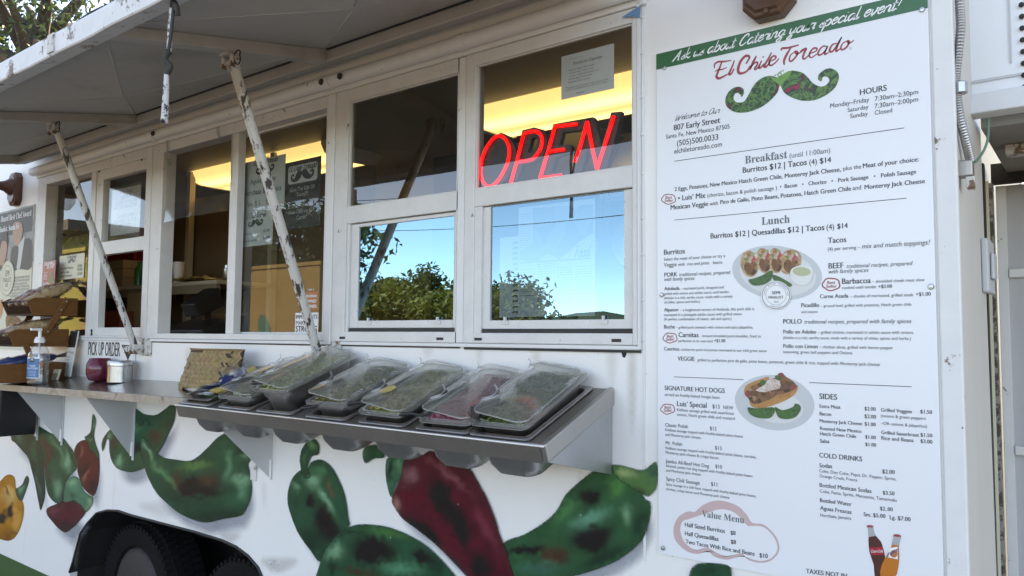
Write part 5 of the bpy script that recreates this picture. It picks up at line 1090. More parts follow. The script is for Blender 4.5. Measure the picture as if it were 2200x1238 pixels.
lines([(A6,'SIGNATURE HOT DOGS',(97,202),(550,227),BD,0),(A6,'served on freshly-baked hoagie buns',(97,247),(510,270),0,0),(A6,'Luis’ Special',(190,322),(413,338),BD,0),(A6,'$13',(457,340),(510,343),.012,0),(A6,'NEW',(538,345),(613,350),0,0),(A6,'Kielbasa sausage grilled with sauerkraut',(190,360),(618,390),0,0),(A6,'onions, Hatch green chile and mustard',(190,397),(625,427),0,0),
 (A6,'Classic Polish',(102,477),(273,490),.014,0),(A6,'$12',(437,503),(487,507),.012,0),(A6,'Kielbasa sausage topped with freshly-baked pinto beans',(102,512),(685,560),0,0),(A6,'and Monterey jack cheese.',(102,547),(372,570),0,0),(A6,'Mr. Polish',(105,612),(230,622),.014,0),(A6,'$13',(475,650),(525,654),.012,0),(A6,'Kielbasa sausage topped with freshly-baked pinto beans, carnitas,',(105,648),(785,715),0,0),(A6,'Monterey jack cheese & crispy bacon.',(105,682),(507,722),0,0),
 (A6,'Jumbo All-Beef Hot Dog',(105,750),(432,785),.014,0),(A6,'$10',(478,788),(528,793),.012,0),(A6,'All-beef, jumbo hot dog topped with freshly-baked pinto beans',(105,784),(757,855),0,0),(A6,'and Monterey jack cheese.',(107,816),(372,845),0,0),
 (A7,'Spicy Chili Sausage',(103,175),(345,205),.014,0),(A7,'$11',(425,213),(470,218),.012,0),(A7,'Spicy sausage in a chili base, topped with freshly-baked pinto beans,',(103,212),(748,293),0,0),(A7,'carnitas, crispy bacon and Monterey jack cheese.',(103,247),(560,303),0,0),
 (A7,'Half Sized Burritos',(238,507),(525,550),BD,0),(A7,'$8',(565,563),(602,567),BD,0),(A7,'Half Quesadillas',(238,570),(480,607),BD,0),(A7,'$8',(567,627),(604,631),BD,0),(A7,'Two Tacos With Rice and Beans',(243,628),(738,712),BD,0),(A7,'$10',(772,725),(832,732),BD,0)])
lines([(A6,'SIDES',(1258,270),(1393,276),BD,0),(A6,'Extra Meat',(1260,335),(1417,345),BD,0),(A6,'$2.00',(1597,355),(1682,360),BD,0),(A6,'Grilled Veggies',(1720,365),(1953,377),BD,0),(A6,'$1.50',(2015,378),(2105,383),BD,0),(A6,'Bacon',(1260,393),(1348,398),BD,0),(A6,'$2.00',(1597,413),(1685,418),BD,0),(A6,'(onions & green peppers',(1720,408),(2057,426),.004,0),(A6,'Monterey Jack Cheese',(1260,448),(1580,466),BD,0),(A6,'$1.00',(1598,470),(1682,475),BD,0),(A6,'–OR–onions & jalapeños)',(1720,465),(2067,485),.004,0),
 (A6,'Roasted New Mexico',(1263,505),(1575,522),BD,0),(A6,'Hatch Green Chile',(1263,545),(1535,560),BD,0),(A6,'$1.00',(1602,567),(1683,572),BD,0),(A6,'Salsa',(1263,598),(1335,602),BD,0),(A6,'$1.00',(1603,623),(1685,628),BD,0),(A6,'Grilled Sauerkraut',(1722,535),(2007,552),BD,0),(A6,'$1.50',(2017,553),(2107,558),BD,0),(A6,'Rice and Beans',(1723,578),(1965,592),BD,0),(A6,'$3.00',(2017,600),(2107,605),BD,0),
 (A6,'COLD DRINKS',(1257,712),(1580,735),BD,0),(A6,'Sodas',(1258,783),(1355,790),BD,0),(A6,'$2.00',(1730,828),(1825,834),BD,0),(A6,'Coke, Diet Coke, Pepsi, Dr. Pepper, Sprite,',(1258,822),(1835,880),.004,0),(A6,'Orange Crush, Fresca',(1260,860),(1543,888),.004,0),
 (A7,'Bottled Mexican Sodas',(1203,224),(1575,262),BD,0),(A7,'$3.50',(1655,275),(1740,282),BD,0),(A7,'Coke, Fanta, Sprite, Manzanita, Tamarindo',(1205,265),(1755,325),.004,0),(A7,'Bottled Water',(1205,332),(1433,356),BD,0),(A7,'$2..00',(1635,388),(1728,396),BD,0),(A7,'Aguas Frescas',(1207,387),(1432,413),BD,0),(A7,'Sm. $5.00',(1518,430),(1675,445),BD,0),(A7,'Lg. $7.00',(1705,452),(1855,468),BD,0),(A7,'Horchata, Jamaica',(1207,433),(1430,457),.004,0),(A7,'TAXES NOT IN',(1105,838),(1400,876),BD,0)])
m = MB()
for q, a, b in ((None,(1448.7,347.3),(1942.7,274)),(None,(1448.7,473.8),(1947.5,425.1)),(A6,(167,103),(690,126)),(A6,(1183,149),(1950,177))):
    a_, b_ = (a, b) if q is None else q(a, b); P_, Q_ = W(*a_, Y1), W(*b_, Y1); z = (P_.z+Q_.z)/2; m.box(P_.x, Q_.x, Y1, Y1+.0003, z-.0007, z+.0007)
tag(build(m, 'rule', MT['ink'], mb_), kind='stuff')
# pictures printed on the board
plate_ = plain('plate_print', (.62,.63,.62), .35, 0, .06, 8); platerim = plain('plate_rim_print', (.50,.53,.54), .35, 0, .06, 8); shell = patches('tortilla_print', [(.42,.27,.14),(.55,.38,.22),(.36,.20,.10),(.48,.30,.16)], 60, .5)
meat = patches('meat_print', [(.05,.022,.012),(.16,.07,.03),(.28,.12,.05),(.08,.03,.015),(.36,.20,.11),(.20,.05,.03)], 110, .5, True); tom = patches('salsa_print', [(.40,.04,.03),(.55,.45,.40),(.16,.26,.05),(.50,.03,.03),(.66,.62,.56),(.30,.42,.10)], 120, .5, True); jal = patches('jalapeno_print', [(.012,.05,.012),(.04,.14,.03),(.02,.08,.02),(.10,.22,.08)], 60, .4)
bun = patches('bun_print', [(.40,.17,.05),(.50,.24,.08),(.34,.13,.04)], 40, .5); sauce = plain('sauce_print', (.42,.45,.26), .4)
K5 = (3.492, 1400, 520); K6 = (3.492, 1400, 780); K7 = (3.333, 1400, 980)
p1_ = build(FP(MB(), ell(942,232,340,202,8), Y1, *K5), 'taco_plate_picture', platerim, mb_); build(FP(MB(), ell(948,240,290,165,8), Y2, *K5), 'plate_centre', plate_, p1_)
for k, (cx, cy, rx, ry, ro) in enumerate(((735,165,68,100,-8),(840,140,56,95,-10),(930,140,55,95,-5),(1040,150,80,98,28))):
    t_ = build(FP(MB(), ell(cx,cy,rx,ry,ro,24), Y3-.0001*k, *K5), 'taco', shell, p1_); build(FP(MB(), ell(cx+8,cy+28,rx*.72,ry*.60,ro,20), Y4-.0001*k, *K5), 'taco_filling', meat, p1_); build(FP(MB(), ell(cx+10,cy-48,rx*.80,ry*.36,ro-10,18), Y5-.0001*k, *K5), 'taco_topping', tom, p1_)
for pts in ([(725,285),(760,275),(830,250),(890,215),(910,230),(890,290),(830,322),(760,325)], [(905,250),(945,255),(1010,290),(1052,318),(1040,335),(980,330),(925,300)]): build(FP(MB(), pts, Y5-.0006, *K5, 3), 'jalapeno', jal, p1_)
cu = build(FP(MB(), [(1040,225),(1060,195),(1120,175),(1190,185),(1210,215),(1200,280),(1170,318),(1110,325),(1060,295),(1042,250)], Y5-.0006, *K5, 3), 'sauce_cup', plain('cup_print', (.68,.69,.67), .4), p1_); build(FP(MB(), ell(1125,222,68,34,4), Y5-.0009, *K5), 'sauce', sauce, p1_)
p2_ = build(FP(MB(), ell(923,298,300,206,8), Y1, *K6), 'hot_dog_plate_picture', platerim, mb_); build(FP(MB(), ell(935,330,205,120,10), Y2, *K6), 'plate_centre', plate_, p2_)
build(FP(MB(), [(700,240),(695,200),(720,160),(820,120),(880,105),(860,160),(760,215),(735,260)], Y3, *K6, 3), 'bun', bun, p2_)
build(FP(MB(), [(735,285),(742,318),(775,337),(850,335),(930,312),(1010,278),(1070,238),(1095,195),(1090,165),(1040,210),(940,250),(840,285),(770,290)], Y3-.0001, *K6, 3), 'bun', bun, p2_)
build(FP(MB(), [(705,235),(722,195),(760,168),(850,135),(930,110),(955,80),(985,82),(1010,105),(1050,130),(1085,165),(1082,195),(1010,225),(950,245),(860,285),(800,305),(752,300),(722,262)], Y4, *K6, 3), 'meat_topping', meat, p2_)
for pts in ([(700,225),(722,205),(742,230),(730,258),(708,250)], [(1040,170),(1075,165),(1085,185),(1060,205),(1038,195)], [(945,85),(975,72),(995,92),(975,108)]): build(FP(MB(), pts, Y5, *K6, 2), 'sausage_piece', plain('sausage_print', (.26,.05,.045), .4), p2_)
build(FP(MB(), [(780,205),(830,175),(870,130),(940,120),(965,145),(960,190),(900,205),(840,220)], Y5, *K6, 2), 'cheese', patches('cheese_print', [(.62,.60,.52),(.50,.30,.22),(.66,.64,.60),(.55,.12,.22)], 140, .5), p2_)
for pts in ([(812,140),(830,125),(858,140),(845,165),(820,162)], [(925,98),(950,92),(975,115),(962,132),(935,125)]): build(FP(MB(), pts, Y5-.0002, *K6, 2), 'herb', jal, p2_)
for pts in ([(720,335),(780,340),(850,335),(920,335),(918,380),(880,415),(800,412),(740,385)], [(925,330),(980,355),(1060,330),(1075,305),(1110,315),(1118,350),(1080,405),(1010,422),(950,405)]): build(FP(MB(), pts, Y5-.0004, *K6, 3), 'jalapeno', jal, p2_)
# semifinalist seal
sl_ = build(FP(MB(), ell(933,400,112,108,0,40), Y5-.0014, *K5), 'award_seal', MT['white'], mb_)
m = MB(); rng_ = lambda r1, r2: [(p.x, p.z) for p in (W(u, v, Y5-.0018) for u, v in px(ell(933,400,r1,r2,0,40), *K5))]
for r1, r2, w_ in ((104,100,.0012), (76,73,.0005)): q = rng_(r1, r2); m.ribbon(q+[q[0]], w_, Y5-.0018, 1, False)
m.text('SEMI', *A5((902,392),(965,392)), Y5-.0018, None, BD).text('FINALIST', *A5((877,425),(990,425)), Y5-.0018, None, BD).text('2023', *A5((918,455),(952,455)), Y5-.0018)
def arc(m, s, cx, cy, r1, r2, a0, a1, q, y, size):
    for i, c in enumerate(s):
        if c == ' ': continue
        a = R(a0+(a1-a0)*i/(len(s)-1)); u, v = q((cx+r1*math.cos(a), cy-r2*math.sin(a)))[0]; p = W(u, v, y); vs, fs = text_mesh(c)
        wd = max(x.x for x in vs); ro = a-math.pi/2 if a1 < a0 else a+math.pi/2
        m.add([(p.x+((x.x-wd/2)*math.cos(ro)-(x.y-.35)*math.sin(ro))*size, y, p.z+((x.x-wd/2)*math.sin(ro)+(x.y-.35)*math.cos(ro))*size) for x in vs], fs)
arc(m, 'JAMES BEARD FOUNDATION', 933, 400, 90, 87, 178, 2, A5, Y5-.0018, .0048); arc(m, 'AWARDS', 933, 400, 90, 87, 245, 295, A5, Y5-.0018, .0048); build(m, 'seal_lettering', MT['ink'], sl_)
# best seller clouds, value menu cloud
def cloudring(cx, cy, rx, ry, q, y, w_, ro=0):
    pts = []
    for i in range(48):
        a = 2*math.pi*i/48; f = 1+.13*abs(math.sin(a*2.5+.4)); pts.append((cx+rx*f*math.cos(a), cy+ry*f*math.sin(a)+ro*rx*math.cos(a)))
    return pts
for q, K, cx, cy, s_ in ((A4,(3.492,1400,300),128,447,1.0),(A5,K5,1347,318,1.25),(A5,K5,139,720,1.0),(A6,K6,121,346,1.0)):
    m = MB(); o_ = [(p.x, p.z) for p in (W(u, v, Y1) for u, v in px(cloudring(cx, cy, 48*s_, 34*s_, q, Y1, 1), *K))]; m.ribbon(o_+[o_[0]], .0022*s_, Y1, 1, False)
    m.text('Best', *q((cx-24*s_, cy-2), (cx+26*s_, cy-4)), Y1, None, BD).text('Seller', *q((cx-30*s_, cy+22*s_), (cx+34*s_, cy+19*s_)), Y1, None, BD); build(m, 'best_seller_cloud', MT['logored'], mb_)
vc = [(345,452),(300,400),(250,400),(190,440),(158,510),(165,590),(210,650),(270,690),(340,700),(400,680),(450,720),(540,742),(650,715),(700,748),(790,765),(860,745),(908,690),(910,620),(870,550),(800,490),(720,478),(680,420),(620,360),(530,325),(450,320),(370,350),(310,400)]
vi = [(345,452),(270,450),(220,470),(205,530),(225,600),(270,650),(330,672),(400,655),(470,695),(550,718),(640,698),(690,732),(790,752),(850,735),(896,685),(897,625),(862,562),(800,508),(720,500),(690,500),(660,470),(600,410),(540,385),(480,382),(420,400)]
m = MB(); s0 = [W(u, v, Y1) for u, v in px(vc[1:], *K7)]; s1 = [W(u, v, Y1) for u, v in px(vi[1:], *K7)]
s0 = sp(s0, 4, True); s1 = sp(s1, 4, True); n0, n1 = len(s0), len(s1)
m.v = [Vector((p.x, Y1, p.z)) for p in s0]; m.v += [Vector((s1[int(i*n1/n0) % n1].x, Y1, s1[int(i*n1/n0) % n1].z)) for i in range(n0)]; m.f = [(i, (i+1) % n0, (i+1) % n0+n0, i+n0) for i in range(n0)]
build(m, 'value_menu_cloud', MT['pinkprint'], mb_)
# soda bottles
cola = plain('cola_print', (.07,.015,.012), .3, 0, .4, 40); colr = plain('cola_label_print', (.42,.012,.035), .35); orng = plain('orange_soda_print', (.55,.16,.02), .3, 0, .2, 30); clr = plain('glass_print', (.38,.40,.40), .3, 0, .3, 40)
b1 = build(FP(MB(), [(1552,600),(1555,575),(1548,520),(1540,500),(1585,498),(1588,520),(1605,570),(1640,610),(1655,650),(1672,720),(1665,800),(1650,870),(1600,870),(1590,780),(1560,690)], Y1, *K7, 2), 'cola_bottle_picture', cola, mb_)
build(FP(MB(), [(1553,580),(1548,520),(1543,506),(1584,504),(1588,522),(1604,572)], Y2, *K7), 'bottle_neck', clr, b1); build(FP(MB(), ell(1563,503,25,9,2,16), Y3, *K7), 'bottle_cap', MT['logored'], b1)
build(FP(MB(), [(1562,655),(1652,650),(1668,705),(1572,710)], Y3, *K7), 'bottle_label', colr, b1); m = MB(); m.text('Coca-Cola', *A7((1570,692),(1656,690)), Y4, None, .012, .3, 1.6); build(m, 'bottle_lettering', MT['white'], b1)
b2 = build(FP(MB(), [(1640,870),(1648,780),(1690,700),(1720,640),(1732,590),(1732,570),(1782,570),(1782,592),(1770,640),(1772,720),(1765,800),(1735,880)], Y3-.0002, *K7, 2), 'orange_soda_picture', orng, mb_)
build(FP(MB(), [(1718,632),(1733,585),(1735,568),(1780,572),(1780,592),(1768,640)], Y4-.0002, *K7), 'bottle_neck', clr, b2); build(FP(MB(), ell(1758,570,27,10,6,16), Y5-.0002, *K7), 'bottle_cap', MT['logored'], b2)
build(FP(MB(), [(1700,660),(1762,650),(1762,740),(1690,725)], Y5-.0002, *K7), 'bottle_label', MT['white'], b2); build(FP(MB(), ell(1735,700,26,28,0,16), Y5-.0006, *K7), 'label_spot', MT['orange'], b2)
m = MB(); m.text('Fanta', *A7((1692,722),(1762,680)), Y5-.001, None, .02, .1, 1.3); build(m, 'bottle_lettering', plain('navy_print', (.02,.03,.16), .4), b2)
for u, v in ((1427,145),(1981,20),(1424,1178),(1421,634),(2000,616)):
    p = W(u, v, YB-.002); build(MB().lathe([(.0015,-.004),(.0045,-.0035),(.006,-.001),(.0062,.002)], (p.x, YB-.0003, p.z), 14, axis='y'), 'screw', MT['chrome'], mb_, auto=40)

# ================================================================== PAPER SIGNS
def quad_px(m, c, y, t=.0012):
    P_ = [W(u, v, y) for u, v in c]; x0 = (P_[0].x+P_[3].x)/2; x1 = (P_[1].x+P_[2].x)/2; z1 = (P_[0].z+P_[1].z)/2; z0 = (P_[2].z+P_[3].z)/2
    m.box(x0, x1, y, y+t, z0, z1); return (x0, x1, z0, z1)
def sheet(name, c, y, mat, label, cat='sign', border=None):
    m = MB(); b = quad_px(m, c, y); o = build(m, name, MT[mat], label=label, cat=cat); return o, b
def put(o, b, y, ls, mat='ink', name='lettering', sy=1.0):
    """ls: text, left, baseline, right (all 0..1 of the sheet), bold, shear"""
    x0, x1, z0, z1 = b; m = MB()
    for s, l, h, r_, bo, shr in ls:
        vs, fs = text_mesh(s, bo, shr); mn = min(v.x for v in vs); k = (x1-x0)*(r_-l)/(max(v.x for v in vs)-mn); m.add([(x0+(x1-x0)*l+(v.x-mn)*k, y-.0006-v.z, z0+(z1-z0)*h+v.y*k*sy) for v in vs], fs)
    return build(m, name, MT[mat], o)
def logo(o, b, y, cx, cz, w, mat='inkg', txt=None, tw=.4, th=.1):
    x0, x1, z0, z1 = b; W_ = x1-x0; m = MB(); mustache(m, x0+W_*cx, z0+(z1-z0)*cz, w*W_, y-.0007)
    if txt:
        t = sum(GL_[c][0] for c in txt); k = W_*tw/t; x = x0+W_*(cx-tw/2)
        for c in txt:
            for st_ in GL_[c][1]: m.ribbon([(x+(p+.3*q)*k, z0+(z1-z0)*(cz+th)+q*k*1.1) for p, q in st_], .24*k, y-.0007, 3)
            x += GL_[c][0]*k
    return build(m, 'logo', MT[mat], o)
YP = .046
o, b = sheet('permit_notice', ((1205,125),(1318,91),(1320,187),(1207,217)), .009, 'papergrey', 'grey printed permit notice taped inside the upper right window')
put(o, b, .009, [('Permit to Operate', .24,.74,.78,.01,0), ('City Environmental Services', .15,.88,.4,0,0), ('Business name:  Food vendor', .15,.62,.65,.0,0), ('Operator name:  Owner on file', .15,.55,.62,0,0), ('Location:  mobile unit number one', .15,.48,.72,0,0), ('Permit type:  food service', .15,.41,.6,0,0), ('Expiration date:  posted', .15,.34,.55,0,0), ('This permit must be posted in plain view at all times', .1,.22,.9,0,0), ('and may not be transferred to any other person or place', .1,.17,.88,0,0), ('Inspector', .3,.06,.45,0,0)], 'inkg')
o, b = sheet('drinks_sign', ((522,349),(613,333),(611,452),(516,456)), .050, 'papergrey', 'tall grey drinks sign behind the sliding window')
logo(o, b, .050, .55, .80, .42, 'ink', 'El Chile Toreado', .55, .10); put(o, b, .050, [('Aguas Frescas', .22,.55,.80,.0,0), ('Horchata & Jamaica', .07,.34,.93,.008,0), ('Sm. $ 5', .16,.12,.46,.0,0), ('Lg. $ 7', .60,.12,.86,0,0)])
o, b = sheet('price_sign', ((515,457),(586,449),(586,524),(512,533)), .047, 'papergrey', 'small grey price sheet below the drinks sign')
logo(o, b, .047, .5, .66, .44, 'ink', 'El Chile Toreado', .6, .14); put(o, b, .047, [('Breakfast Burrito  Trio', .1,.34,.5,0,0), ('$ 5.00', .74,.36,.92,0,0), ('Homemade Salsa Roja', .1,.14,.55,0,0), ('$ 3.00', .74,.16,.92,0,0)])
o, b = sheet('gift_card_sign', ((613,349),(690,337),(687,487),(610,493)), .048, 'blackprint', 'black gift card sign with white lettering behind the sliding window')
x0, x1, z0, z1 = b; pl_ = build(MB().flat([(x0+(x1-x0)*(.5+a*.95), z0+(z1-z0)*(.80+c_*.9)) for a, c_ in rrect(.86, .30, .06)], .0476), 'logo_plate', MT['papergrey'], o); logo(o, b, .0472, .5, .775, .66, 'ink', 'El Chile Toreado', .76, .075)
put(o, b, .048, [('Give The Gift Of', .16,.55,.84,0,0), ('Tacos!!!', .34,.47,.66,0,0), ('El Chile Toreado is', .12,.31,.88,0,0), ('Now Offering Gift', .13,.22,.86,0,0), ('Cards!', .36,.13,.64,0,0)], 'papergrey')
o, b = sheet('window_sticker', ((656,628),(683,626),(682,665),(655,667)), .034, 'orange', 'orange woman owned business sticker low on the sliding pane', 'sticker')
put(o, b, .034, [('WOMAN', .08,.68,.92,.03,0), ('OWNED', .08,.40,.92,.03,0), ('BUSINESS', .06,.12,.94,.03,0)], 'white'); put(o, (b[0], b[1], b[3], b[3]+.02), .034, [('I am a', .2,.2,.7,0,0)], 'white')
o, b = sheet('window_sticker', ((635,672),(684,672),(683,715),(633,716)), .034, 'white', 'black and white block lettered sticker at the corner of the sliding pane', 'sticker')
put(o, b, .034, [('IMMIGRANTS', .03,.70,.97,.03,0), ('MAKE   US', .05,.40,.80,.01,0), ('STRONG', .04,.06,.96,.04,0)], 'blackprint')
o, b = sheet('phone_order_notice', ((241,410),(300.5,397.7),(300.5,498),(237,508)), .020, 'paper', 'white phone order notice in a plastic sleeve behind the counter window')
logo(o, b, .020, .5, .82, .34, 'ink', 'El Chile Toreado', .4, .07); put(o, b, .020, [('ORDERS BY PHONE', .12,.66,.90,.02,0), ('AT THIS WINDOW!', .12,.56,.90,.02,0), ('ORDENES POR', .2,.36,.80,.02,0), ('TELEFONO EN ESTA', .12,.26,.90,.02,0), ('VENTANA!', .30,.16,.70,.02,0)])
build(MB().box(b[0]-.012, b[1]+.012, .0175, .0182, b[2]-.03, b[3]+.012), 'plastic_sleeve', MT['plastic'], o)
o, b = sheet('price_sign', ((128,551),(181.6,543),(180,595.5),(126.5,603)), .033, 'cream', 'cream snack price card in the leftmost window')
logo(o, b, .033, .5, .76, .30, 'inkg', 'El Chile Toreado', .38, .1); put(o, b, .033, [('House Made Chicharron', .04,.42,.58,0,0), ('$4.00', .75,.44,.92,0,0), ('Soda Pop Candy', .04,.26,.42,0,0), ('$10.00', .75,.30,.94,0,0), ('Beef Jerky (seasonal)', .04,.10,.52,0,0), ('$12.00', .75,.13,.94,0,0)])
o, b = sheet('delivery_sticker', ((95,563),(120,559),(117.7,612),(90,617)), -.0145, 'logored', 'red and white delivery card stuck at the corner of the leftmost window')
put(o, b, -.0145, [('DASHING', .08,.82,.92,.04,0), ('DELIVERY', .30,.70,.92,.03,0), ('Order for', .06,.52,.38,0,0), ('delivery', .06,.42,.36,0,0), ('curbside', .06,.34,.36,0,0), ('or pickup', .06,.26,.36,0,0), ('DashMenu', .04,.06,.6,.02,.2)], 'white')
x0, x1, z0, z1 = b; build(MB().flat([(x0+(x1-x0)*a, z0+(z1-z0)*c_) for a, c_ in ((.5,.12),(.55,.3),(.65,.42),(.62,.5),(.7,.6),(.8,.55),(.78,.42),(.9,.3),(.95,.12))], -.0153), 'printed_shape', MT['bandgreen'], o)
o, b = sheet('pick_up_sign', ((188,731),(291,738),(291,785),(186,772)), -.004, 'paper', 'white pick up order sign under the counter window')
put(o, b, -.004, [('PICK UP ORDER', .03,.30,.70,.035,0)], 'blackprint', sy=2.1)
x0, x1, z0, z1 = b; a_ = build(MB().flat([(x0+(x1-x0)*.72, z0+(z1-z0)*.86), (x0+(x1-x0)*.985, z0+(z1-z0)*.86), (x0+(x1-x0)*.86, z0+(z1-z0)*.12)], -.0046), 'arrow', MT['blackprint'], o); put(a_, b, -.0048, [('HERE', .775,.55,.935,.03,0)], 'white')
# award poster on the wall at the far left
PX1, PX0, PZ1, PZ0 = -4.703, -5.42, 2.272, 1.46
ap = thing('award_poster', (-5.06, -.004, PZ0), 'award poster with a photograph of two people beside the leftmost window', 'poster')
build(MB().box(PX0, PX1, -.006, -.001, PZ0, PZ1), 'panel', MT['cream'], ap)
zph = W(64, 575, -.006).z; ph = build(MB().box(PX0, PX1, -.0068, -.0061, zph, PZ1-.002), 'photograph', patches('grey_photo_backdrop', [(.10,.11,.10),(.20,.21,.20),(.07,.07,.06),(.30,.31,.31)], 3.5, .4), ap)
K2 = lambda pts: [(p.x, p.z) for p in (W(u, v, -.007) for u, v in px(pts, 4.42, 0, 360))]
def pic(pts, mat, nm, y): return build(MB().flat([(a, c_) for a, c_ in [(p.x, p.y) for p in sp([Vector((a, c_, 0)) for a, c_ in K2(pts)], 3, True)]], y), nm, mat, ph)
skin = plain('printed_skin', (.36,.20,.14), .5, 0, .15, 30); suit = plain('printed_suit', (.035,.038,.032), .5, 0, .2, 20); hair = plain('printed_hair', (.02,.016,.013), .5)
build(MB().box(PX0+.02, PX1-.02, -.0072, -.0069, PZ1-.15, PZ1-.012), 'photo_heading_band', suit, ph)
pic([(100,960),(110,780),(150,740),(220,690),(300,690),(295,950),(200,965)], suit, 'printed_person', -.0074); pic([(160,960),(150,780),(200,700),(235,660),(215,800),(190,955)], MT['papergrey'], 'printed_shirt', -.0078); pic([(135,960),(150,770),(165,740),(178,780),(158,955)], suit, 'printed_tie', -.0082)
pic([(125,600),(130,540),(160,515),(205,530),(218,600),(205,680),(170,745),(140,720),(125,660)], skin, 'printed_face', -.0084)
pic([(-80,960),(-60,880),(0,870),(50,870),(80,880),(100,960)], suit, 'printed_person', -.0075); pic([(-10,870),(0,760),(20,700),(60,700),(72,760),(55,860),(30,930),(0,920)], skin, 'printed_face', -.0085); pic([(-10,760),(0,690),(20,640),(20,610),(45,582),(70,600),(72,650),(78,700),(72,760),(60,705),(20,705),(4,770)], hair, 'printed_hair', -.0088)
m = MB(); x_a = PX1-.62; 
for s, dz, x0_, x1_ in (('James Beard Best Chef Award', -.062, -5.30, -4.735), ('Semifinalist, Santa Fe', -.122, -5.28, -4.90)):
    vs, fs = text_mesh(mser(s)); wd = max(v.x for v in vs); k = (x1_-x0_)/wd; m.add([(x0_+v.x*k, -.0091, PZ1+dz+v.y*k*1.15) for v in vs], fs)
build(m, 'heading', MT['white'], ap)
cxs, czs = W(16, 598, -.007).x, W(16, 598, -.007).z
se = build(MB().flat([(cxs+.105*math.cos(a*.2618), czs+.105*math.sin(a*.2618)) for a in range(24)], -.0094), 'award_seal', MT['cream'], ap); m = MB()
for r_ in (.100, .074): q = [(cxs+r_*math.cos(a*.2618), czs+r_*math.sin(a*.2618)) for a in range(25)]; m.ribbon(q, .0022, -.0098, 1, False)
for s, dz, hw in (('SEMI', .012, .034), ('FINALIST', -.024, .058), ('2023', -.05, .02)):
    vs, fs = text_mesh(s); wd = max(v.x for v in vs); k = 2*hw/wd; m.add([(cxs-hw+v.x*k, -.0098, czs+dz+v.y*k*1.4) for v in vs], fs)
build(m, 'seal_lettering', MT['ink'], se)
m = MB()
for k in range(15):
    s = ['The foundation announced its chef award', 'semifinalists from across the country,', 'and this small truck was among the names', 'listed for the region. The owner cooks', 'family recipes for the neighborhood and'][k % 5]
    vs, fs = text_mesh(s); wd = max(v.x for v in vs); kk = (.262-(.03 if k % 3 == 2 else 0))/wd; m.add([(-4.985+v.x*kk, -.0072, zph-.055-k*.0175+v.y*kk*1.5) for v in vs], fs)
build(m, 'lettering', MT['inkg'], ap)
build(FP(MB(), [(52,500),(110,475),(180,520),(185,590),(120,612),(60,600)], -.0072, 4.125, 0, 560, 3), 'printed_dish', meat, ap); build(FP(MB(), [(0,345),(28,345),(20,470),(0,520)], -.0072, 4.125, 0, 560), 'printed_flowers', MT['orange'], ap)
# newspaper clipping and spiral notebook behind the lower right pane
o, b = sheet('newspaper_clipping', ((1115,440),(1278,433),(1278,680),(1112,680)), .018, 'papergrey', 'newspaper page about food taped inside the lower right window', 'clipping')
x0, x1, z0, z1 = b; w_, h_ = x1-x0, z1-z0
pp = build(MB().flat([(x0+w_*a, z0+h_*c_) for a, c_ in ((.20,.98),(.98,.95),(.98,.70),(.85,.66),(.70,.58),(.55,.50),(.40,.56),(.25,.48),(.02,.52),(.02,.60),(.20,.66))], .0172), 'printed_photo', patches('blue_grey_photo', [(.10,.14,.16),(.30,.36,.38),(.16,.20,.22),(.42,.46,.47)], 16, .5, True), o)
m = MB()
for col, (cl_, zt, zb_) in enumerate(((.03,.42,.22),(.26,.46,.22),(.52,.42,.22),(.76,.42,.22),(.26,.15,.06),(.52,.15,.03),(.76,.15,.03),(.02,.93,.62))):
    z = zt
    while z > zb_:
        vs, fs = text_mesh(['tortillas warm from', 'the grill and green', 'chile roasted every', 'morning by the crew', 'until the lunch line'][int(z*97) % 5]); wd = max(v.x for v in vs); k = w_*.205*(.75 if col == 7 else 1)/wd; m.add([(x0+w_*cl_+v.x*k, .0174, z0+h_*z+v.y*k) for v in vs], fs); z -= .022
m.box(x0+w_*.03, x0+w_*.95, .0174, .0177, z0+h_*.485, z0+h_*.495).box(x0+w_*.03, x0+w_*.95, .0174, .0177, z0+h_*.188, z0+h_*.194).box(x0+w_*.49, x0+w_*.494, .0174, .0177, z0+h_*.22, z0+h_*.47)
build(m, 'lettering', MT['inkg'], o)
m = MB(); kx = w_*.2
xx = 0
for c in 'Food':
    for st_ in GL_[c][1]: m.ribbon([(x0+w_*.74+(xx+p+.3*q)*.0135, z0+h_*.505+q*.018) for p, q in st_], .004, .0172, 3)
    xx += GL_[c][0]
build(m, 'headline', plain('blue_grey_ink', (.16,.22,.26), .5), o)
nb = W(1097, 600, .022); nbo = thing('spiral_notebook', (nb.x-.02, .024, 1.61), 'spiral bound book standing behind the newspaper page', 'notebook')
build(MB().box(nb.x-.042, nb.x+.03, .022, .030, 1.608, W(1085, 510, .022).z), 'cover', MT['papergrey'], nbo, bevel=.002)
for k in range(14): z = 1.622+k*.0155; build(MB().tube([(nb.x+.010, .0205, z), (nb.x+.018, .0155, z+.003), (nb.x+.028, .0205, z+.002)], .0018, 5), 'spiral_ring', MT['wirepaint'], nbo)
cd = W(1303, 420, .014); ce = W(1303, 522, .014)
tag(build(MB().tube(sp([(cd.x-.004,.014,cd.z+.03),(cd.x-.006,.014,cd.z-.02),(cd.x+.006,.014,(cd.z+ce.z)/2),(ce.x-.008,.014,ce.z+.012),(ce.x,.014,ce.z),(ce.x+.009,.014,ce.z+.012),(cd.x-.003,.016,(cd.z+ce.z)/2),(cd.x+.010,.014,cd.z-.02),(cd.x+.004,.014,cd.z+.03)]), .0022, 6), 'looped_cable', MT['wirepaint'], smooth=True), 'looped dark cord hanging inside the lower right window', 'cord')
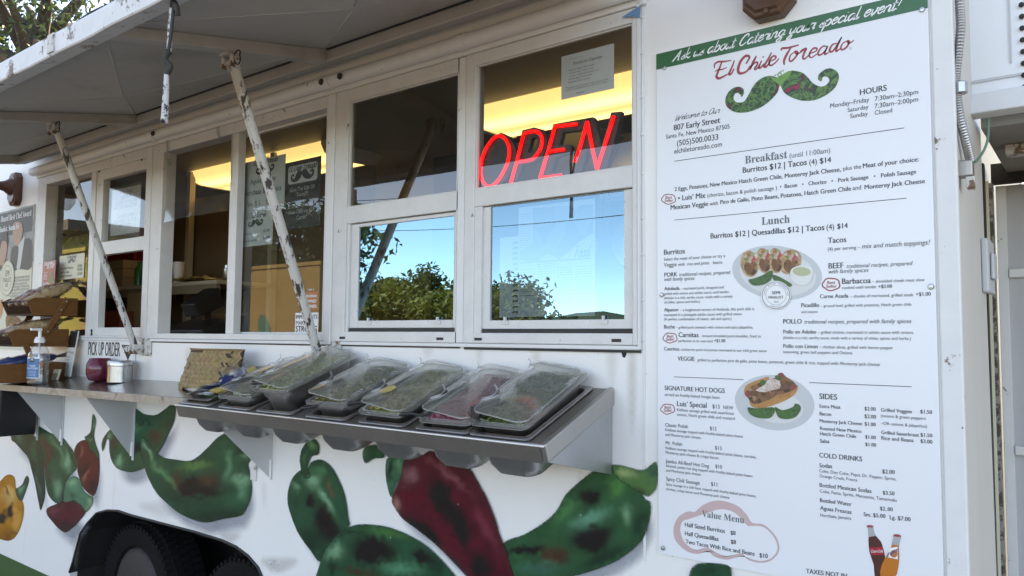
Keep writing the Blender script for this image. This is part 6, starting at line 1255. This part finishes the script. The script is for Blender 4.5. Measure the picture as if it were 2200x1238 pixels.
# lit OPEN sign
ns = thing('open_sign', (-1.28, .05, 2.0), 'red lit open sign with black backing in the upper right window', 'sign')
KN = (5.627, 1000, 200); YN, YNB = .014, .021
def npts(pts, y): return [W(u, v, y) for u, v in px(pts, *KN)]
TUBES = [[(400,520),(440,525),(490,570),(525,650),(530,740),(505,850),(460,950),(400,1050),(330,1115),(270,1130),(215,1080),(185,990),(185,890),(205,780),(250,670),(310,580),(365,530),(400,520)],
 [(545,1095),(620,830),(705,490)], [(705,490),(780,470),(850,465),(905,500),(925,570),(915,650),(880,720),(820,790),(760,815),(630,832)],
 [(900,1030),(1000,700),(1080,405)], [(1080,405),(1200,392),(1345,375)], [(1000,712),(1100,695),(1195,682)], [(900,1030),(1020,1015),(1160,995)],
 [(1320,840),(1390,640),(1470,345)], [(1470,345),(1530,650),(1590,920)], [(1590,920),(1680,640),(1795,275)]]
for k, t_ in enumerate(TUBES):
    L = npts(t_, YN); L = sp(L, 6) if len(L) > 3 else L; build(MB().tube(L, .0052, 8), 'neon_tube', MT['neon'], ns, smooth=True)
BACK = [([(430,480),(520,520),(600,640),(615,760),(570,900),(500,1030),(400,1120),(300,1150),(220,1130),(175,1040),(170,900),(200,760),(270,620),(350,520)], None),
 ([(685,450),(830,415),(930,440),(985,520),(980,650),(930,760),(850,830),(740,870),(690,870),(610,1095),(540,1110),(600,850)], [(800,545),(850,540),(870,575),(850,650),(800,710),(752,720)]),
 ([(1060,375),(1540,290),(1400,445),(1175,480),(1130,640),(1270,620),(1290,720),(1100,770),(1035,965),(1270,935),(1260,985),(890,1050),(970,720)], None),
 ([(1450,310),(1545,290),(1590,400),(1640,640),(1760,235),(1885,222),(1800,560),(1700,920),(1560,945),(1480,690),(1400,960),(1290,985)], None)]
for out_, hole in BACK:
    P_ = npts(out_, YNB); H_ = [[(p.x, p.z) for p in npts(hole, YNB)]] if hole else []
    build(MB().slab([(p.x, p.z) for p in P_], H_, YNB, YNB+.018), 'backing_letter', MT['black'], ns, bevel=.001)
# ================================================================== INSIDE THE TRUCK
def ceiling_light(x0, x1, y0, y1, label):
    z1 = 2.688; t = thing('ceiling_light', ((x0+x1)/2, (y0+y1)/2, z1-.08), label, 'ceiling light', 'fluorescent ceiling lights in the truck')
    prof = [(-.5,0),(-.5,-.02),(-.44,-.062),(-.30,-.078),(0,-.082),(.30,-.078),(.44,-.062),(.5,-.02),(.5,0)]
    yc, w_ = (y0+y1)/2, (y1-y0); m = MB()
    for x in (x0+.03, x1-.03): m.v += [Vector((x, yc+p*w_, z1+q)) for p, q in prof]
    n = len(prof); m.f = [(i, i+1, i+1+n, i+n) for i in range(n-1)]; build(m, 'lens', MT['lamp'], t, auto=50)
    for x in (x0, x1): 
        m = MB(); m.prism([(x-.03 if x == x1 else x, yc+p*w_*1.06, z1+q*1.08) for p, q in prof], (.03, 0, 0)); build(m, 'end_cap', MT['pumpwhite'], t)
    return t
ceiling_light(-2.50, -1.10, 1.10, 1.50, 'long glowing ceiling light seen above the open sign')
ceiling_light(-5.05, -3.55, 1.08, 1.50, 'glowing ceiling light seen through the open sliding window')
def strip(m, x0, x1, y, z): m.box(x0, x1, y, y+.02, z-.012, z+.012)
# shelf with boxes and wrapped food
ish = thing('wall_shelf', (-4.9, .92, 1.82), 'beige wall shelf inside the open sliding window', 'shelf')
build(MB().box(-6.6, -4.02, .70, 1.10, 1.845, 1.868), 'board', MT['beige'], ish, bevel=.003); build(MB().box(-6.6, -4.02, .70, .725, 1.795, 1.844), 'shelf_edge', plain('tan_shelf_edge', (.24,.19,.12), .6), ish)
build(MB().box(-4.06, -4.02, 1.06, 1.10, .78, 2.68), 'upright', MT['beige'], ish); build(MB().box(-5.02, -4.98, 1.06, 1.10, .78, 2.68), 'upright', MT['beige'], ish)
build(MB().box(-6.6, -3.2, 1.12, 1.15, 1.25, 2.5), 'back_board', MT['brownpanel'], ish)
m = MB(); vs, fs = fill2d(rrect(.62, .22, .05), .03); m.v = [Vector((-4.42+q.x, .84+q.y, 1.872+.045*max(0, 1-(q.x/.33)**2)*(.6+.4*noise.noise(Vector((q.x*14, q.y*14, 1))))+.02*noise.noise(Vector((q.x*40, q.y*40, 3))))) for q in vs]; m.f = [tuple(f) for f in fs]
tag(build(m, 'plastic_bag', plain('yellow_plastic_film', (.46,.34,.13), .3, 0, .3, 16, .6, 30)), 'crumpled yellowish plastic bag on the shelf inside', 'bag')
tag(build(MB().box(-5.05, -4.86, .694, .697, 1.60, 1.82), 'paper_note', plain('tan_paper_note', (.42,.31,.17), .7)), 'tan paper note hanging under the shelf inside', 'note')
bxp = W(235, 600, .5), W(297, 600, .5)
for k, (za, zb_) in enumerate(((1.872, 1.935), (1.937, 1.995), (1.997, 2.055))):
    tag(build(MB().box(-5.72, -5.22, .74, 1.05, za, zb_), 'cardboard_box', MT['card'], bevel=.004), ['bottom', 'middle', 'top'][k]+' cardboard box of the stack seen through the counter window', 'box', 'stacked cardboard boxes inside')
tag(build(MB().box(-6.3, -5.65, 1.02, 1.10, 1.90, 2.40), 'red_board', MT['red'], bevel=.01), 'bright red board behind the cardboard boxes', 'board')
tag(build(MB().box(-5.30, -4.95, .60, .9, 1.56, 1.70), 'red_crate', plain('dull_red_crate', (.30,.06,.03), .5), bevel=.01), 'dull red crate under the shelf inside the counter window', 'crate')
ick = thing('work_counter', (-4, .45, .78), 'dark inner work counter below the windows', 'counter')
build(MB().box(-6.9, -2.35, .16, .62, 1.47, 1.50), 'top', MT['steel2'], ick); build(MB().box(-6.9, -2.35, .20, .60, .79, 1.468), 'cabinet', MT['brownpanel'], ick)
# cash register
rp = W(425, 712, .30); rg = thing('cash_register', (rp.x, .33, 1.502), 'black cash register terminal inside the open window', 'register')
X0 = rp.x-.02
build(MB().prism([(X0-.19, .22, 1.502), (X0-.19, .22, 1.575), (X0-.19, .46, 1.66), (X0-.19, .48, 1.502)], (.38, 0, 0)), 'base', MT['black'], rg, bevel=.006)
build(MB().prism([(X0-.10, .30, 1.64), (X0-.10, .27, 1.70), (X0-.10, .40, 1.79), (X0-.10, .44, 1.70)], (.13, 0, 0)), 'screen', MT['black'], rg, bevel=.005); build(MB().box(X0-.05, X0-.02, .36, .39, 1.60, 1.70), 'stalk', MT['black'], rg)
m = MB(); 
for k in range(4): m.box(X0+.07+k*.018, X0+.080+k*.018, .2180, .2190, 1.530, 1.560)
tag(build(m, 'printed_mark', MT['papergrey'], rg), kind='stuff')
tag(build(MB().prism([(X0-.40, .2, 1.502), (X0-.40, .2, 1.55), (X0-.40, .3, 1.60), (X0-.40, .34, 1.502)], (.16, 0, 0)), 'card_reader', MT['pumpwhite'], bevel=.006), 'small pale card reader beside the register', 'card reader')
# dark cabinets seen through the middle window
tag(build(MB().box(-3.1, -1.95, 1.5, 2.15, .79, 2.60), 'tall_cabinet', plain('dark_steel_cabinet', (.05,.05,.045), .4, .4), bevel=.01), 'tall dark steel cabinet behind the middle window', 'cabinet')
tag(build(MB().box(-2.0, -.5, 1.9, 2.15, 1.9, 2.45), 'wall_cabinet', MT['beige'], bevel=.01), 'beige wall cabinet behind the open sign window', 'cabinet')

# ================================================================== WALL LAMPS
def wall_lamp(x, zb_, label, w_=.115):
    t = thing('wall_lamp', (x, -.03, zb_), label, 'lamp', 'brown wall lamps'); h = .19; z = zb_
    def octo(s, y): return [(x+a*s, y, z+h/2+c_*s) for a, c_ in ((-.030,-.095),(.030,-.095),(.058,-.066),(.058,.066),(.030,.095),(-.030,.095),(-.058,.066),(-.058,-.066))]
    m = MB(); rings = [octo(1, -.001), octo(1, -.030), octo(.93, -.036), octo(.86, -.036), octo(.80, -.042)]
    for q in rings: m.v += [Vector(p) for p in q]
    for i in range(4): m.f += [(i*8+k, i*8+(k+1) % 8, i*8+8+(k+1) % 8, i*8+8+k) for k in range(8)]
    m.f.append(tuple(32+k for k in range(8))); build(m, 'back_plate', MT['bronze'], t, bevel=.001)
    build(MB().lathe([(.052,-.040),(.044,-.055),(.030,-.075),(.022,-.105),(.018,-.150),(.017,-.175)], (x, 0, z+h/2+.01), 20, axis='y'), 'arm', MT['bronze'], t, auto=60)
    build(MB().lathe([(.02,.10),(.035,.095),(.055,.06),(.065,.02),(.075,-.02)], (x, -.19, z+h/2+.02), 20), 'shade', MT['bronze'], t, auto=60)
    build(MB().lathe([(.052,.02),(.045,-.05),(.02,-.09),(.004,-.095)], (x, -.19, z+h/2+.01), 18), 'globe', glass('lamp_glass_'+str(int(-x*10)), (.85,.83,.78), .06, 0, .05, .2, (.7,.68,.6)), t, smooth=True)
    build(MB().lathe([(.001,-.006),(.006,-.005),(.007,0)], (x, -.037, z+.012), 10, axis='y'), 'screw', MT['bronze'], t, auto=40)
pr = W(1652, 40, -.02); wall_lamp(pr.x, pr.z, 'brown cast wall lamp above the menu board'); pl2 = W(30, 442, -.02); wall_lamp(pl2.x, pl2.z, 'brown cast wall lamp above the award poster')

# ================================================================== RIGHT END: CONDUIT, NEIGHBOUR
cdt = thing('flexible_conduit', (-.2, -.02, 1.9), 'ribbed grey flexible metal conduit at the corner of the truck', 'conduit')
cpts = [W(u, v, y) for u, v, y in ((2058,-60,.02),(2062,10,.02),(2064,60,.02),(2058,120,.02),(2053,170,.02),(2056,205,.02),(2062,250,.03),(2074,300,.06),(2084,342,.10))]
L = sp(cpts, 26); m = MB(); m.tube(L, [.0092 if (i % 3) else .0075 for i in range(len(L))], 10); build(m, 'ribbed_pipe', MT['conduit'], cdt, auto=60)
c = W(2062, 190, .02); build(MB().lathe([(.013,-.012),(.0145,-.010),(.0145,.010),(.013,.012)], c, 8), 'connector', MT['chrome'], cdt, auto=30)
c = W(2074, 360, .06); build(MB().box(c.x-.014, c.x+.014, c.y-.01, c.y+.02, c.z-.02, c.z+.014), 'junction_clamp', MT['steel2'], cdt, bevel=.003); build(MB().box(c.x+.001, c.x+.017, c.y-.012, c.y+.02, c.z-.045, c.z-.021), 'junction_clamp', MT['rusty'], cdt, bevel=.002)
g = [W(u, v, .3) for u, v in ((2124,255),(2122,300),(2110,330),(2094,350))]; build(MB().tube(sp(g), .003, 6), 'green_wire', plain('green_wire_sheath', (.10,.24,.18), .5), cdt, smooth=True)
nb_ = thing('white_trailer', (.8, .9, 0), 'neighbouring white metal trailer at the right edge', 'trailer')
zt_, zb_ = W(2080, 203, .27).z, W(2080, 246, .27).z; xl = W(2076, 220, .27).x
build(MB().box(xl, 1.6, .27, .33, zb_, zt_), 'beam', chipped('rust_edged_beam', (.66,.68,.70), (.26,.13,.05), .70, 18, .5), nb_, bevel=.003)
build(MB().box(xl-.0006, xl, .272, .328, zb_+.004, zt_-.004), 'beam_end', plain('rusty_beam_end', (.10,.05,.025), .8, 0, .5, 60), nb_)
build(MB().box(xl+.004, 1.6, .30, .32, zt_+.001, 3.0), 'upper_panel', MT['board'], nb_)
zl = W(2120, 172, .298).z; build(MB().box(xl+.006, 1.6, .296, .2995, zl-.003, zl+.003), 'panel_line', MT['alu'], nb_); xv = W(2168, 80, .298).x; build(MB().box(xv, xv+.004, .2965, .2995, zl+.03, 3.0), 'panel_line', MT['alu'], nb_)
xd = W(2196, 60, .29).x
for k in range(16): build(MB().lathe([(.001,-.006),(.0055,-.004),(.006,.0)], (xd, .2955, 2.12+k*.027), 8, axis='y'), 'rivet', MT['dark'], nb_, smooth=True)
build(MB().box(xl+.02, 1.6, .34, 1.05, zb_-.02, zb_+.004), 'underside', plain('grimy_underside', (.22,.21,.19), .7, 0, .3, 6), nb_)
build(MB().box(xl+.05, 1.6, .55, .60, zb_-.045, zb_-.021), 'cross_member', MT['rusty'], nb_); zz = W(2150, 395, .94).z; z1_ = W(2150, 352, .94).z
build(MB().box(xl-.02, 1.6, .93, .96, zz, z1_), 'gap_shade_band', MT['gap'], nb_)  # black slab painting the shadow in the gap above the lower panel
xp0, xp1 = W(2147, 700, .95).x, 1.6
build(MB().box(xp0, xp1, .97, 1.0, .2, zz-.002), 'lower_panel', plain('white_trailer_panel', (.44,.44,.45), .5, 0, .12, 3, .1, 8), nb_)
xs_ = W(2170, 700, .95).x; build(MB().box(xp0+.002, xs_, .955, .969, .2, zz-.004), 'door_stile', MT['trim'], nb_)
for v in (588, 968): z = W(2170, v, .95).z; build(MB().box(xs_+.001, 1.6, .950, .9685, z-.012, z+.014), 'door_rail', MT['trim'], nb_, bevel=.003)
build(MB().box(W(2132, 700, .93).x, xp0-.003, .91, .95, .1, zz), 'rusty_post', chipped('rusty_grey_post', (.30,.28,.25), (.08,.06,.05), .50, 40, .7), nb_)
build(MB().box(W(2120, 700, .88).x, W(2133, 700, .88).x, .87, .89, .1, zz), 'pale_strip', MT['cream'], nb_)
build(MB().box(W(2098, 700, .60).x, W(2124, 700, .60).x, .60, .63, .1, zz), 'gap_shade_strip', chipped('flecked_gap_shade', (.016,.016,.016), (.20,.17,.14), .80, 60, .6), nb_)  # dark strip standing in for the shadow gap beside the end wall
c = W(2105, 575, .42); fl = thing('flange_bracket', c, 'grey square tube stub welded on a flange plate at the truck corner', 'bracket')
z0_, z1_ = W(2105, 632, .45).z, W(2105, 520, .45).z
build(MB().box(XE-.0005, XE+.014, .37, .50, z0_, z1_), 'flange', MT['alu'], fl, bevel=.004); za_, zb2 = W(2120, 603, .45).z, W(2120, 547, .45).z; x2 = W(2141, 575, .45).x
build(MB().box(XE+.015, x2, .40, .47, za_, zb2), 'tube_stub', MT['alu'], fl, bevel=.005)

# ================================================================== TREES, BUILDINGS BEHIND THE PHOTOGRAPHER (seen mirrored in the panes)
leafm = {}
def leafmat(name, col):
    m, nt, bs, out = nodes(name); n = nz(nt, 3, 3); o = nt.nodes.new('ShaderNodeObjectInfo')
    a = nt.nodes.new('ShaderNodeAttribute'); a.attribute_name = 'Col'
    nt.links.new(mixc(nt, n.outputs[0], tuple(x*.7 for x in col), tuple(x*1.4 for x in col)), bs.inputs['Base Color']); bs.inputs['Roughness'].default_value = .55
    tr = nt.nodes.new('ShaderNodeBsdfTranslucent'); tr.inputs[0].default_value = (col[0]*1.6, col[1]*1.9, col[2]*.9, 1); mx = nt.nodes.new('ShaderNodeMixShader'); mx.inputs[0].default_value = .3
    nt.links.new(bs.outputs[0], mx.inputs[1]); nt.links.new(tr.outputs[0], mx.inputs[2]); nt.links.new(mx.outputs[0], out.inputs[0]); return m
def tree(name, base, h, rad, label, leaf, nleaf, size, seed, trunk_r=.16, lean=(0,0), low=.35, group=None, nclump=40, narrow=1.0):
    rnd = random.Random(seed); base = Vector(base); t = thing(name, base, label, 'tree', group)
    m = MB(); top = base+Vector((lean[0], lean[1], h*.72)); ax = sp([base, base.lerp(top, .35)+Vector((rnd.uniform(-.2,.2), rnd.uniform(-.2,.2), 0)), base.lerp(top, .7)+Vector((rnd.uniform(-.25,.25), rnd.uniform(-.25,.25), 0)), top], 5)
    n = len(ax); m.tube(ax, [trunk_r*(1-.8*i/n) for i in range(n)], 9); cl = []
    for k in range(nclump):
        f = rnd.uniform(low, 1); p0 = ax[int(f*(n-1))]; a = rnd.uniform(0, 6.283); e = rnd.uniform(-.15, .75); L_ = rad*rnd.uniform(.45, 1.05)*(1.15-f*.55)*narrow
        d = Vector((math.cos(a)*math.cos(e), math.sin(a)*math.cos(e), math.sin(e))); p2 = p0+d*L_; p1 = p0+d*L_*.5+Vector((0, 0, .12*L_))
        if k < 60: br_ = sp([p0, p1, p2], 4); m.tube(br_, [trunk_r*.38*(1-f*.5)*(1-.85*i/len(br_)) for i in range(len(br_))], 6)
        cl.append((p2, rnd.uniform(.22, .5)*rad)); cl.append((p1.lerp(p2, .4), rnd.uniform(.16, .34)*rad))
    build(m, 'trunk', MT['bark'], t, smooth=True)
    m = MB()
    for k in range(nleaf):
        c_, r_ = cl[rnd.randrange(len(cl))]; v = Vector((rnd.gauss(0,1), rnd.gauss(0,1), rnd.gauss(0,1))).normalized()*r_*rnd.random()**.45; v.z *= .75
        p = c_+v; nrm_ = Vector((rnd.gauss(0,1), rnd.gauss(0,1), rnd.gauss(0,1)+.6)).normalized(); a = nrm_.orthogonal().normalized(); a = Matrix.Rotation(rnd.uniform(0, 6.28), 3, nrm_) @ a; b_ = nrm_.cross(a); s_ = size*rnd.uniform(.6, 1.3)
        o = len(m.v); m.v += [p-a*s_, p+b_*s_*.42+nrm_*s_*.12, p+a*s_, p-b_*s_*.42+nrm_*s_*.12]; m.f.append((o, o+1, o+2, o+3))
    tag(build(m, 'crown', leaf, t), kind='stuff')
    return t
lf0 = leafmat('deep_green_leaf', (.03,.05,.02)); lf1 = leafmat('dull_green_leaf', (.075,.078,.024)); lf2 = leafmat('yellow_green_leaf', (.15,.12,.022)); lf3 = leafmat('dark_green_leaf', (.03,.06,.022))  # leaf greens differ from tree to tree, the first one deepest
tree('leafy_tree', (-9.3, 1.7, 0), 6.6, 2.7, 'tree with a dark trunk rising behind the awning at the far left', lf0, 11000, .040, 11, .34, (.6, -.3), .42, nclump=60)
tree('leafy_tree', (-12.2, 3.4, 0), 6.8, 2.8, 'second tree further back behind the awning', lf1, 7000, .07, 12, .22, (.2, 0), .3)
ref = [(-26,-20,4.9,2.5,lf2),(-23,-19,4.6,2.4,lf2),(-20.2,-20,4.2,2.3,lf2),(-17.6,-20.5,4.2,2.2,lf2),(-28.8,-18,4.6,2.3,lf3),(-32,-21,5.0,2.5,lf1),(-15.3,-21.5,2.5,1.6,lf3),(-24.6,-23,5.2,2.6,lf1),(-20.5,-23.5,4.6,2.4,lf1)]
for k, (x, y, h, r_, l_) in enumerate(ref):
    tree('lot_tree', (x, y, 0), h, r_, ['yellow green', 'broad yellow green', 'dull green', 'dark', 'tall yellow green', 'far dull green', 'far dark green', 'rightmost far', 'lone far'][k]+' tree across the lot mirrored in the window panes', l_, 4200, .15, 30+k, .14, (0, 0), .25, 'trees across the lot', 26)
tree('near_tree', (-13.7, -8.7, 0), 5.6, 2.2, 'near tree hanging over the tan yard wall mirrored in the sliding pane', lf3, 5200, .10, 55, .2, (.5, .2), .5, 'trees across the lot', 30)
# tan building with a painted mural, olive building further left
tb_ = thing('painted_wall', (-14.4, -6.3, 0), 'tan yard wall with an orange and teal mural mirrored in the sliding pane', 'wall')
build(MB().box(-18.8, -10.15, -6.45, -6.2, 0, 2.72), 'wall_panel', MT['stucco1'], tb_); build(MB().box(-18.85, -10.10, -6.48, -6.17, 2.721, 2.78), 'coping', MT['stucco1'], tb_)
build(MB().flat([(-16.5,0.02),(-16.2,.9),(-15,1.7),(-13.4,1.95),(-12.2,1.7),(-11.3,1.2),(-10.6,.6),(-10.4,.02)], -6.195), 'mural_hill', MT['orangewall'], tb_)
for x, z, w_, h_, a_ in ((-11.6,1.6,.16,.34,25),(-12.3,2.0,.14,.26,-20),(-11.9,.95,.30,.16,-15),(-13.4,2.2,.34,.14,10),(-14.6,1.9,.14,.3,30)):
    build(MB().flat([(x+q[0], z+q[1]) for q in ell(0,0,w_,h_,a_,16)], -6.188), 'mural_drop', MT['tealpaint'], tb_)
ob = thing('olive_building', (-24, -7, 0), 'olive green building with an overhanging roof mirrored in the leftmost window', 'building')
build(MB().box(-32, -19.5, -12, -6.6, 0, 4.0), 'wall', MT['stucco2'], ob); build(MB().box(-32.3, -19.2, -12.3, -6.0, 4.002, 4.25), 'roof', MT['tealroof'], ob); build(MB().box(-32.2, -19.3, -6.55, -6.45, 3.55, 3.70), 'trim_band', MT['stucco2'], ob)
for x in (-22.5, -26.0): w0 = build(MB().box(x-.7, x+.7, -6.59, -6.55, 1.2, 2.6), 'window', MT['frame'], ob); build(MB().box(x-.62, x+.62, -6.549, -6.54, 1.28, 2.52), 'pane', MT['glassC'], w0)
# utility poles and wires across the lot
for x, y in ((-30.0, -24.0), (6.0, -21.0)):
    u = thing('utility_pole', (x, y, 0), ['wooden utility pole far to the left across the lot', 'wooden utility pole across the lot on the right'][x > 0], 'utility pole', 'utility poles'); build(MB().tube([(x,y,0),(x,y,9)], [.14,.10], 10), 'pole', MT['bark'], u, smooth=True); build(MB().box(x-.06, x+.06, y-1.1, y+1.1, 8.2, 8.32), 'crossarm', MT['bark'], u)
for k, (dy, z0) in enumerate(((-1, 8.25), (0, 8.25), (1, 8.25), (0, 6.9))):
    P_ = [Vector((-30+36*t, -24+3*t+dy, z0-1.1*4*t*(1-t)*.8)) for t in [i/24 for i in range(25)]]
    tag(build(MB().tube(P_, .016, 5), 'power_line', MT['wirepaint'], smooth=True), ['nearest', 'middle', 'farthest', 'lowest'][3 if k == 3 else 2-k]+' black power line strung across the lot', 'cable', 'power lines')

# exhaust hood along the back wall
eh = thing('exhaust_hood', (-2.2, 1.8, 2.05), 'pale steel exhaust hood along the back wall inside', 'hood')
build(MB().prism([(-3.0, 2.18, 2.62), (-3.0, 1.75, 2.62), (-3.0, 1.52, 2.32), (-3.0, 1.52, 2.22), (-3.0, 2.18, 2.22)], (2.7, 0, 0)), 'hood_body', MT['galv'], eh, bevel=.006)
for k in range(9): build(MB().box(-2.9+k*.29, -2.65+k*.29, 1.50, 1.515, 2.235, 2.31), 'filter_panel', MT['steel'], eh, bevel=.004)

# cups, jars and bottles on the inner shelf, pots by the hood
cl_ = [((-4.62, .80), .035, .14, 'pumpwhite', 'stack of white cups on the inner shelf', 'cups'), ((-5.00, .82), .045, .12, 'jar', 'dark red jar on the inner shelf', 'jar'), ((-5.12, .80), .03, .17, 'greenplastic', 'green bottle on the inner shelf', 'bottle'), ((-4.15, .86), .04, .10, 'chrome', 'small steel canister on the inner shelf', 'canister'), ((-5.86, .8), .035, .16, 'yellow', 'yellow bottle beside the cardboard boxes', 'bottle')]
for (x, y), r_, h_, mt_, lb2, ct2 in cl_:
    nm = {'cups': 'cup_stack', 'jar': 'spice_jar', 'bottle': 'sauce_bottle', 'canister': 'canister'}[ct2]
    pf = [(r_*.8,0),(r_,.004),(r_,h_*.66),(r_*.9,h_*.72),(r_*.45,h_*.85),(r_*.42,h_),(r_*.2,h_)] if ct2 == 'bottle' else [(r_*.75,0),(r_,h_*.94),(r_*1.05,h_*.95),(r_*1.05,h_)] if ct2 == 'cups' else [(r_*.9,0),(r_,.005),(r_,h_*.78),(r_*.85,h_*.82),(r_*.88,h_*.83),(r_*.88,h_)]
    tag(build(MB().lathe(pf, (x, y, 1.8685), 18), nm, MT[mt_], auto=45), lb2, ct2)
for k, (x, r_) in enumerate(((-2.30, .11), (-2.02, .09), (-1.72, .12), (-1.42, .08))):
    pt = thing('hanging_pan', (x, 1.46, 1.85), ['first', 'second', 'third', 'fourth'][k]+' steel pan from the left hanging below the exhaust hood', 'pan', 'pans hanging from the hood')
    build(MB().lathe([(r_*.8,0),(r_,-.05),(r_*1.02,-.05),(r_*.82,.004),(r_*.2,.004)], (x, 1.47, 2.0), 22, axis='y'), 'pan_body', MT['steel'], pt, auto=40); build(MB().bar((x, 1.45, 2.0+r_), (x, 1.47, 2.22), .018, .006, (0,1,0)), 'handle', MT['black'], pt)
# low ridge added to hide the white horizon mirrored in the panes
m = MB(); n = 90
for i in range(n+1):
    a = math.pi*.98+i/n*math.pi*1.04; d = 120; h = 5.5+3.0*noise.noise(Vector((i*.13, 1, 0)))+1.4*noise.noise(Vector((i*.45, 7, 0)))
    c_, s_ = math.cos(a), math.sin(a); m.v += [Vector((d*c_, d*s_, -.5)), Vector(((d+6)*c_, (d+6)*s_, h*.7)), Vector(((d+14)*c_, (d+14)*s_, h)), Vector(((d+26)*c_, (d+26)*s_, -.5))]
m.f = [(4*i+k, 4*i+k+1, 4*i+k+5, 4*i+k+4) for i in range(n) for k in range(3)]
tag(build(m, 'added_hills', plain('added_hillside', (.06,.075,.035), .9, 0, .4, .25, .4, 2), smooth=True), kind='structure')
